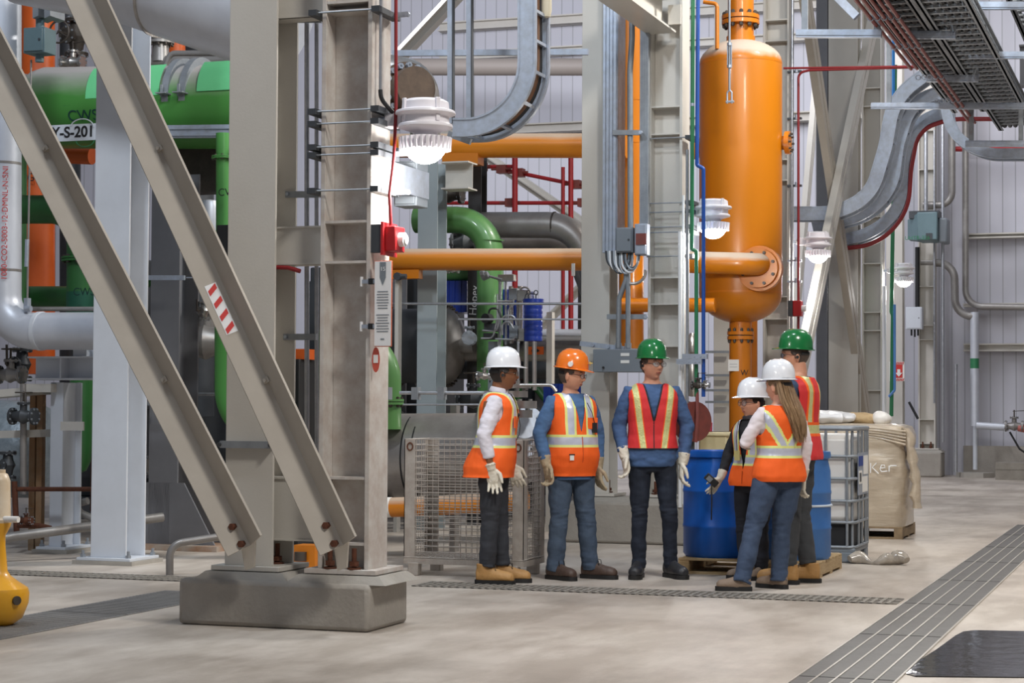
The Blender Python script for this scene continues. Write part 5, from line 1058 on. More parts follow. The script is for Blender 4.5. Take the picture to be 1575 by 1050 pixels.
# ---------------------------------------------------------------- cable ladders
def ladder(name, lab, pts, Y, h, wy, rungs=.28, cables=(), m=galv, bend=1.0, m2=None, n=14, cat='cable ladder'):
    q = [P(a[0], a[1], Y) for a in pts]; path = fillet(q, bend, n)
    L = [0]
    for i in range(1, len(path)): L.append(L[-1]+(path[i]-path[i-1]).length)
    t = thing(name, path[-1], lab, cat)
    for dy in (0, wy):
        mb = MB(); pr = [(-.012, -h/2), (.012, -h/2), (.012, h/2), (-.012, h/2)]
        pa = [p+Vector((0, dy, 0)) for p in path]; mb.sweep(pr, pa, fixed=(0, 1, 0))
        for s in (-1, 1): mb.sweep([(-.022, s*h/2-.008), (.022, s*h/2-.008), (.022, s*h/2+.008), (-.022, s*h/2+.008)], pa, fixed=(0, 1, 0))
        mb.build('side_rail', m, t)
    k = 0; s = rungs*.4
    while s < L[-1]:
        while L[k+1] < s: k += 1
        f = (s-L[k])/(L[k+1]-L[k]); p = path[k].lerp(path[k+1], f); d = (path[k+1]-path[k]).normalized(); nn = d.cross(Vector((0, 1, 0)))
        mb = MB(); mb.bar(p+nn*h*.32, p+nn*h*.32+Vector((0, wy, 0)), .03, .025, d); mb.build('rung', m2 or m, t); s += rungs
    for j, (oy, on, r_, cm) in enumerate(cables):
        pa = []
        for i, p in enumerate(path):
            d = (path[min(i+1, len(path)-1)]-path[max(i-1, 0)]).normalized(); nn = d.cross(Vector((0, 1, 0))); pa.append(p+Vector((0, wy*oy, 0))+nn*on*h)
        MB().tube(pa, r_, 7).build('power_cable', cm, label='%s cable lying %s in the %s' % ('brown' if cm is brown_cable else 'black', ('nearest', 'second', 'third', 'fourth', 'last')[min(j, 4)], ' '.join(lab.split()[:4])), cat='cable')
    return t
YL = 14.6
ladder('cable_ladder', 'galvanised cable ladder curving from the top down to the left above the orange pipe', [(811, -50), (811, 196), (697, 196)], YL, .135, .34, .24, [(.25, .1, .018, brown_cable), (.45, .1, .018, brown_cable), (.65, .1, .018, brown_cable), (.82, .12, .02, dark), (.2, -.2, .018, dark)], bend=.5)
for px0, y1, lab in ((693, 190, 'left of two vertical strut posts holding the cable ladder'), (722, 186, 'right of two vertical strut posts holding the cable ladder')):
    a, b = P(px0, -60, YL+.4), P(px0, y1, YL+.4); mb = MB(); mb.bar(a, b, .042, .042, (0, 1, 0)); mb.bar(a+Vector((.025, .0, 0)), b+Vector((.025, .0, 0)), .008, .05, (0, 1, 0), 1); mb.build('strut_post', [galv, darkgrey], label=lab, cat='strut channel')
a, b = P(604, 82, YL+1), P(905, 80, YL+1); mb = MB(); mb.bar(a, b, .04, .05); mb.build('strut_rail', galv, label='level galvanised strut behind the ladder posts', cat='strut channel')
a, b = P(690, 206, YL+.1), P(724, 218, YL+.1); mb = MB(); mb.bar(a, b, .04, .05); mb.build('strut_channel', galv_dull, label='short strut under the end of the curved cable ladder', cat='strut channel')
a, b = P(833, 0, YL+.3), P(840, 28, YL+.3); mb = MB(); mb.lathe([(0, 0), (.035, .01), (.045, .06), (.045, .3), (0, .3)], b, n=16); mb.build('cable_reel_end', M('cream_plastic3', 'C9C0A8', .5), label='small cream cylinder beside the vertical cable ladder', cat='cylinder')
# right side ladders in the far bays
ladder('cable_ladder', 'wide galvanised ladder curving from upper right down to the left, nearest of three', [(1432, 108), (1375, 150), (1362, 225), (1340, 300), (1285, 328), (1205, 328)], 27.5, .18, .3, .35, [(.3, .1, .03, dark), (.6, .1, .03, darkgrey)], bend=1.0)
ladder('cable_ladder', 'second galvanised ladder curving inside the nearest one', [(1452, 142), (1402, 152), (1380, 225), (1372, 290), (1330, 330), (1250, 350)], 28.2, .17, .3, .35, [(.3, .1, .03, dark)], bend=1.0)
ladder('cable_ladder', 'third galvanised ladder curving right down to the red pipe', [(1458, 172), (1408, 185), (1388, 250), (1386, 320), (1340, 360), (1290, 370)], 29.3, .16, .3, .35, [(.3, .1, .03, dark)], bend=1.1)
pp('red_conduit', 'red pipe following the outside of the third curved cable ladder', [(1600, 183), (1462, 183), (1412, 200), (1401, 262), (1397, 325), (1352, 376), (1297, 382)], 7, redpipe, 29.3, bend=1.1, cat='conduit', n=10)
ladder('cable_ladder', 'pale short ladder dipping down to the right edge', [(1455, 165), (1462, 205), (1510, 236), (1600, 236)], 28.0, .13, .3, .4, bend=.8)
# horizontal trays running to the back overhead
def tray(pxa, pya, z, wd, lab, y0=None, y1=38, h=.14, cabs=3, mm=galv_dull):
    x0 = pxa; y0 = 12; y1 = pya
    t = thing('overhead_cable_tray', (x0, y1, z), lab, 'cable tray')
    for x in (x0, x0+wd):
        mb = MB(); mb.box((x-.012, y0, z), (x+.012, y1, z+h)); mb.box((x-.035, y0, z), (x+.035, y1, z+.012)); mb.box((x-.035, y0, z+h-.012), (x+.035, y1, z+h)); mb.box((x+.012, y0, z+h*.4), (x+.022, y1, z+h*.6)); mb.build('side_rail', mm, t)
    n = int((y1-16)/.3); base = None
    mb = MB(); mb.box((x0, 16, z+.02), (x0+wd, 16.06, z+.045)); base = mb.build('rung', mm, t)
    for k in range(1, min(n, 84)): c = base.copy(); COL.objects.link(c); c.parent = t; c.location = (0, k*.3, 0)
    for j in range(cabs):
        x = x0+wd*(j+.7)/(cabs+.4); MB().cyl((x, y0, z+.07), (x, y1, z+.07), .034, 8).build('power_cable', (dark, darkgrey, dark)[j % 3], label='dark cable lying in the %s, %s cable' % (lab, ('first', 'second', 'third', 'fourth', 'fifth', 'sixth')[j]), cat='cable')
    return t, x0
T1 = tray(-2.88, 26.6, 5.35, .37, 'left overhead cable tray', cabs=5)
T2 = tray(-2.44, 28.5, 5.35, .47, 'middle overhead cable tray', cabs=6)
T3 = tray(-1.88, 30, 6.1, .8, 'far right overhead cable tray', cabs=4)
# red brown pipes below the trays
for k in range(5):
    p = Vector((-2.60-.066*k, 0, 0)); L_ = 26.4 if k < 2 else 22
    t = thing('red_brown_pipe', (p.x, L_, 5.18), ('rightmost', 'second from the right', 'middle', 'second from the left', 'leftmost')[k]+' of five red brown pipes under the overhead tray', 'pipe', 'red brown pipes under the tray')
    MB().cyl((p.x, 12, 5.18), (p.x, L_, 5.18), .019, 10).build('pipe_run', redbrown, t)
    for y in (17.3, 19, 20.6, 22.6, 24.4): mb = MB(); mb.tube([Vector((p.x+math.cos(a*.5)*.027, y, 5.18+math.sin(a*.5)*.027)) for a in range(14)], .007, 5); mb.build('clamp', galv, t)
for i, (px, py, z, x0, x1, lab) in enumerate(((1300, 52, 5.12, 1225, 1356, 'long level strut at the top, left of the trays'), (1450, 54, 5.3, 1400, 1470, 'cross strut under the trays, nearest the camera'), (1450, 121, 5.3, 1425, 1505, 'cross strut under the trays, middle'), (1450, 163, 5.2, 1340, 1620, 'long strut crossing the right bay below the trays'), (1550, 9, 5.6, 1465, 1620, 'bright strut at the top right corner'), (1500, 85, 5.4, 1490, 1620, 'thick strut under the right tray'), (1540, 221, 4.8, 1485, 1575, 'lowest strut of the hanging frame at the right'))):
    p = FL(px, py, z); Y = p.y; a, b = P(x0, py, Y), P(x1, py, Y); t = thing('tray_support', a, lab, 'strut channel')
    mb = MB(); mb.bar(a, b, .06, .08); mb.bar(a-Vector((0, .035, 0)), b-Vector((0, .035, 0)), .015, .04); mb.build('rail', galv, t)
    for q in (a.lerp(b, .95), a.lerp(b, .1)):
        mb = MB(); mb.bar(q, q+Vector((0, 0, .9 if 'lowest' not in lab else .5)), .06, .05, (0, 1, 0)); mb.build('hanger_strut', galv_dull, t)
# roof girders, high and mostly out of view
for k, y in enumerate((26, 34)):
    t = thing('roof_girder', (2, y, 7.2), ('nearer', 'farther')[k]+' deep roof girder above the trays', 'girder'); mb = MB(); hbeam(mb, (-2.6, y, 7.2), (11, y, 7.2), .3, .7, .03, .02, (0, 1, 0)); mb.build('beam', dark_steel, t)
for px, py, z, lab in ((1290, 5, 5.9, 'inclined roof strut at the top beside the tank'), ):
    a, b = P(1262, -30, 24), P(1318, 26, 24); mb = MB(); mb.bar(a, b, .1, .1, (0, 1, 0)); mb.build('roof_strut', galv, label=lab, cat='strut')
pp('red_wall_pipe', 'red pipe running level along the far right wall', [(1470, 229), (1620, 231)], 8, red, 40.8)
# ---------------------------------------------------------------- cage, pallets, drums, tank, wrapped load
YC0 = 14.85; x0, x1 = P(622, 700, YC0).x, P(806, 700, YC0).x
z1, z0 = P(720, 676, YC0).z, P(720, 869, YC0).z; y1 = PX(838, 700, x1).y
t = thing('wire_cage', ((x0+x1)/2, YC0, 0), 'worn pale steel wire mesh cage standing behind the man in the white helmet', 'cage')
pw = .095
for (x, y, sx, sy) in ((x0, YC0, 1, 1), (x1, YC0, -1, 1), (x0, y1, 1, -1), (x1, y1, -1, -1)):
    mb = MB(); mb.box((min(x, x+sx*pw), min(y, y+sy*.006), z0), (max(x, x+sx*pw), max(y, y+sy*.006), z1)); mb.box((min(x, x+sx*.006), min(y, y+sy*pw), z0), (max(x, x+sx*.006), max(y, y+sy*pw), z1))
    if y == YC0: c = Vector((x+sx*.05, y-.004, z1-.06)); mb.tube([c+Vector((math.cos(k*math.pi/8)*.024, 0, math.sin(k*math.pi/8)*.03)) for k in range(17)], .006, 5, mi=1)
    mb.build('corner_post', [cage_m, rust], t)
    mb = MB(); xx = x+sx*.09; mb.box((xx-.045, y+sy*.02-.045, 0), (xx+.045, y+sy*.02+.045, z0+.01)); mb.build('foot', cage_m, t, bevel=.006)
def frame_bar(a, b, s=.045): return MB().bar(a, b, s, s).build('frame_rail', cage_m, t)
for z in (z0+.02, ):
    frame_bar((x0, YC0+.02, z), (x1, YC0+.02, z)); frame_bar((x0, y1-.02, z), (x1, y1-.02, z)); frame_bar((x0+.02, YC0, z), (x0+.02, y1, z)); frame_bar((x1-.02, YC0, z), (x1-.02, y1, z))
def mesh_panel(a, b, zl, zh, nm='mesh_panel'):
    a, b = Vector(a), Vector(b); mb = MB(); L_ = (b-a).length; n = int(L_/.048); k = int((zh-zl)/.048)
    for i in range(n+1): p = a.lerp(b, i/n); mb.tube([p+Vector((0, 0, zl)), p+Vector((0, 0, zh))], .0032, 4, caps=False)
    for i in range(k+1): z = zl+(zh-zl)*i/k; mb.tube([a+Vector((0, 0, z)), b+Vector((0, 0, z))], .0036, 4, caps=False)
    mb.build(nm, cage_m, t)
g = .012
mesh_panel((x0, YC0+g, 0), (x1, YC0+g, 0), z0, z1); mesh_panel((x0, y1-g, 0), (x1, y1-g, 0), z0, z1); mesh_panel((x0+g, YC0, 0), (x0+g, y1, 0), z0, z1); mesh_panel((x1-g, YC0, 0), (x1-g, y1, 0), z0, z1)
mb = MB(); n = 14
for i in range(n): y = YC0+(y1-YC0)*i/(n-1); mb.tube([(x0, y, z0+.05), (x1, y, z0+.05)], .004, 4)
for i in range(20): x = x0+(x1-x0)*i/19; mb.tube([(x, YC0, z0+.055), (x, y1, z0+.055)], .004, 4)
mb.build('floor_mesh', cage_m, t)
def pallet(x0, x1, y0, y1, lab, m, h=.13):
    t = thing('wooden_pallet', ((x0+x1)/2, y0, 0), lab, 'pallet'); n = 7
    for k in range(n):
        y = y0+(y1-y0-.1)*k/(n-1); MB().box((x0, y, h-.02), (x1, y+.1, h)).build('deck_board', m, t, bevel=.003)
    for k in range(3):
        x = x0+(x1-x0-.09)*k/2; MB().box((x, y0, .02), (x+.09, y1, h-.02)).build('stringer', m, t, bevel=.003)
    for k in range(3):
        y = y0+(y1-y0-.1)*k/2; MB().box((x0, y, 0), (x1, y+.1, .02)).build('bottom_board', m, t)
    return t
YPp = 15.85; px0, px1 = P(1043, 880, YPp).x, P(1262, 880, YPp).x
pallet(px0, px1, YPp, YPp+1.05, 'wooden pallet under the two blue drums', wood)
def drum(x, y, z, lab, m, h=.89, r=.29, strap=False):
    t = thing('blue_drum', (x, y, z), lab, 'drum', 'blue drums on the pallet')
    pr = [(0, 0), (r*.93, 0), (r, .03), (r, h*.27), (r*1.015, h*.28), (r*1.015, h*.30), (r, h*.31), (r, h*.60), (r*1.015, h*.61), (r*1.015, h*.63), (r, h*.64), (r*.99, h*.82), (r*.93, h*.9), (r*.92, h*.93), (r*.99, h*.94), (r*1.0, h*.97), (r*.985, h), (r*.9, h), (r*.88, h-.02), (0, h-.02)]
    MB().lathe(pr, (x, y, z), n=48).build('barrel', m, t)
    for a in (.8, 3.6): mb = MB(); mb.cyl((x+math.cos(a)*.19, y+math.sin(a)*.19, z+h-.02), (x+math.cos(a)*.19, y+math.sin(a)*.19, z+h+.005), .035, 12); mb.build('bung', m, t)
    if strap: MB().tube([Vector((x+math.cos(k*math.pi/24)*r*1.015, y+math.sin(k*math.pi/24)*r*1.015, z+h*.5)) for k in range(49)], .011, 6).build('white_strap', M('pale_strap', 'C9D3DC', .5), t)
a = P(1104, 770, YPp+.33); drum(a.x, YPp+.33, .13, 'bright blue plastic drum between the man in red vest and the woman with glasses', drum_blue)
a = P(1224, 770, YPp+.35); drum(a.x, YPp+.35, .13, 'faded blue drum with a white strap beside the tall man\'s leg', drum_blue2, strap=True)
# IBC tote
YI = 17.5; x1 = P(1315, 850, YI).x; x0 = x1-1.0; y1 = YI+.78; zI = P(1315, 659, YI).z
t = thing('ibc_tote', ((x0+x1)/2, YI, 0), 'white bulk liquid tank in a grey tube cage right of the drums', 'tank')
mb = MB(); mb.box((x0+.03, YI+.03, .35), (x1-.03, y1-.03, zI-.05)); mb.build('bottle', ibc_white, t, bevel=.06)
mb = MB(); mb.box((x0+.05, YI+.03, .14), (x1-.04, y1-.05, .35)); mb.build('valve_recess', dark, t)
for z in (.14, .36, .55, .75, .95, zI):
    mb = MB(); rr_ = .014 if z != zI else .022; p = [(x0, YI, z), (x1, YI, z), (x1, y1, z), (x0, y1, z), (x0, YI, z)]; mb.tube(fillet([((x0+x1)/2, YI, z)]+[p[1], p[2], p[3], p[0]]+[((x0+x1)/2, YI, z)], .06, 5), rr_, 8); mb.build('cage_ring', galv_dull, t)
for x, y in [(x0+.06, YI), (x0+.36, YI), (x1-.34, YI), (x1-.26+.0, YI), (x1-.07, YI), (x1-.03, YI+.04), (x1, YI+.2), (x1, YI+.4), (x1, YI+.6), (x1, y1-.06), (x0+.3, y1), (x1-.3, y1)]:
    MB().cyl((x, y, .14), (x, y, zI), .013, 8).build('cage_upright', galv_dull, t)
mb = MB(); mb.box((x1+.012, YI+.08, .6), (x1+.018, YI+.66, .98)); mb.build('label_plate', galv, t)
for (ya, yb, za, zb_, m_) in ((.1, .34, .86, .95, inkblue), (.1, .28, .70, .82, paper), (.36, .62, .78, .95, paper), (.3, .6, .62, .76, paper)):
    MB().box((x1+.019, YI+ya, za), (x1+.022, YI+yb, zb_)).build('sticker', m_, t)
MB().box((x1+.023, YI+.13, .72), (x1+.025, YI+.22, .80)).build('code_block', darkgrey, t)
mb = MB(); mb.box((x0, YI, .09), (x1, y1, .13)); mb.build('pallet_deck', boxgrey, t, bevel=.01)
for x in (x0, (x0+x1)/2-.07, x1-.14):
    for y in (YI, y1-.16): MB().box((x, y, 0), (x+.14, y+.16, .1)).build('pallet_foot', boxgrey, t, bevel=.015)
# wrapped load
YW = 20.85; x1 = P(1388, 828, YW).x; x0 = x1-1.1; y1 = YW+1.05; zt_ = P(1360, 652, YW).z
pallet(x0, x1, YW, y1, 'weathered wooden pallet under the shrink wrapped load', wood_dk)
t = thing('wrapped_load', ((x0+x1)/2, YW, .13), 'bulky pallet load in wrinkled beige stretch wrap with white handwriting', 'wrapped pallet load')
mb = MB(); nz, na = 46, 120; cx, cy = (x0+x1)/2+.0, (YW+y1)/2; vs = []
for i in range(nz+1):
    z = .13+(zt_-.13)*i/nz; f = i/nz; g = 1+.06*math.sin(f*3)+(.03 if f > .8 else 0)
    if i == nz: g *= .86
    if f > .93: g *= 1-.9*(f-.93)
    for j in range(na):
        a = 2*math.pi*j/na; e = .32; X = math.copysign(abs(math.cos(a))**e, math.cos(a))*.56*g; Y = math.copysign(abs(math.sin(a))**e, math.sin(a))*.53*g
        nv = Vector((X*3, Y*3, z*9+X*1.8)); nn = noise.noise(nv)*.022+noise.noise(Vector((X*14, Y*14, z*16)))*.008+noise.noise(Vector((X*1.3, Y*1.3, z*2+7)))*.035
        vs.append(Vector((cx+X*(1+nn*1.6), cy+Y*(1+nn*1.6), z+nn*.4)))
mb.add(vs, [(i*na+j, i*na+(j+1) % na, (i+1)*na+(j+1) % na, (i+1)*na+j) for i in range(nz) for j in range(na)]+[[nz*na+j for j in range(na)]])
mb.build('stretch_wrap', wrap_m, t)
mb = MB(); sk = []
for i in range(14):     # loose flap hanging down the right corner
    z = zt_-.04-i*.065; wob = noise.noise(Vector((i*.5, 3, 0)))*.03; sk.append((x1+.02+.035*i**.5+wob, YW+.08+wob, z, .04+.012*(i % 3), .10))
mb.loft(sk, 14, ex=2); mb.build('wrap_flap', wrap_m, t)
mb = MB()
for k in range(5): z = zt_-.06-.035*k; mb.tube([Vector((x0-.02+(x1-x0+.06)*j/14, YW-.035-.01*math.sin(j*.7+k), z+.10*(1-j/14)*(k*.35)-.02*math.sin(j*.5))) for j in range(15)], .012, 6)
mb.build('wrap_folds', wrap_m, t)
a = P(1353, 715, YW-.06)
def strokes(lst, o, s, r_, m, nm, par):
    for st in lst: MB().tube([o+Vector((x*s, -.005, y*s)) for x, y in st], r_, 6).build(nm, m, par)
o_ = P(1339, 727, YW-.075)
strokes([[(0, 0), (.02, 1.0)], [(.6, 1.0), (.18, .55), (.8, -.05)], [(1.0, .5), (1.45, .55), (1.4, .8), (1.1, .8), (.95, .4), (1.1, .15), (1.7, .2)], [(1.85, .75), (1.85, .15), (1.87, .6), (2.0, .76), (2.6, .76)]], o_, .105, .006, white, 'handwriting', t)
for i, (dx, dy, s, m, lab) in enumerate(((-.25, .25, (.26, .3, .08), white, 'white plastic sack lying on the wrapped load'), (.05, .4, (.25, .14, .07), wood, 'torn brown cardboard on the wrapped load'), (.28, .35, (.1, .1, .08), ibc_white, 'crumpled pale plastic bundle on the right of the wrapped load'), (-.55, .2, (.2, .2, .07), wrap_m, 'bunched beige wrap on the left top of the load'))):
    mb = MB(); mb.sphere((0, 0, 0), 1, 28, sc=s); c0 = Vector((cx+dx, cy-.5+dy, zt_+s[2]*.75))
    mb.v = [c0+v*(1+.25*noise.noise(v*9+Vector((i*3, 0, 0)))) for v in mb.v]; mb.build('loose_packing', m, label=lab, cat='packaging')
# plastic scraps on the floor
p = FL(1352, 868); mb = MB(); ring = []
for k in range(20):
    f = k/19; ring.append((p.x-.26+.5*f, p.y+.05*math.sin(f*9), .035+.01*math.sin(f*17), .02, (.035+.02*math.sin(f*11)) if f < .7 else .035+.03*math.sin((f-.7)/.3*3.1)))
mb.tube([Vector((a[0], a[1], a[4])) for a in ring], [a[4] for a in ring], 14); mb.v = [v+Vector((0, 0, .02*noise.noise(v*14))) for v in mb.v]
for v in mb.v: v.z = max(v.z, .004)
mb.build('plastic_scrap', M('clear_plastic_film', 'B9AFA2', .15, 0, '8E8578', 12, .8, .3, 20), label='twisted clear plastic film lying on the floor by the bulk tank', cat='plastic scrap')
# yellow stand at the left edge
p = FL(-6, 962); x, y = p.x, p.y+.0
t = thing('yellow_stand', (x, y, 0), 'yellow plastic stand with rounded base and white top at the left edge', 'stand')
K = depth(p)/FOC
def zpx(py): return (965-py)*K
MB().lathe([(0, 0), (.09, 0), (.16, .05), (.195, .14), (.2, .2), (.19, .235), (.13, .275), (.085, .31), (.065, .34), (.05, .5), (.05, .56), (.08, .62), (.085, .64), (0, .64)], (x, y, 0), n=40).build('base', yellow, t)
MB().lathe([(0, .64), (.085, .64), (.09, .66), (.08, .68), (.075, .9), (.06, .94), (.045, .95), (.045, .97), (0, .97)], (x, y, 0), n=32).build('white_body', M('yellowed_plastic', 'D8D0C0', .4, 0, 'B9986A', 3, .6), t)
mb = MB(); mb.cyl((x+.05, y-.03, .665), (x+.17, y-.03, .665), .02, 12); mb.build('spout', ibc_white, t)
a_ = R(-30); mb = MB(); mb.cyl((x+.17, y-.06, .17), (x+.2, y-.075, .17), .028, 14); mb.box((x-.04, y-.205, .165), (x+.13, y-.175, .185)); mb.build('recesses', dark_metal, t)
lo, hi = boxpx(450, 838, 484, 868, 14.2, .2); t = thing('orange_bracket', lo, 'orange painted machine bracket seen through the foreground column base', 'bracket'); mb = MB(); mb.box((lo[0], lo[1], 0), (hi[0], hi[1], hi[2])); mb.build('bracket', orange, t); mb = MB(); mb.cyl((lo[0]+.08, lo[1]-.02, hi[2]-.05), (lo[0]+.08, lo[1]-.02, hi[2]-.12), .05, 12); mb.build('knob', dark_metal, t)
lo, hi = boxpx(446, 552, 459, 700, 17.2, .4); t = encl('black_cabinet', 'narrow black cabinet glimpsed between the foreground columns', (lo[0]-.1, lo[1], 0), hi, dark, False); mb = MB(); mb.box((lo[0]-.1, lo[1]+.05, hi[2]), (hi[0]+.03, lo[1]+.3, hi[2]+.1)); mb.build('orange_cap', redorange, t)
# ---------------------------------------------------------------- people
skin_l = M('fair_skin', 'D9A184', .5, 0, 'CE9276', 30, 1); skin_d = M('brown_skin', '8A5A3C', .5, 0, '7C4E33', 30, 1); skin_w = M('rosy_skin', 'DDA78C', .5, 0, 'D0967C', 30, 1)
for s_ in (skin_l, skin_d, skin_w): s_.node_tree.nodes['Principled BSDF'].inputs['Subsurface Weight'].default_value = .08
hi_orange = M('hi_vis_orange_cloth', 'FF6A1C', .75, 0, 'F25E14', 5, 1, .25, 14, stretch=(1, 1, .5)); hi_red = M('red_mesh_vest_cloth', 'DC3434', .75, 0, 'C82A2E', 5, 1, .25, 16, stretch=(1, 1, .5))
lime = M('lime_reflective_edge', 'E4E68C', .5); silver = M('silver_reflective_tape', 'D3D5E2', .35, .25, 'BFC2D2', 20, 1); blacktrim = M('black_vest_trim', '1B1B20', .7)
limesilver = M('crinkled_lime_reflective_tape', 'E3E2A0', .35, .2, 'C9C888', 40, .8, .3, 60)
blue_shirt = M('blue_work_shirt', '4F7099', .85, 0, '44648C', 5, 1, .35, 12, stretch=(1, 1, 2)); blue_shirt2 = M('slate_blue_shirt', '47628C', .85, 0, '3E587F', 5, 1, .3, 12, stretch=(1, 1, 2))
navy_shirt = M('navy_shirt', '3A506E', .85, 0, '31455F', 5, 1, .3, 12); white_shirt = M('white_shirt', 'E6E2EA', .8, 0, 'D9D5DE', 5, 1, .35, 12, stretch=(1, 1, 2)); white_top = M('white_knit_top', 'F0E6E8', .8, 0, 'E4D8DB', 6, 1, .2, 16)
black_top = M('black_knit_top', '202024', .85); jeans = M('blue_jeans', '4E5D70', .85, 0, '36455A', 9, .7, .3, 16, det=8); jeans_d = M('dark_navy_jeans', '1E2635', .85, 0, '171D2A', 8, 1, .3, 14); jeans_m = M('mid_blue_jeans', '43526A', .85, 0, '2F3D55', 14, .7, .3, 20, det=8)
slacks = M('charcoal_slacks', '36383F', .8, 0, '2E3036', 6, 1, .3, 10); slacks_g = M('dark_grey_work_trousers', '45474A', .85, 0, '3A3C3F', 7, 1, .3, 14); black_tr = M('black_trousers', '1C1D26', .8)
glove_w = M('pale_leather_glove', 'DDD6C6', .75, 0, 'CFC6B4', 12, 1, .3, 40); glove_t = M('tan_leather_glove', 'B5A58A', .75, 0, 'A09074', 12, 1, .3, 40)
boot_t = M('tan_boot_leather', 'B88C55', .6, 0, 'A67B46', 14, 1, .2, 50); boot_b = M('brown_boot_leather', '55433A', .55, 0, '46362E', 14, 1, .2, 50); boot_k = M('black_boot_leather', '2A2A2D', .45); boot_g = M('taupe_boot_leather', '8E7A68', .65, 0, '7C6958', 14, 1, .2, 50); sole_m = M('black_boot_sole', '1B1A1A', .6)
hat_w = M('white_hard_hat', 'E9EAEE', .25, coat=.5); hat_o = M('orange_hard_hat', 'F07A1E', .25, coat=.6); hat_g = M('green_hard_hat', '157038', .22, coat=.6)
hair_d = M('dark_brown_hair', '2E221C', .5, 0, '1E1612', 30, .8); hair_g = M('greying_brown_hair', '5A4A40', .6, 0, '3E322A', 40, .8); hair_b = M('light_brown_hair', 'A98A66', .42, 0, '6E5138', 9, .8, .2, 60, stretch=(6, 6, .6)); hair_k = M('near_black_hair', '2A1F1C', .45)
eye_w = M('eye_white', 'E8E4E0', .2); iris = M('dark_iris', '2B1D16', .2); lip_m = M('lip', 'A8604F', .5); lip_dk = M('lip_dark', '7A4436', .5); lens_m = M('safety_lens', 'DDE6EA', .05, alpha=.22); frame_m = M('glasses_frame', '22201F', .3); lens_b = M('bluish_safety_lens', '8EA6C8', .08, alpha=.4)

def skinmesh(mb, voxel, smooth=4, o=Vector((0, 0, 0)), wr_=None):
    """fuse overlapping closed shapes into one surface"""
    me = mb.mesh('tmp', o); ob = bpy.data.objects.new('tmp', me)
    r = ob.modifiers.new('r', 'REMESH'); r.mode = 'VOXEL'; r.voxel_size = voxel; r.use_smooth_shade = True
    if smooth: s = ob.modifiers.new('s', 'SMOOTH'); s.iterations = smooth; s.factor = .5
    out = evaluated_mesh(ob); bpy.data.meshes.remove(me)
    if wr_:
        amp, sc, st = wr_
        for v, p, n in [(v, v.co.copy(), v.normal.copy()) for v in out.vertices]:
            q = Vector((p.x*sc*st[0], p.y*sc*st[1], p.z*sc*st[2])); v.co = p+n*(noise.noise(q)+.5*noise.noise(q*2.3))*amp
    return out
def put(me, name, mats, parent, label=None):
    me.name = name
    if len(me.materials): me.materials.clear()
    for m in (mats if isinstance(mats, (list, tuple)) else [mats]): me.materials.append(m)
    for p in me.polygons: p.use_smooth = True
    ob = bpy.data.objects.new(name, me); COL.objects.link(ob)
    if parent is not None: ob.parent = parent
    ORG[ob.name] = Vector((0, 0, 0))
    if label: ob['label'] = label
    return ob
def cutmesh(me, planes):
    bm = bmesh.new(); bm.from_mesh(me)
    for co, no in planes:
        bmesh.ops.bisect_plane(bm, geom=bm.verts[:]+bm.edges[:]+bm.faces[:], plane_co=co, plane_no=no)
    return bm
def gauss(x, s): return math.exp(-(x/s)**2)
def head_mesh(mb, T, k=1.0, female=False, jaw=1.0):
    """head centred at T's origin, face towards -y; height about .235*k"""
    n, m = 96, 80; vs = []
    for i in range(m+1):
        th = math.pi*i/m
        for j in range(n):
            a = 2*math.pi*j/n-math.pi/2
            x, y, z = math.sin(th)*math.cos(a), math.sin(th)*math.sin(a), math.cos(th)
            fx, fy = .076, (.093 if y < 0 else .100)
            px_, py_, pz = x*fx, y*fy, z*.118
            if z < 0:
                lo = -z; px_ *= 1-(.26 if female else .2)*lo**1.5/jaw; py_ = py_*(1-.12*lo) if y < 0 else py_*(1-.42*lo)
                if y < 0: pz -= 0
            f = max(0, -y)**.5 if y < 0 else 0
            if y < .2:
                X, Z = px_, pz; d = 0
                d += .021*gauss(X, .011+.010*max(0, min(1, (-Z+.01)/.05)))*(max(0, min(1, (.018-Z)/.045)) if Z > -.030 else max(0, 1-(-.030-Z)/.010))   # nose
                d += .006*gauss(Z-.028, .011)*gauss(X, .055)                                                     # brow
                for s in (-1, 1):
                    d -= .010*gauss(X-s*.031, .016)*gauss(Z-.006, .013); d += .005*gauss(X-s*.044, .018)*gauss(Z+.026, .018)
                d += .007*gauss(X, .024)*gauss(Z+.058, .013) - .004*gauss(X, .026)*gauss(Z+.0595, .0025) - .003*gauss(X, .02)*gauss(Z+.078, .007) + .010*gauss(X, .024)*gauss(Z+.098, .016)
                d -= .003*gauss(X, .006)*gauss(Z+.045, .006)
                py_ -= d*min(1, f*1.3)
            vs.append(T @ Vector((px_*k, py_*k, pz*k)))
    fs = [(i*n+j, (i+1)*n+j, (i+1)*n+(j+1) % n, i*n+(j+1) % n) for i in range(m) for j in range(n)]
    mb.add(vs, fs)
    for s in (-1, 1):      # ears
        b = len(mb.v); mb.sphere((0, 0, 0), 1, 16, sc=(.009*k, .018*k, .032*k)); R_ = Matrix.Rotation(s*R(20), 4, 'Z')
        for i in range(b, len(mb.v)): mb.v[i] = T @ (Matrix.Translation((s*.077*k, .010*k, -.008*k)) @ R_ @ mb.v[i])
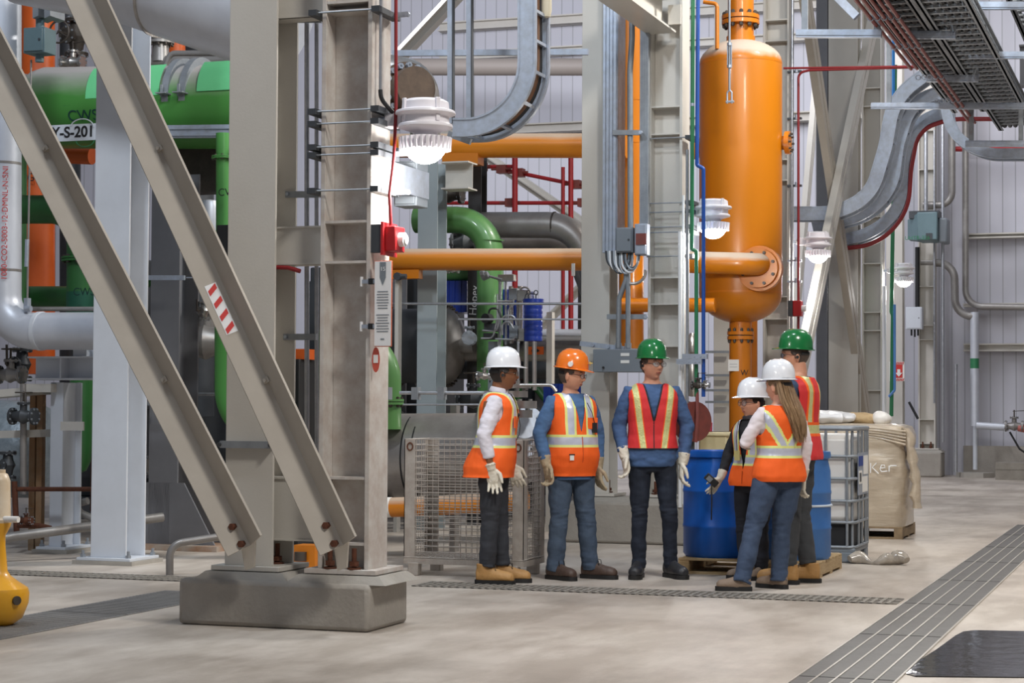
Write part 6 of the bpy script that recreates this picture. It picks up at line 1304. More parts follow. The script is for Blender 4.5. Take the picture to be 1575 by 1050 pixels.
def hand(mb, w, d, side, palm, k=1.0, curl=.35, point=False):
    """gloved hand from wrist w along d; palm = palm normal; side = direction towards the thumb"""
    w = Vector(w); d = Vector(d).normalized(); s = Vector(side); s = (s-d*s.dot(d)).normalized(); p = d.cross(s)*(1 if palm > 0 else -1)
    def bl(c, a, b_, e): mb.tube(c, [(x, y) for x, y in zip(a, b_)], 14)
    # palm: flattened tube with width along s
    c = [w-d*.03*k, w+d*.01*k, w+d*.05*k, w+d*.09*k, w+d*.105*k]
    vs = []; n = 16
    for q, (a, b_) in zip(c, ((.030, .024), (.031, .022), (.042, .020), (.043, .017), (.038, .012))):
        for j in range(n): t_ = 2*math.pi*j/n; vs.append(q+s*math.cos(t_)*a*k+p*math.sin(t_)*b_*k)
    mb.add(vs, [(i*n+j, i*n+(j+1) % n, (i+1)*n+(j+1) % n, (i+1)*n+j) for i in range(4) for j in range(n)]+[list(range(n))[::-1], [4*n+j for j in range(n)]])
    for i, (o, L, sp) in enumerate(((.031, .072, .16), (.0105, .082, .04), (-.0105, .076, -.06), (-.031, .060, -.2))):
        q = w+d*.092*k+s*o*k; dd = (d+s*sp).normalized(); ang = 0; pts = [q-dd*.02*k, q]; cu = curl*(1+.18*i)
        if point and i == 0: cu = .05
        for j, f in enumerate((.45, .32, .23)):
            ang += cu*(.9, 1.1, .8)[j]; v = dd*math.cos(ang)+p*math.sin(ang); q = q+v*L*f*k; pts.append(q)
        mb.tube(pts, [.0105*k, .0108*k, .0100*k, .0092*k, .0075*k], 10)
        mb.sphere(pts[-1], .0078*k, 8)
    q = w+d*.03*k+s*.03*k; v = (d*.65+s*.62+p*.42).normalized(); v2 = (d*.95+s*.12+p*.35).normalized()
    pts = [q-v*.02*k, q, q+v*.035*k, q+v*.035*k+v2*.032*k, q+v*.035*k+v2*.055*k]; mb.tube(pts, [.014*k, .0145*k, .0125*k, .011*k, .008*k], 10); mb.sphere(pts[-1], .0082*k, 8)
def boot(P_, mats, ankle, yaw, T, k=1.0, shaft=.13, laces=True):
    """boot under an ankle point; toe towards -y turned by yaw (local frame)"""
    A = Matrix.Translation(Vector((ankle[0], ankle[1], 0))) @ Matrix.Rotation(yaw, 4, 'Z'); TT = T @ A
    mb = MB()
    # lengthwise sections
    secs = [(.075, .020, .05, .055), (.066, .036, .05, .075), (.03, .041, .052, .09), (-.02, .040, .05, .088), (-.07, .045, .044, .072), (-.12, .052, .040, .058), (-.165, .051, .038, .053), (-.195, .043, .034, .046), (-.213, .022, .03, .03)]
    vs = []; n = 18
    for y, a, zc, h in secs:
        for j in range(n):
            t_ = 2*math.pi*j/n; X = math.cos(t_)*a*k; Z = zc+.012+math.sin(t_)*h*(.9 if math.sin(t_) > 0 else .62)
            vs.append(TT @ Vector((X, y*k, max(.02, Z*k))))
    mb.add(vs, [(i*n+j, i*n+(j+1) % n, (i+1)*n+(j+1) % n, (i+1)*n+j) for i in range(len(secs)-1) for j in range(n)]+[list(range(n))[::-1], [(len(secs)-1)*n+j for j in range(n)]])
    mb.tube([TT @ Vector((0, .02, .06)), TT @ Vector((0, .018, .10)), TT @ Vector((0, .02, shaft+.03))], [(.042*k, .056*k), (.044*k, .054*k), (.048*k, .054*k)], 18)
    me = skinmesh(mb, .006, 3); b_ = put(me, 'boot', mats[0], P_, mats[2] if len(mats) > 2 else None)
    mb = MB(); out = [(.0, .088), (.026, .08), (.037, .055), (.036, .0), (.034, -.04), (.044, -.1), (.050, -.15), (.044, -.195), (.022, -.22), (0, -.225)]; out = out+[(-x, y) for x, y in out[::-1][1:-1]]
    pts = [TT @ Vector((x*1.04*k, y*k, 0)) for x, y in out]; mb.prism(pts, (0, 0, 1), .026); mb.prism([TT @ Vector((x*1.02*k, min(y, .088)*k, .0)) for x, y in out], (0, 0, 1), .034)
    mb.build2 = None; put(mb.mesh('sole', Vector((0, 0, 0))), 'sole', mats[1], b_)
    if laces:
        mb = MB()
        for i in range(5):
            y = -.085+.022*i; z = .098+.018*i-(0 if i < 3 else -.0)
            z = (.083, .099, .116, .136, .158)[i]; y = (-.085, -.066, -.05, -.044, -.04)[i]
            mb.tube([TT @ Vector((-.026*k, y*k, z*k-.012)), TT @ Vector((0, (y-.008)*k, z*k+.002)), TT @ Vector((.026*k, y*k, z*k-.012))], .0032, 6)
        mb.tube([TT @ Vector((0, -.05, .16)), TT @ Vector((.03, -.075, .15)), TT @ Vector((.035, -.08, .11))], .003, 6); mb.tube([TT @ Vector((0, -.05, .16)), TT @ Vector((-.03, -.078, .145)), TT @ Vector((-.03, -.085, .10))], .003, 6)
        put(mb.mesh('laces', Vector((0, 0, 0))), 'laces', dark, b_)
def person(label, loc, rz, H, mats, J, vest=None, hat=None, head=(0, 0, 0), female=False, hair=None, glasses='safety', ear=True, boots=None, fat=1.0, gl=None, shirt_hem=.88, lean=(0, 0), leg=(1, 1), hem=-.02, slv=.02):
    """local frame: faces -y, the person's left is +x; J overrides joints"""
    s = H/1.75; T = Matrix.Identity(4)
    body = None; root = bpy.data.meshes.new('person')
    skin, shirt_m, pants_m, glove_m = mats
    W = .92 if female else 1.0
    D = dict(shL=(.168*W, .005, 1.398), shR=(-.168*W, .005, 1.398), elL=(.225, .02, 1.15), elR=(-.225, .02, 1.15), wrL=(.235, -.03, .90), wrR=(-.235, -.03, .90), hipL=(.092, 0, .91), hipR=(-.092, 0, .91), knL=(.10, -.01, .49), knR=(-.10, -.01, .49), anL=(.11, .02, .09), anR=(-.11, .02, .09), ftL=10, ftR=-10, hdL=None, hdR=None)
    D.update(J); V = {k: (Vector(v)*s if isinstance(v, tuple) and len(v) == 3 else v) for k, v in D.items()}
    lx, ly = lean; sh = lambda z: (lx*max(0, z-.95)*s, ly*max(0, z-.95)*s)
    F_ = fat
    tors = [(.76, .158, .112, .0), (.84, .150, .110, .0), (.90, .168*(1.05 if female else 1), .122, .004), (.98, .164*(1.03 if female else 1), .118, 0), (1.08, .150*W, .108, -.002), (1.18, .154*W, .112, -.004), (1.28, .168*W, .122, -.004), (1.36, .177*W, .120, 0), (1.405, .165*W, .106, .004), (1.44, .132*W, .086, .008), (1.468, .094*W, .070, .012), (1.492, .070, .062, .012)]
    def tor(e, zl, zh, fatb=F_):
        r = []
        for z, a, b, oy in tors:
            if z < zl-.001 or z > zh+.001: continue
            q = 1+(fatb-1)*math.exp(-((z-1.05)/.17)**2); ox, oy2 = sh(z); r.append((ox, oy*s+oy2-(q-1)*.05*s, z*s, a*s*(1+(q-1)*.6)+e, b*s*q+e, 2.4))
        return r
    neckb = Vector((sh(1.5)[0], .012*s+sh(1.5)[1], 1.50*s)); hc = Vector((sh(1.64)[0]+head[3] if len(head) > 3 else sh(1.64)[0], -.018*s+sh(1.64)[1], 1.614*s))
    HT = Matrix.Translation(hc) @ Matrix.Rotation(R(head[2]), 4, 'Z') @ Matrix.Rotation(R(head[0]), 4, 'X') @ Matrix.Rotation(R(head[1]), 4, 'Y')
    hk = 1.03 if female else 1.09
    # --- body: one continuous skinned figure
    mb = MB(); head_mesh(mb, HT, hk, female); mb.tube([neckb-Vector((0, 0, .06)), neckb, neckb.lerp(hc, .55)+Vector((0, .012, 0)), hc+Vector((0, .02, -.03))], [.062*s*W, .058*s*W, .055*s*W, .052*s*W], 20)
    mb.loft(tor(-.012, .84, 1.52, 1), 28)
    for q in 'LR':
        mb.tube([V['sh'+q]*.9+V['sh'+q]*.1+Vector((0, 0, 0)), V['sh'+q].lerp(V['el'+q], .5), V['el'+q], V['el'+q].lerp(V['wr'+q], .4), V['wr'+q]], [.042*s, .040*s, .034*s, .033*s, .029*s], 14)
        mb.tube([V['hip'+q], V['hip'+q].lerp(V['kn'+q], .5), V['kn'+q], V['kn'+q].lerp(V['an'+q], .35), V['an'+q]], [.075*s, .062*s, .045*s, .045*s, .032*s], 14)
        mb.sphere(V['wr'+q], .027*s, 10)
    me = skinmesh(mb, .0062, 1); body = put(me, 'person', skin, None); body.location = loc; body.rotation_euler = (0, 0, rz); tag(body, label, 'person', 'group of hard hatted people standing in a circle')
    # --- trousers
    mb = MB(); mb.loft([(0, .0, z*s, a*s, b*s, 2.3) for z, a, b in ((.80, .12, .10), (.86, .158, .118), (.92, .172*(1.06 if female else 1)*(1+(F_-1)*.3), .126), (1.0, .160*(1.02), .120), (1.06, .150, .112))], 28)
    for q in 'LR':
        h, k_, a = V['hip'+q], V['kn'+q], V['an'+q]; fo = Vector((0, -.004, 0))
        lw = 1.06 if female else 1.0
        mb.tube([h+Vector((0, 0, .02)), h.lerp(k_, .3), h.lerp(k_, .65), k_, k_.lerp(a, .25), k_.lerp(a, .6), k_.lerp(a, .88), a+(k_-a).normalized()*hem*s], [.096*s*lw*leg[0], .096*s*lw*leg[0], .083*s*lw*leg[0], .070*s*leg[0], .070*s*leg[1], .066*s*leg[1], .063*s*leg[1], .067*s*leg[1]], 20)
    me = skinmesh(mb, .0085, 3, wr_=(.010, 7, (1, 1, 1.3)))
    for v, nrm in [(v, v.normal.copy()) for v in me.vertices]:     # creases bunch up over the boot
        z = v.co.z/s
        if z < .3: f = (1-z/.3); v.co += nrm*noise.noise(Vector((v.co.x*9, v.co.y*9, v.co.z*42)))*.011*f
        if .42 < z < .56: v.co += nrm*noise.noise(Vector((v.co.x*12, v.co.y*12, v.co.z*45)))*.006
    put(me, 'trousers', pants_m, body)
    # --- shirt
    mb = MB(); mb.loft([(r[0], r[1], r[2], r[3]+(.012 if r[2] < 1.0*s else 0), r[4]+(.014 if r[2] < 1.0*s else 0), r[5]) for r in tor(.012, shirt_hem-.05, 1.475)], 30); 
    for q, sg in (('L', 1), ('R', -1)):
        S_, E_, W_ = V['sh'+q], V['el'+q], V['wr'+q]; S_ = S_+Vector((sh(1.43)[0], sh(1.43)[1], 0))
        inn = Vector((sg*.09*s*W+sh(1.4)[0], sh(1.4)[1], 1.385*s)); e2 = E_+(E_-S_).normalized()*.0
        mb.tube([inn, S_*1.0, S_.lerp(E_, .35), S_.lerp(E_, .7), E_, E_.lerp(W_, .35), E_.lerp(W_, .75), W_-(W_-E_).normalized()*(slv*s)], [.064*s, .068*s*W, .066*s*W, .062*s*W, .058*s*W, .053*s*W, .047*s*W, .043*s*W], 20)
    me = skinmesh(mb, .0085, 12, wr_=(.0075, 11, (1, 1, 1.6)))
    bm = cutmesh(me, [((0, 0, (shirt_hem+.012)*s), (0, 0, 1))])
    bmesh.ops.delete(bm, geom=[v for v in bm.verts if v.co.z < (shirt_hem+.011)*s and abs(v.co.x) < .19*s], context='VERTS')
    bm.to_mesh(me); bm.free(); put(me, 'shirt', shirt_m, body)
    # --- gloves
    for q, sg in (('L', 1), ('R', -1)):
        if gl and gl.get(q) is None: continue
        E_, W_ = V['el'+q], V['wr'+q]; d = (W_-E_).normalized() if V['hd'+q] is None else Vector(V['hd'+q]).normalized()
        g = gl[q] if gl else {}
        side = Vector(g.get('side', (0, -1, 0))); mb = MB(); hand(mb, W_+d*.01, d, side, g.get('palm', 1), s*1.22*(.92 if female else 1.0), g.get('curl', .3), g.get('point', False))
        d0 = (W_-E_).normalized(); mb.tube([W_-d0*(.06 if slv < .05 else .015)*s, W_-d0*.005*s, W_+d*.03*s], [.050*s*W, .041*s*W, .036*s*W], 16)
        put(skinmesh(mb, .0048, 2, wr_=(.0022, 45, (1, 1, 1))), 'glove', glove_m, body)
    # --- vest
    if vest:
        zt_, zl, mm, pat, vn = vest['top']*s, vest['hem']*s, vest['mats'], vest['pat'], vest.get('neck', 1.12)
        mb = MB(); fl_ = vest.get('flare', .03); rr_ = []
        for r in tor(.028, .76, 1.475):
            f = max(0, (1.12-r[2]/s)/.28); rr_.append((r[0], r[1]+f*vest.get('back', 0), r[2], r[3]+f*fl_, r[4]+f*fl_*.8, 2.5))
        mb.loft(rr_, 40); me = skinmesh(mb, .0085, 3, wr_=(.007, 8, (1, 1, .8)))
        bands = [b*s for b in vest['bands']]; xs = [x*s for x in vest['xs']]
        pl = [((0, 0, z), (0, 0, 1)) for z in [zl+.002]+bands]+[((x*g_, 0, 0), (1, 0, 0)) for x in xs for g_ in (1, -1)]
        hw = vest.get('armx', .172)*s; 
        vz = vn*s; a_ = vest.get('nw', .075)*s; tp = 1.50*s; nl = math.hypot(a_, tp-vz)
        for g_ in (1, -1): pl.append(((0, 0, vz), ((tp-vz)*g_, 0, -a_)))
        if vest.get('trim'): pl += [((g_*.011*s, 0, vz), ((tp-vz)*g_, 0, -a_)) for g_ in (1, -1)]
        sl = vest.get('slant', 0)
        if sl: pl = [q_ for q_ in pl if q_[1] != (1, 0, 0)]+[((x*g_, 0, 1.2*s), (1, 0, -sl*g_)) for x in xs for g_ in (1, -1)]
        bias = vest.get('bias')
        if bias: pl += [((x*s, 0, z*s), (nx, 0, nz)) for x, z, nx, nz in bias]
        bm = cutmesh(me, pl); dele = []
        for f in bm.faces:
            c = f.calc_center_median(); cx_ = c.x-sh(c.z/s)[0]; c_y = c.y-sh(c.z/s)[1]
            inV = c_y < .0 and c.z > vz and abs(c.x) < a_*(c.z-vz)/(tp-vz)
            arm = abs(c.x) > .120*s and ((c_y-.004*s)/(.078*s))**2+((c.z-1.33*s)/(.105*s))**2 < 1
            if c.z < zl or inV or arm or c.z > zt_ or (c.z > 1.462*s and abs(cx_) < .09*s) or f.normal.z < -.9: dele.append(f); continue
            f.material_index = pat(c.x/s, c_y/s, c.z/s)
            if vest.get('trim') and c_y < 0 and c.z > vz-.01*s and abs(c.x) < a_*(c.z-vz)/(tp-vz)+.011*s: f.material_index = vest['trim']
        bmesh.ops.delete(bm, geom=dele, context='FACES')
        if vest.get('trim'):
            for f in [f for f in bm.faces if any(e.is_boundary for e in f.edges) and abs(f.calc_center_median().x) > .115*s]: f.material_index = vest['trim']
        for _ in range(8):
            mv = {}
            for v in bm.verts:
                nb = [e.other_vert(v).co for e in v.link_edges if e.is_boundary]
                if len(nb) == 2: mv[v] = v.co*.5+(nb[0]+nb[1])*.25
            for v, c in mv.items(): v.co = c
        bm.to_mesh(me); bm.free()
        o = put(me, 'safety_vest', mm, body); sm = o.modifiers.new('cloth', 'SOLIDIFY'); sm.thickness = .004; sm.offset = 1
        vo = o
        mbz = MB(); yf = lambda z: 0
        if vest.get('trim'):
            # dark edging round the armholes, neck and hem drawn as cord
            pass
    # --- boots
    bm_, sole_, ll = boots
    for q in 'LR': boot(body, (bm_, sole_), V['an'+q], R(V['ft'+q]), Matrix.Identity(4), s*1.0*(.94 if female else 1.04), laces=ll, shaft=.13 if ll else .085)
    # --- head details
    def hp(*p): return HT @ Vector([c*hk for c in p])
    for sg in (-1, 1):
        mb = MB(); mb.sphere(hp(sg*.031, -.0645, .006), .0128*hk, 16); e = put(mb.mesh('eye', Vector((0, 0, 0))), 'eye', eye_w, body)
        mb = MB(); mb.sphere(hp(sg*.031, -.0735, .005), .0056*hk, 10); put(mb.mesh('iris', Vector((0, 0, 0))), 'iris', iris, e)
        mb = MB(); mb.tube([hp(sg*.014, -.086, .026), hp(sg*.03, -.085, .032), hp(sg*.047, -.075, .028)], [.0026, .0034, .0018], 8); put(mb.mesh('eyebrow', Vector((0, 0, 0))), 'eyebrow', hair or hair_d, body)
        mb = MB(); mb.tube([hp(sg*.018, -.0775, .013), hp(sg*.031, -.0795, .0155), hp(sg*.044, -.0715, .011)], .0022, 8); put(mb.mesh('eyelid', Vector((0, 0, 0))), 'eyelid', skin, body)
    mb = MB(); mb.tube([hp(-.021, -.076, -.0595), hp(-.008, -.0835, -.0572), hp(.008, -.0835, -.0572), hp(.021, -.076, -.0595)], [.0015, .0034, .0034, .0015], 8); mb.tube([hp(-.018, -.076, -.063), hp(0, -.082, -.0652), hp(.018, -.076, -.063)], [.0015, .004, .0015], 8); put(mb.mesh('lips', Vector((0, 0, 0))), 'lips', lip_dk if skin is skin_d else lip_m, body)
    # hair: a close shell below the hat
    mb = MB(); n, m = 48, 30; vs = []
    for i in range(m+1):
        th = math.pi*(.12+.62*i/m)
        for j in range(n):
            a = 2*math.pi*j/n-math.pi/2; x, y, z = math.sin(th)*math.cos(a), math.sin(th)*math.sin(a), math.cos(th)
            lo = max(0, -z); g = 1.055+.015*noise.noise(Vector((x*8, y*8, z*20)))
            # below the hairline the shell sinks into the head
            line = (.34 if y < -.38 else (.08 if y < -.12 else (-.5 if y > .15 else -.12)))
            if z < line: g = .93
            vs.append(hp(x*.076*(1-.2*lo**1.5)*g, y*(.093 if y < 0 else .100)*(1 if y < 0 else 1-.42*lo)*g, z*.118*(1.03 if z > line else .98)))
    mb.add(vs, [(i*n+j, i*n+(j+1) % n, (i+1)*n+(j+1) % n, (i+1)*n+j) for i in range(m) for j in range(n)]+[list(range(n))]); put(mb.mesh('hair', Vector((0, 0, 0))), 'hair', hair or hair_d, body)
    # hard hat
    if hat:
        hm, tilt = hat; HH = HT @ Matrix.Translation((0, .008, .062)) @ Matrix.Scale(.95, 4) @ Matrix.Rotation(R(tilt-5), 4, 'X')
        def hh(*p): return HH @ Vector(p)
        n = 64; prof = [(1.0, 0), (1.0, .012), (.985, .04), (.95, .072), (.86, .105), (.70, .132), (.48, .150), (.24, .159), (.02, .162)]; vs = []
        for r_, z in prof:
            for j in range(n):
                a = 2*math.pi*j/n; x, y = math.cos(a), math.sin(a); rid = 0
                if .1 < r_ < .97: rid = .005*gauss(x*r_, .10)*(1 if r_ < .9 else .3)+.003*(gauss(abs(x*r_)-.36, .06))
                vs.append(hh(x*r_*.119, y*r_*(.145 if y < 0 else .143), z*1.0+rid))
        ins = [(.97, 0.002), (.92, .06), (.6, .12), (.02, .145)]
        b0 = len(prof)
        for r_, z in ins:
            for j in range(n): a = 2*math.pi*j/n; vs.append(hh(math.cos(a)*r_*.117, math.sin(a)*r_*.142, z))
        fs = [(i*n+j, i*n+(j+1) % n, (i+1)*n+(j+1) % n, (i+1)*n+j) for i in range(len(prof)-1) for j in range(n)]
        fs += [(((b0+i)*n+(j+1) % n), (b0+i)*n+j, (b0+i+1)*n+j, (b0+i+1)*n+(j+1) % n) for i in range(len(ins)-1) for j in range(n)]
        fs += [(j, b0*n+j, b0*n+(j+1) % n, (j+1) % n)for j in range(n)]; fs.append([(len(prof)-1)*n+j for j in range(n)])
        mb = MB(); mb.add(vs, fs); ho = put(mb.mesh('hard_hat', Vector((0, 0, 0))), 'hard_hat', hm, body)
        mb = MB(); vs = []; 
        for r_, dz in ((.99, .009), (1, .001), (2, -.004), (2, -.010), (1, -.006)):
            for j in range(n):
                a = 2*math.pi*j/n; x, y = math.cos(a), math.sin(a); ext = .013+(.042*max(0, -y)**3 if y < 0 else .003)
                k_ = 0 if r_ < 2 else 1; drop = -.010*max(0, -y)**3*k_
                vs.append(hh(x*(.118+ext*.8*k_), y*(.1445+ext*k_), dz+drop))
        fs = [(i*n+j, i*n+(j+1) % n, (i+1)*n+(j+1) % n, (i+1)*n+j) for i in range(4) for j in range(n)]+[(4*n+j, 4*n+(j+1) % n, (j+1) % n, j) for j in range(n)]
        mb.add(vs, fs); put(mb.mesh('brim', Vector((0, 0, 0))), 'brim', hm, ho)
        mb = MB(); mb.tube([hp(math.cos(a)*.084, math.sin(a)*.106, .018) for a in [R(20+x*14) for x in range(11)]], [(.004, .014)]*11, 8); put(mb.mesh('headband', Vector((0, 0, 0))), 'headband', dark, ho)
    if glasses:
        lm = lens_b if glasses == 'blue' else lens_m
        mb = MB()
        for sg in (-1, 1):
            q = []
            for k_ in range(16):
                a = 2*math.pi*k_/16; q.append(hp(sg*.034+math.cos(a)*(.027 if glasses != 'round' else .025), -.101+.2*abs(sg*.034+math.cos(a)*.026)**1.0*abs(.8), .003+math.sin(a)*(.019 if glasses != 'round' else .023)))
            b = len(mb.v); mb.v += q+[v+(HT.to_3x3() @ Vector((0, .0025, 0))) for v in q]; mb.f += [[b+i for i in range(16)], [b+16+i for i in range(15, -1, -1)]]+[(b+i, b+(i+1) % 16, b+16+(i+1) % 16, b+16+i) for i in range(16)]; mb.m += [0]*18; mb.sm += [True]*18
        go = None
        mf = MB()
        for sg in (-1, 1):
            mf.tube([hp(sg*.034+math.cos(a)*(.0275 if glasses != 'round' else .0255), -.1015+.16*abs(sg*.034+math.cos(a)*.026), .003+math.sin(a)*(.0195 if glasses != 'round' else .0235)) for a in [k_*math.pi/8 for k_ in range(17)]], .0016 if glasses != 'safety' else .0013, 6)
            mf.tube([hp(sg*.058, -.090, .008), hp(sg*.078, -.06, .010), hp(sg*.082, .01, .008)], [.002, .0025, .0025], 6)
        mf.tube([hp(-.01, -.1, .008), hp(.01, -.1, .008)], .0016, 6)
        go = put(mf.mesh('glasses', Vector((0, 0, 0))), 'glasses', frame_m, body); put(mb.mesh('lens', Vector((0, 0, 0))), 'lens', lm, go)
    if ear:
        for sg in (-1, 1):
            mb = MB(); c = hp(sg*.084, .006, -.008); x = HT.to_3x3() @ Vector((sg, 0, 0)); mb.cyl(c-x*.006, c+x*.012, .012, 14); cc = [hp(sg*.088, .010+math.cos(a)*.021, -.006+math.sin(a)*.027) for a in [R(-70+i*20) for i in range(15)]]; mb.tube(cc, .0032, 6)
            put(mb.mesh('earpiece', Vector((0, 0, 0))), 'earpiece', dark, body)
    return body, HT, s, hp, V
# vest patterns: 0 base, 1 edge, 2 tape
def pat_class2(bands, x0, x1, e, back=None, pocket=None):
    b0, b1, b2, b3 = bands
    def f(x, y, z):
        if b0 <= z <= b3: return 2 if b1 <= z <= b2 else 1
        if z > b3 and (y < 0 or back is None) and x0 <= abs(x) <= x1: return 2 if x0+e <= abs(x) <= x1-e else 1
        if back and y >= 0 and z > b3:
            d = min(abs(abs(x)-(z-back)*.62), 9)
            if d < .05: return 2 if d < .027 else 1
        return 0
    return f
def gpos(px, py): p = FL(px, py); return Vector((p.x, p.y, 0))
VB = [1.045, 1.065, 1.125, 1.145]; VX = [.045, .063, .112, .130]
def std_vest(hem=.90, **k):
    d = dict(top=1.50, hem=hem, mats=[hi_orange, lime, silver], bands=VB, xs=VX, pat=pat_class2(VB, .045, .130, .018)); d.update(k); return d
def cam_rz(deg): return R(19+deg)
# A: man in white helmet, profile to the right
rA = cam_rz(80)
A, HT, s, hp, V = person('man in white helmet, white shirt and charcoal slacks, seen from the side by the cage', gpos(758, 897), rA, 1.77, (skin_d, white_shirt, slacks, glove_w),
    dict(anL=(.10, -.055, .09), anR=(-.07, .04, .09), knL=(.09, -.03, .49), knR=(-.08, .01, .49), elR=(-.235, .03, 1.15), wrR=(-.225, -.02, .91), elL=(.22, -.02, 1.15), wrL=(.22, -.10, .92), ftL=4, ftR=-4),
    vest=std_vest(.82, flare=.06, back=.04), hat=(hat_w, 4), head=(0, 0, 8), hair=hair_d, boots=(boot_t, sole_m, True), fat=1.12, hem=.045, slv=.06,
    gl=dict(L=dict(side=(0, -1, 0), palm=-1), R=dict(side=(0, -1, 0), palm=1, curl=.22)), lean=(0, -.09))
# B: man in orange helmet
B_, HTb, sb, hpb, Vb = person('stout man in orange helmet, blue shirt and faded jeans with tan gloves', gpos(877, 890), cam_rz(28), 1.77, (skin_l, blue_shirt, jeans, glove_t),
    dict(anL=(.17, -.03, .09), anR=(-.13, .02, .09), knL=(.125, -.03, .49), knR=(-.115, -.02, .49), ftL=38, ftR=16, elR=(-.275, .02, 1.15), wrR=(-.25, -.05, .92), elL=(.27, .04, 1.15), wrL=(.255, .0, .90)),
    vest=std_vest(.815, neck=1.16, flare=.012), hat=(hat_o, 6), head=(6, 0, 40), hair=hair_g, boots=(boot_b, sole_m, True), fat=1.28, shirt_hem=.78, leg=(1.06, 1.08), ear=False,
    gl=dict(L=dict(side=(0, -1, 0), palm=-1), R=dict(side=(.2, -1, 0), palm=1, curl=.45)))
# C: man in green helmet and red vest
def pat_c(x, y, z):
    q = abs(x)-.13*(z-1.2)
    if z < .983 or (abs(q) < .004 and z < 1.2 and y < 0) or abs(x) < .004 and y < 0: return 3
    return (2 if .085 <= q <= .127 else 1) if .078 <= q <= .134 else 0
C_, HTc, sc_, hpc, Vc = person('tall man in green helmet, red mesh vest and dark jeans, facing the camera', gpos(1002, 888), cam_rz(2), 1.87, (skin_l, blue_shirt2, jeans_d, glove_w),
    dict(anL=(.15, .02, .09), anR=(-.10, -.0, .09), knL=(.13, -.03, .49), knR=(-.095, -.02, .49), ftL=22, ftR=-14, elR=(-.25, .04, 1.15), wrR=(-.215, -.05, .93), elL=(.27, .02, 1.15), wrL=(.235, -.03, .885)),
    vest=dict(top=1.50, hem=.975, mats=[hi_red, hi_orange, limesilver, blacktrim], bands=[.983], xs=[.078, .085, .127, .134, .004], slant=.13, trim=3, pat=pat_c, neck=1.2, nw=.075, flare=.01),
    hat=(hat_g, 4), head=(0, 0, 30), hair=hair_g, boots=(boot_k, sole_m, False), fat=1.02, shirt_hem=.815, leg=(.92, .84),
    gl=dict(L=dict(side=(0, -1, 0), palm=-1, curl=.4), R=dict(side=(.3, -1, 0), palm=1, curl=.4)))
# D: woman with glasses
D_, HTd, sd, hpd, Vd = person('dark haired woman in white helmet and glasses, orange vest over black top', gpos(1158, 890), cam_rz(-42), 1.53, (skin_w, black_top, black_tr, glove_w),
    dict(ftL=6, ftR=-20, elR=(-.25, -.03, 1.16), wrR=(-.26, -.14, .94), hdR=(-.45, -.3, -.85), anL=(.08, .02, .09), anR=(-.08, 0, .09), elL=(.22, .03, 1.15), wrL=(.2, -.05, .92)),
    vest=std_vest(.86, neck=1.0, nw=.085, flare=.03), hat=(hat_w, 6), head=(-2, 0, -22), female=True, hair=hair_k, glasses='round', boots=(boot_g, sole_m, False), ear=False,
    gl=dict(L=dict(palm=-1), R=dict(side=(0, -.6, .5), palm=1, curl=.12)))
# E: woman from behind
xE = lambda x, y, z: 0
E_, HTe, se, hpe, Ve = person('long haired woman in white helmet, orange vest and blue jeans seen from behind', gpos(1198, 905), cam_rz(-158), 1.67, (skin_w, white_top, jeans_m, glove_w),
    dict(anL=(.38, .08, .09), anR=(-.0, .0, .09), knL=(.23, .0, .50), knR=(-.04, -.03, .49), ftL=62, ftR=30, elL=(.27, -.06, 1.17), wrL=(.16, -.27, 1.16), elR=(-.235, .03, 1.15), wrR=(-.235, -.02, .90)),
    vest=std_vest(.86, pat=pat_class2(VB, .045, .130, .018, back=1.10), neck=1.0, nw=.06, flare=.02), hat=(hat_w, 4), head=(2, 0, 25), female=True, hair=hair_b, glasses=None, boots=(boot_g, sole_m, False), ear=False, leg=(1.1, 1.08), hem=-.03,
    gl=dict(L=dict(side=(0, 0, 1), palm=1), R=dict(side=(0, -1, 0), palm=1, curl=.3)))
# F: tall man behind her
F__, HTf, sf, hpf, Vf = person('tallest man in green helmet and tan boots, behind the long haired woman', gpos(1226, 897), cam_rz(-118), 1.94, (skin_l, navy_shirt, slacks_g, glove_w),
    dict(anL=(.09, -.04, .09), anR=(-.11, .05, .09), ftL=0, ftR=10, elL=(.24, -.04, 1.16), wrL=(.2, -.12, .95), elR=(-.23, -.02, 1.15), wrR=(-.2, -.1, .93)),
    vest=std_vest(.88, mats=[hi_red, hi_orange, limesilver]), hat=(hat_g, 2), head=(0, 0, 28), hair=hair_g, glasses='blue', boots=(boot_t, sole_m, True), fat=1.1, hem=.045,
    gl=dict(L=dict(palm=-1), R=dict(palm=1)))

# long hair of the woman seen from behind
def strands(hp_, root, mat_, n, pts, spread, r_, seed, nm='hair'):
    rr = random.Random(seed); mb = MB()
    for i in range(n):
        u = rr.uniform(-1, 1); v = rr.uniform(0, 1); ph = rr.uniform(0, 6); q = []
        for k, (x, y, z, sp, dp) in enumerate(pts):
            f = k/(len(pts)-1); q.append(hp_(x+u*sp+.006*math.sin(ph+f*9)*f*2, y+dp*(v-.3)+.005*math.cos(ph+f*7)*f*2+abs(u)*-.02*(1-f), z+(rr.uniform(-.05, .04) if f == 1 else 0)))
        q2 = []
        for k in range(len(q)-1):
            for j in range(3): q2.append(q[k].lerp(q[k+1], j/3))
        q2.append(q[-1]); L_ = len(q2); q2 = [q2[0]]+[(q2[j-1]+q2[j]*2+q2[j+1])/4 for j in range(1, L_-1)]+[q2[-1]]
        mb.tube(q2, [r_*(1 if j < L_*.7 else 1-.8*(j/L_-.7)/.3) for j in range(L_)], 6)
    return put(mb.mesh(nm, Vector((0, 0, 0))), nm, mat_, root)
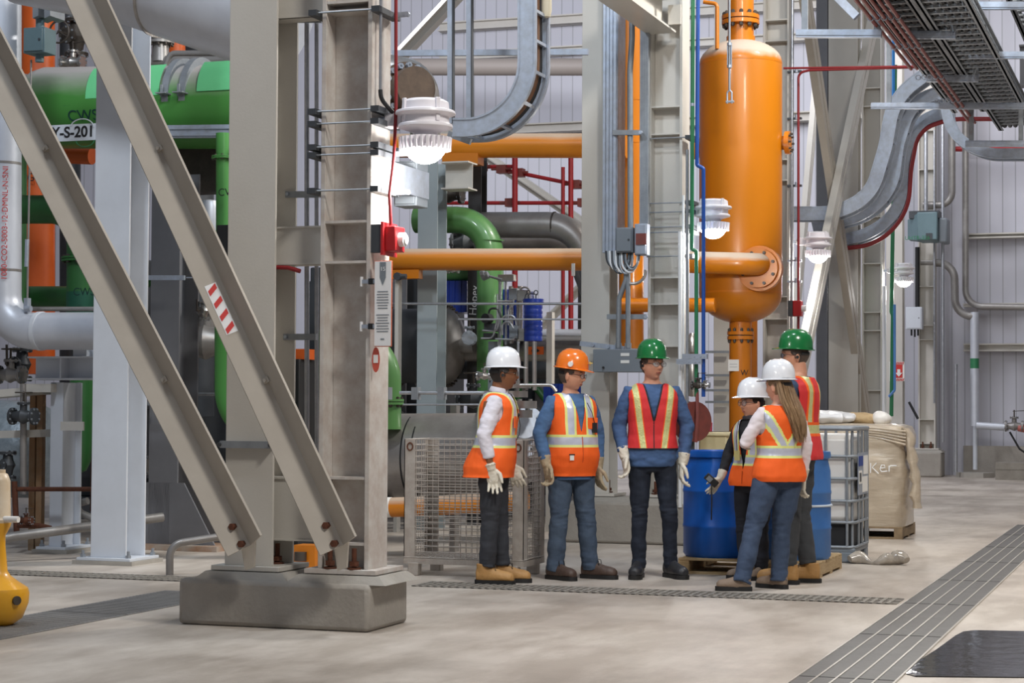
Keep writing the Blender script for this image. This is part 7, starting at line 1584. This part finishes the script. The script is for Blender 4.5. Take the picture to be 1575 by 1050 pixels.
strands(hpe, E_, hair_b, 170, [(0, .060, .045, .080, .04), (0, .080, -.03, .092, .045), (.0, .10, -.10, .100, .05), (-.01, .13, -.18, .10, .05), (-.02, .155, -.27, .085, .045), (-.03, .165, -.37, .06, .03)], 0, .0062, 5)
strands(hpd, D_, hair_k, 46, [(.02, .07, .03, .06, .02), (.05, .075, -.05, .035, .03), (.055, .05, -.13, .022, .03), (.05, -.0, -.20, .018, .025)], 0, .0065, 8)
strands(hpd, D_, hair_k, 30, [(-.06, .02, .03, .014, .05), (-.072, .03, -.05, .012, .04), (-.06, .02, -.13, .012, .03), (-.05, -.02, -.2, .012, .03)], 0, .006, 9)
# dark scarf knot and identity card of the woman with glasses
def child(mb, nm, m, root, label=None): return put(mb.mesh(nm, Vector((0, 0, 0))), nm, m, root, label)
mb = MB(); mb.tube([Vector((math.cos(a)*.075, math.sin(a)*.07+.01, 1.475*sd*1.0-.012*math.sin(a))) for a in [k*math.pi/8 for k in range(17)]], .022, 8); child(mb, 'scarf', M('grey_knit_scarf', '4A464A', .9, 0, '3A373B', 20, .9, .4, 40), D_)
mb = MB(); c = Vector((-.04, -.185*sd, 1.14*sd)); mb.box(c-Vector((.026, .003, .04)), c+Vector((.026, .003, .04))); child(mb, 'identity_card', M('yellowed_card', 'C9BD7A', .5), D_)
mb = MB(); mb.tube([Vector((-.05, -.13, 1.46*sd)), Vector((-.05, -.165, 1.3*sd)), c], .003, 5); child(mb, 'lanyard', dark, D_)
# zips, patches, pens
def on_front(x, z, s_, fat_=1.0, y0=-.168): return Vector((x*s_, y0*s_*fat_, z*s_))
for root, s_, f_ in ((A, s, 1.12), (B_, sb, 1.24), (D_, sd, 1.0)): pass
def rayput(root, me_name, x, z, front=True, dist=1.0):
    """depth of the vest surface at (x, z) of a person, so that small things can be laid on it"""
    o = [c for c in root.children if c.name.startswith(me_name)][0]; best = None
    for v in o.data.vertices:
        if abs(v.co.x-x) < .02 and abs(v.co.z-z) < .02 and ((v.co.y < 0) == front):
            if best is None or (v.co.y < best if front else v.co.y > best): best = v.co.y
    return Vector((x, (best if best is not None else (-.15 if front else .15))-(.006 if front else -.006), z))
for root, s_, z0, z1 in ((A, s, .92, 1.12), (B_, sb, .93, 1.13), (D_, sd, .88, 1.0)):
    q = [rayput(root, 'safety_vest', 0, (z0+(z1-z0)*k/6)*s_) for k in range(7)]; mb = MB(); mb.tube(q, .0035, 6); child(mb, 'zip', M('orange_zip', 'C24E14', .6) if 'orange_zip' not in MATS else MATS['orange_zip'], root)
p = rayput(B_, 'safety_vest', -.10, .965*sb); mb = MB(); mb.box(p-Vector((.018, .002, .02)), p+Vector((.018, .002, .02))); child(mb, 'white_patch', paper, B_)
p = rayput(B_, 'safety_vest', -.10, .99*sb); mb = MB(); mb.box(p-Vector((.025, .003, .005)), p+Vector((.025, .002, .005))); child(mb, 'black_tag', dark, B_)
for root, s_, xx, zz_ in ((B_, sb, .105, 1.24), (A, s, -.10, 1.25)):
    p = rayput(root, 'safety_vest', xx*s_, zz_*s_); mb = MB(); mb.box(p-Vector((.045, .004, .05)), p+Vector((.045, .003, .04))); child(mb, 'pocket', hi_orange, root)
p = rayput(B_, 'safety_vest', .12*sb, 1.20*sb); mb = MB(); mb.box(p-Vector((.02, .02, .04)), p+Vector((.02, .0, .04))); mb.tube([p+Vector((0, -.01, .04)), p+Vector((-.03, -.02, .12)), p+Vector((-.07, -.01, .2))], .003, 6); child(mb, 'radio_clip', dark, B_)
p = rayput(A, 'safety_vest', -.02, 1.30*s); mb = MB(); mb.sphere(p, .014, 10); mb.tube([p, p+Vector((.01, -.015, -.08)), p+Vector((0, -.01, -.15)), p+Vector((-.03, .01, -.2))], .003, 6); child(mb, 'headset_cable', dark, A)
# shirt collar of the man in the white shirt
mb = MB(); lz = 1.502*s; oy = -.09*.55*s
mb.tube([Vector((math.cos(a)*.066*s, .012*s+oy+math.sin(a)*.064*s, lz+.012*math.sin(a)-.01)) for a in [k*math.pi/10+math.pi*-.45 for k in range(19)]], [(.006, .022)]*19, 8); child(mb, 'collar', white_shirt, A)
# helmet stickers
mb = MB(); mb.cyl(hpb(-.104, -.02, .085), hpb(-.1195, -.02, .084), .021, 20); child(mb, 'helmet_sticker', paper, B_, 'round white helmet sticker')
mb = MB(); mb.box(hpb(-.02, -.131, .100), hpb(.02, -.128, .108)); mb.box(hpb(-.004, -.133, .085), hpb(.004, -.126, .116)); child(mb, 'helmet_emblem', M('gold_emblem', 'D8BC6A', .5), B_)
# handheld device held by the woman with glasses
wp_ = D_.matrix_basis @ (Vd['wrR']+Vector((-.03, -.07, .02)))
Lm = Matrix.Translation(D_.location) @ Matrix.Rotation(D_.rotation_euler.z, 4, 'Z')
p = Lm @ (Vd['wrR']+Vector((-.035, -.085, -.03))); t = thing('handheld_radio', p, 'small black device with a long strap held by the woman with glasses', 'radio')
mb = MB(); mb.box((-.028, -.014, -.06), (.028, .014, .06)); Rm = Matrix.Rotation(R(-45), 4, 'Y') @ Matrix.Rotation(R(20), 4, 'X'); mb.v = [p+Rm @ v for v in mb.v]; mb.build('body', dark, t, bevel=.004)
mb = MB(); mb.box((-.02, -.016, 0), (.02, -.014, .045)); mb.v = [p+Rm @ v for v in mb.v]; mb.build('screen', boxgrey, t)
mb = MB(); mb.tube([p+Vector((0, 0, -.02)), p+Vector((.005, -.01, -.15)), p+Vector((.0, 0, -.32))], .006, 6); mb.build('strap', dark, t)
bpy.data.scenes.remove(TMP)
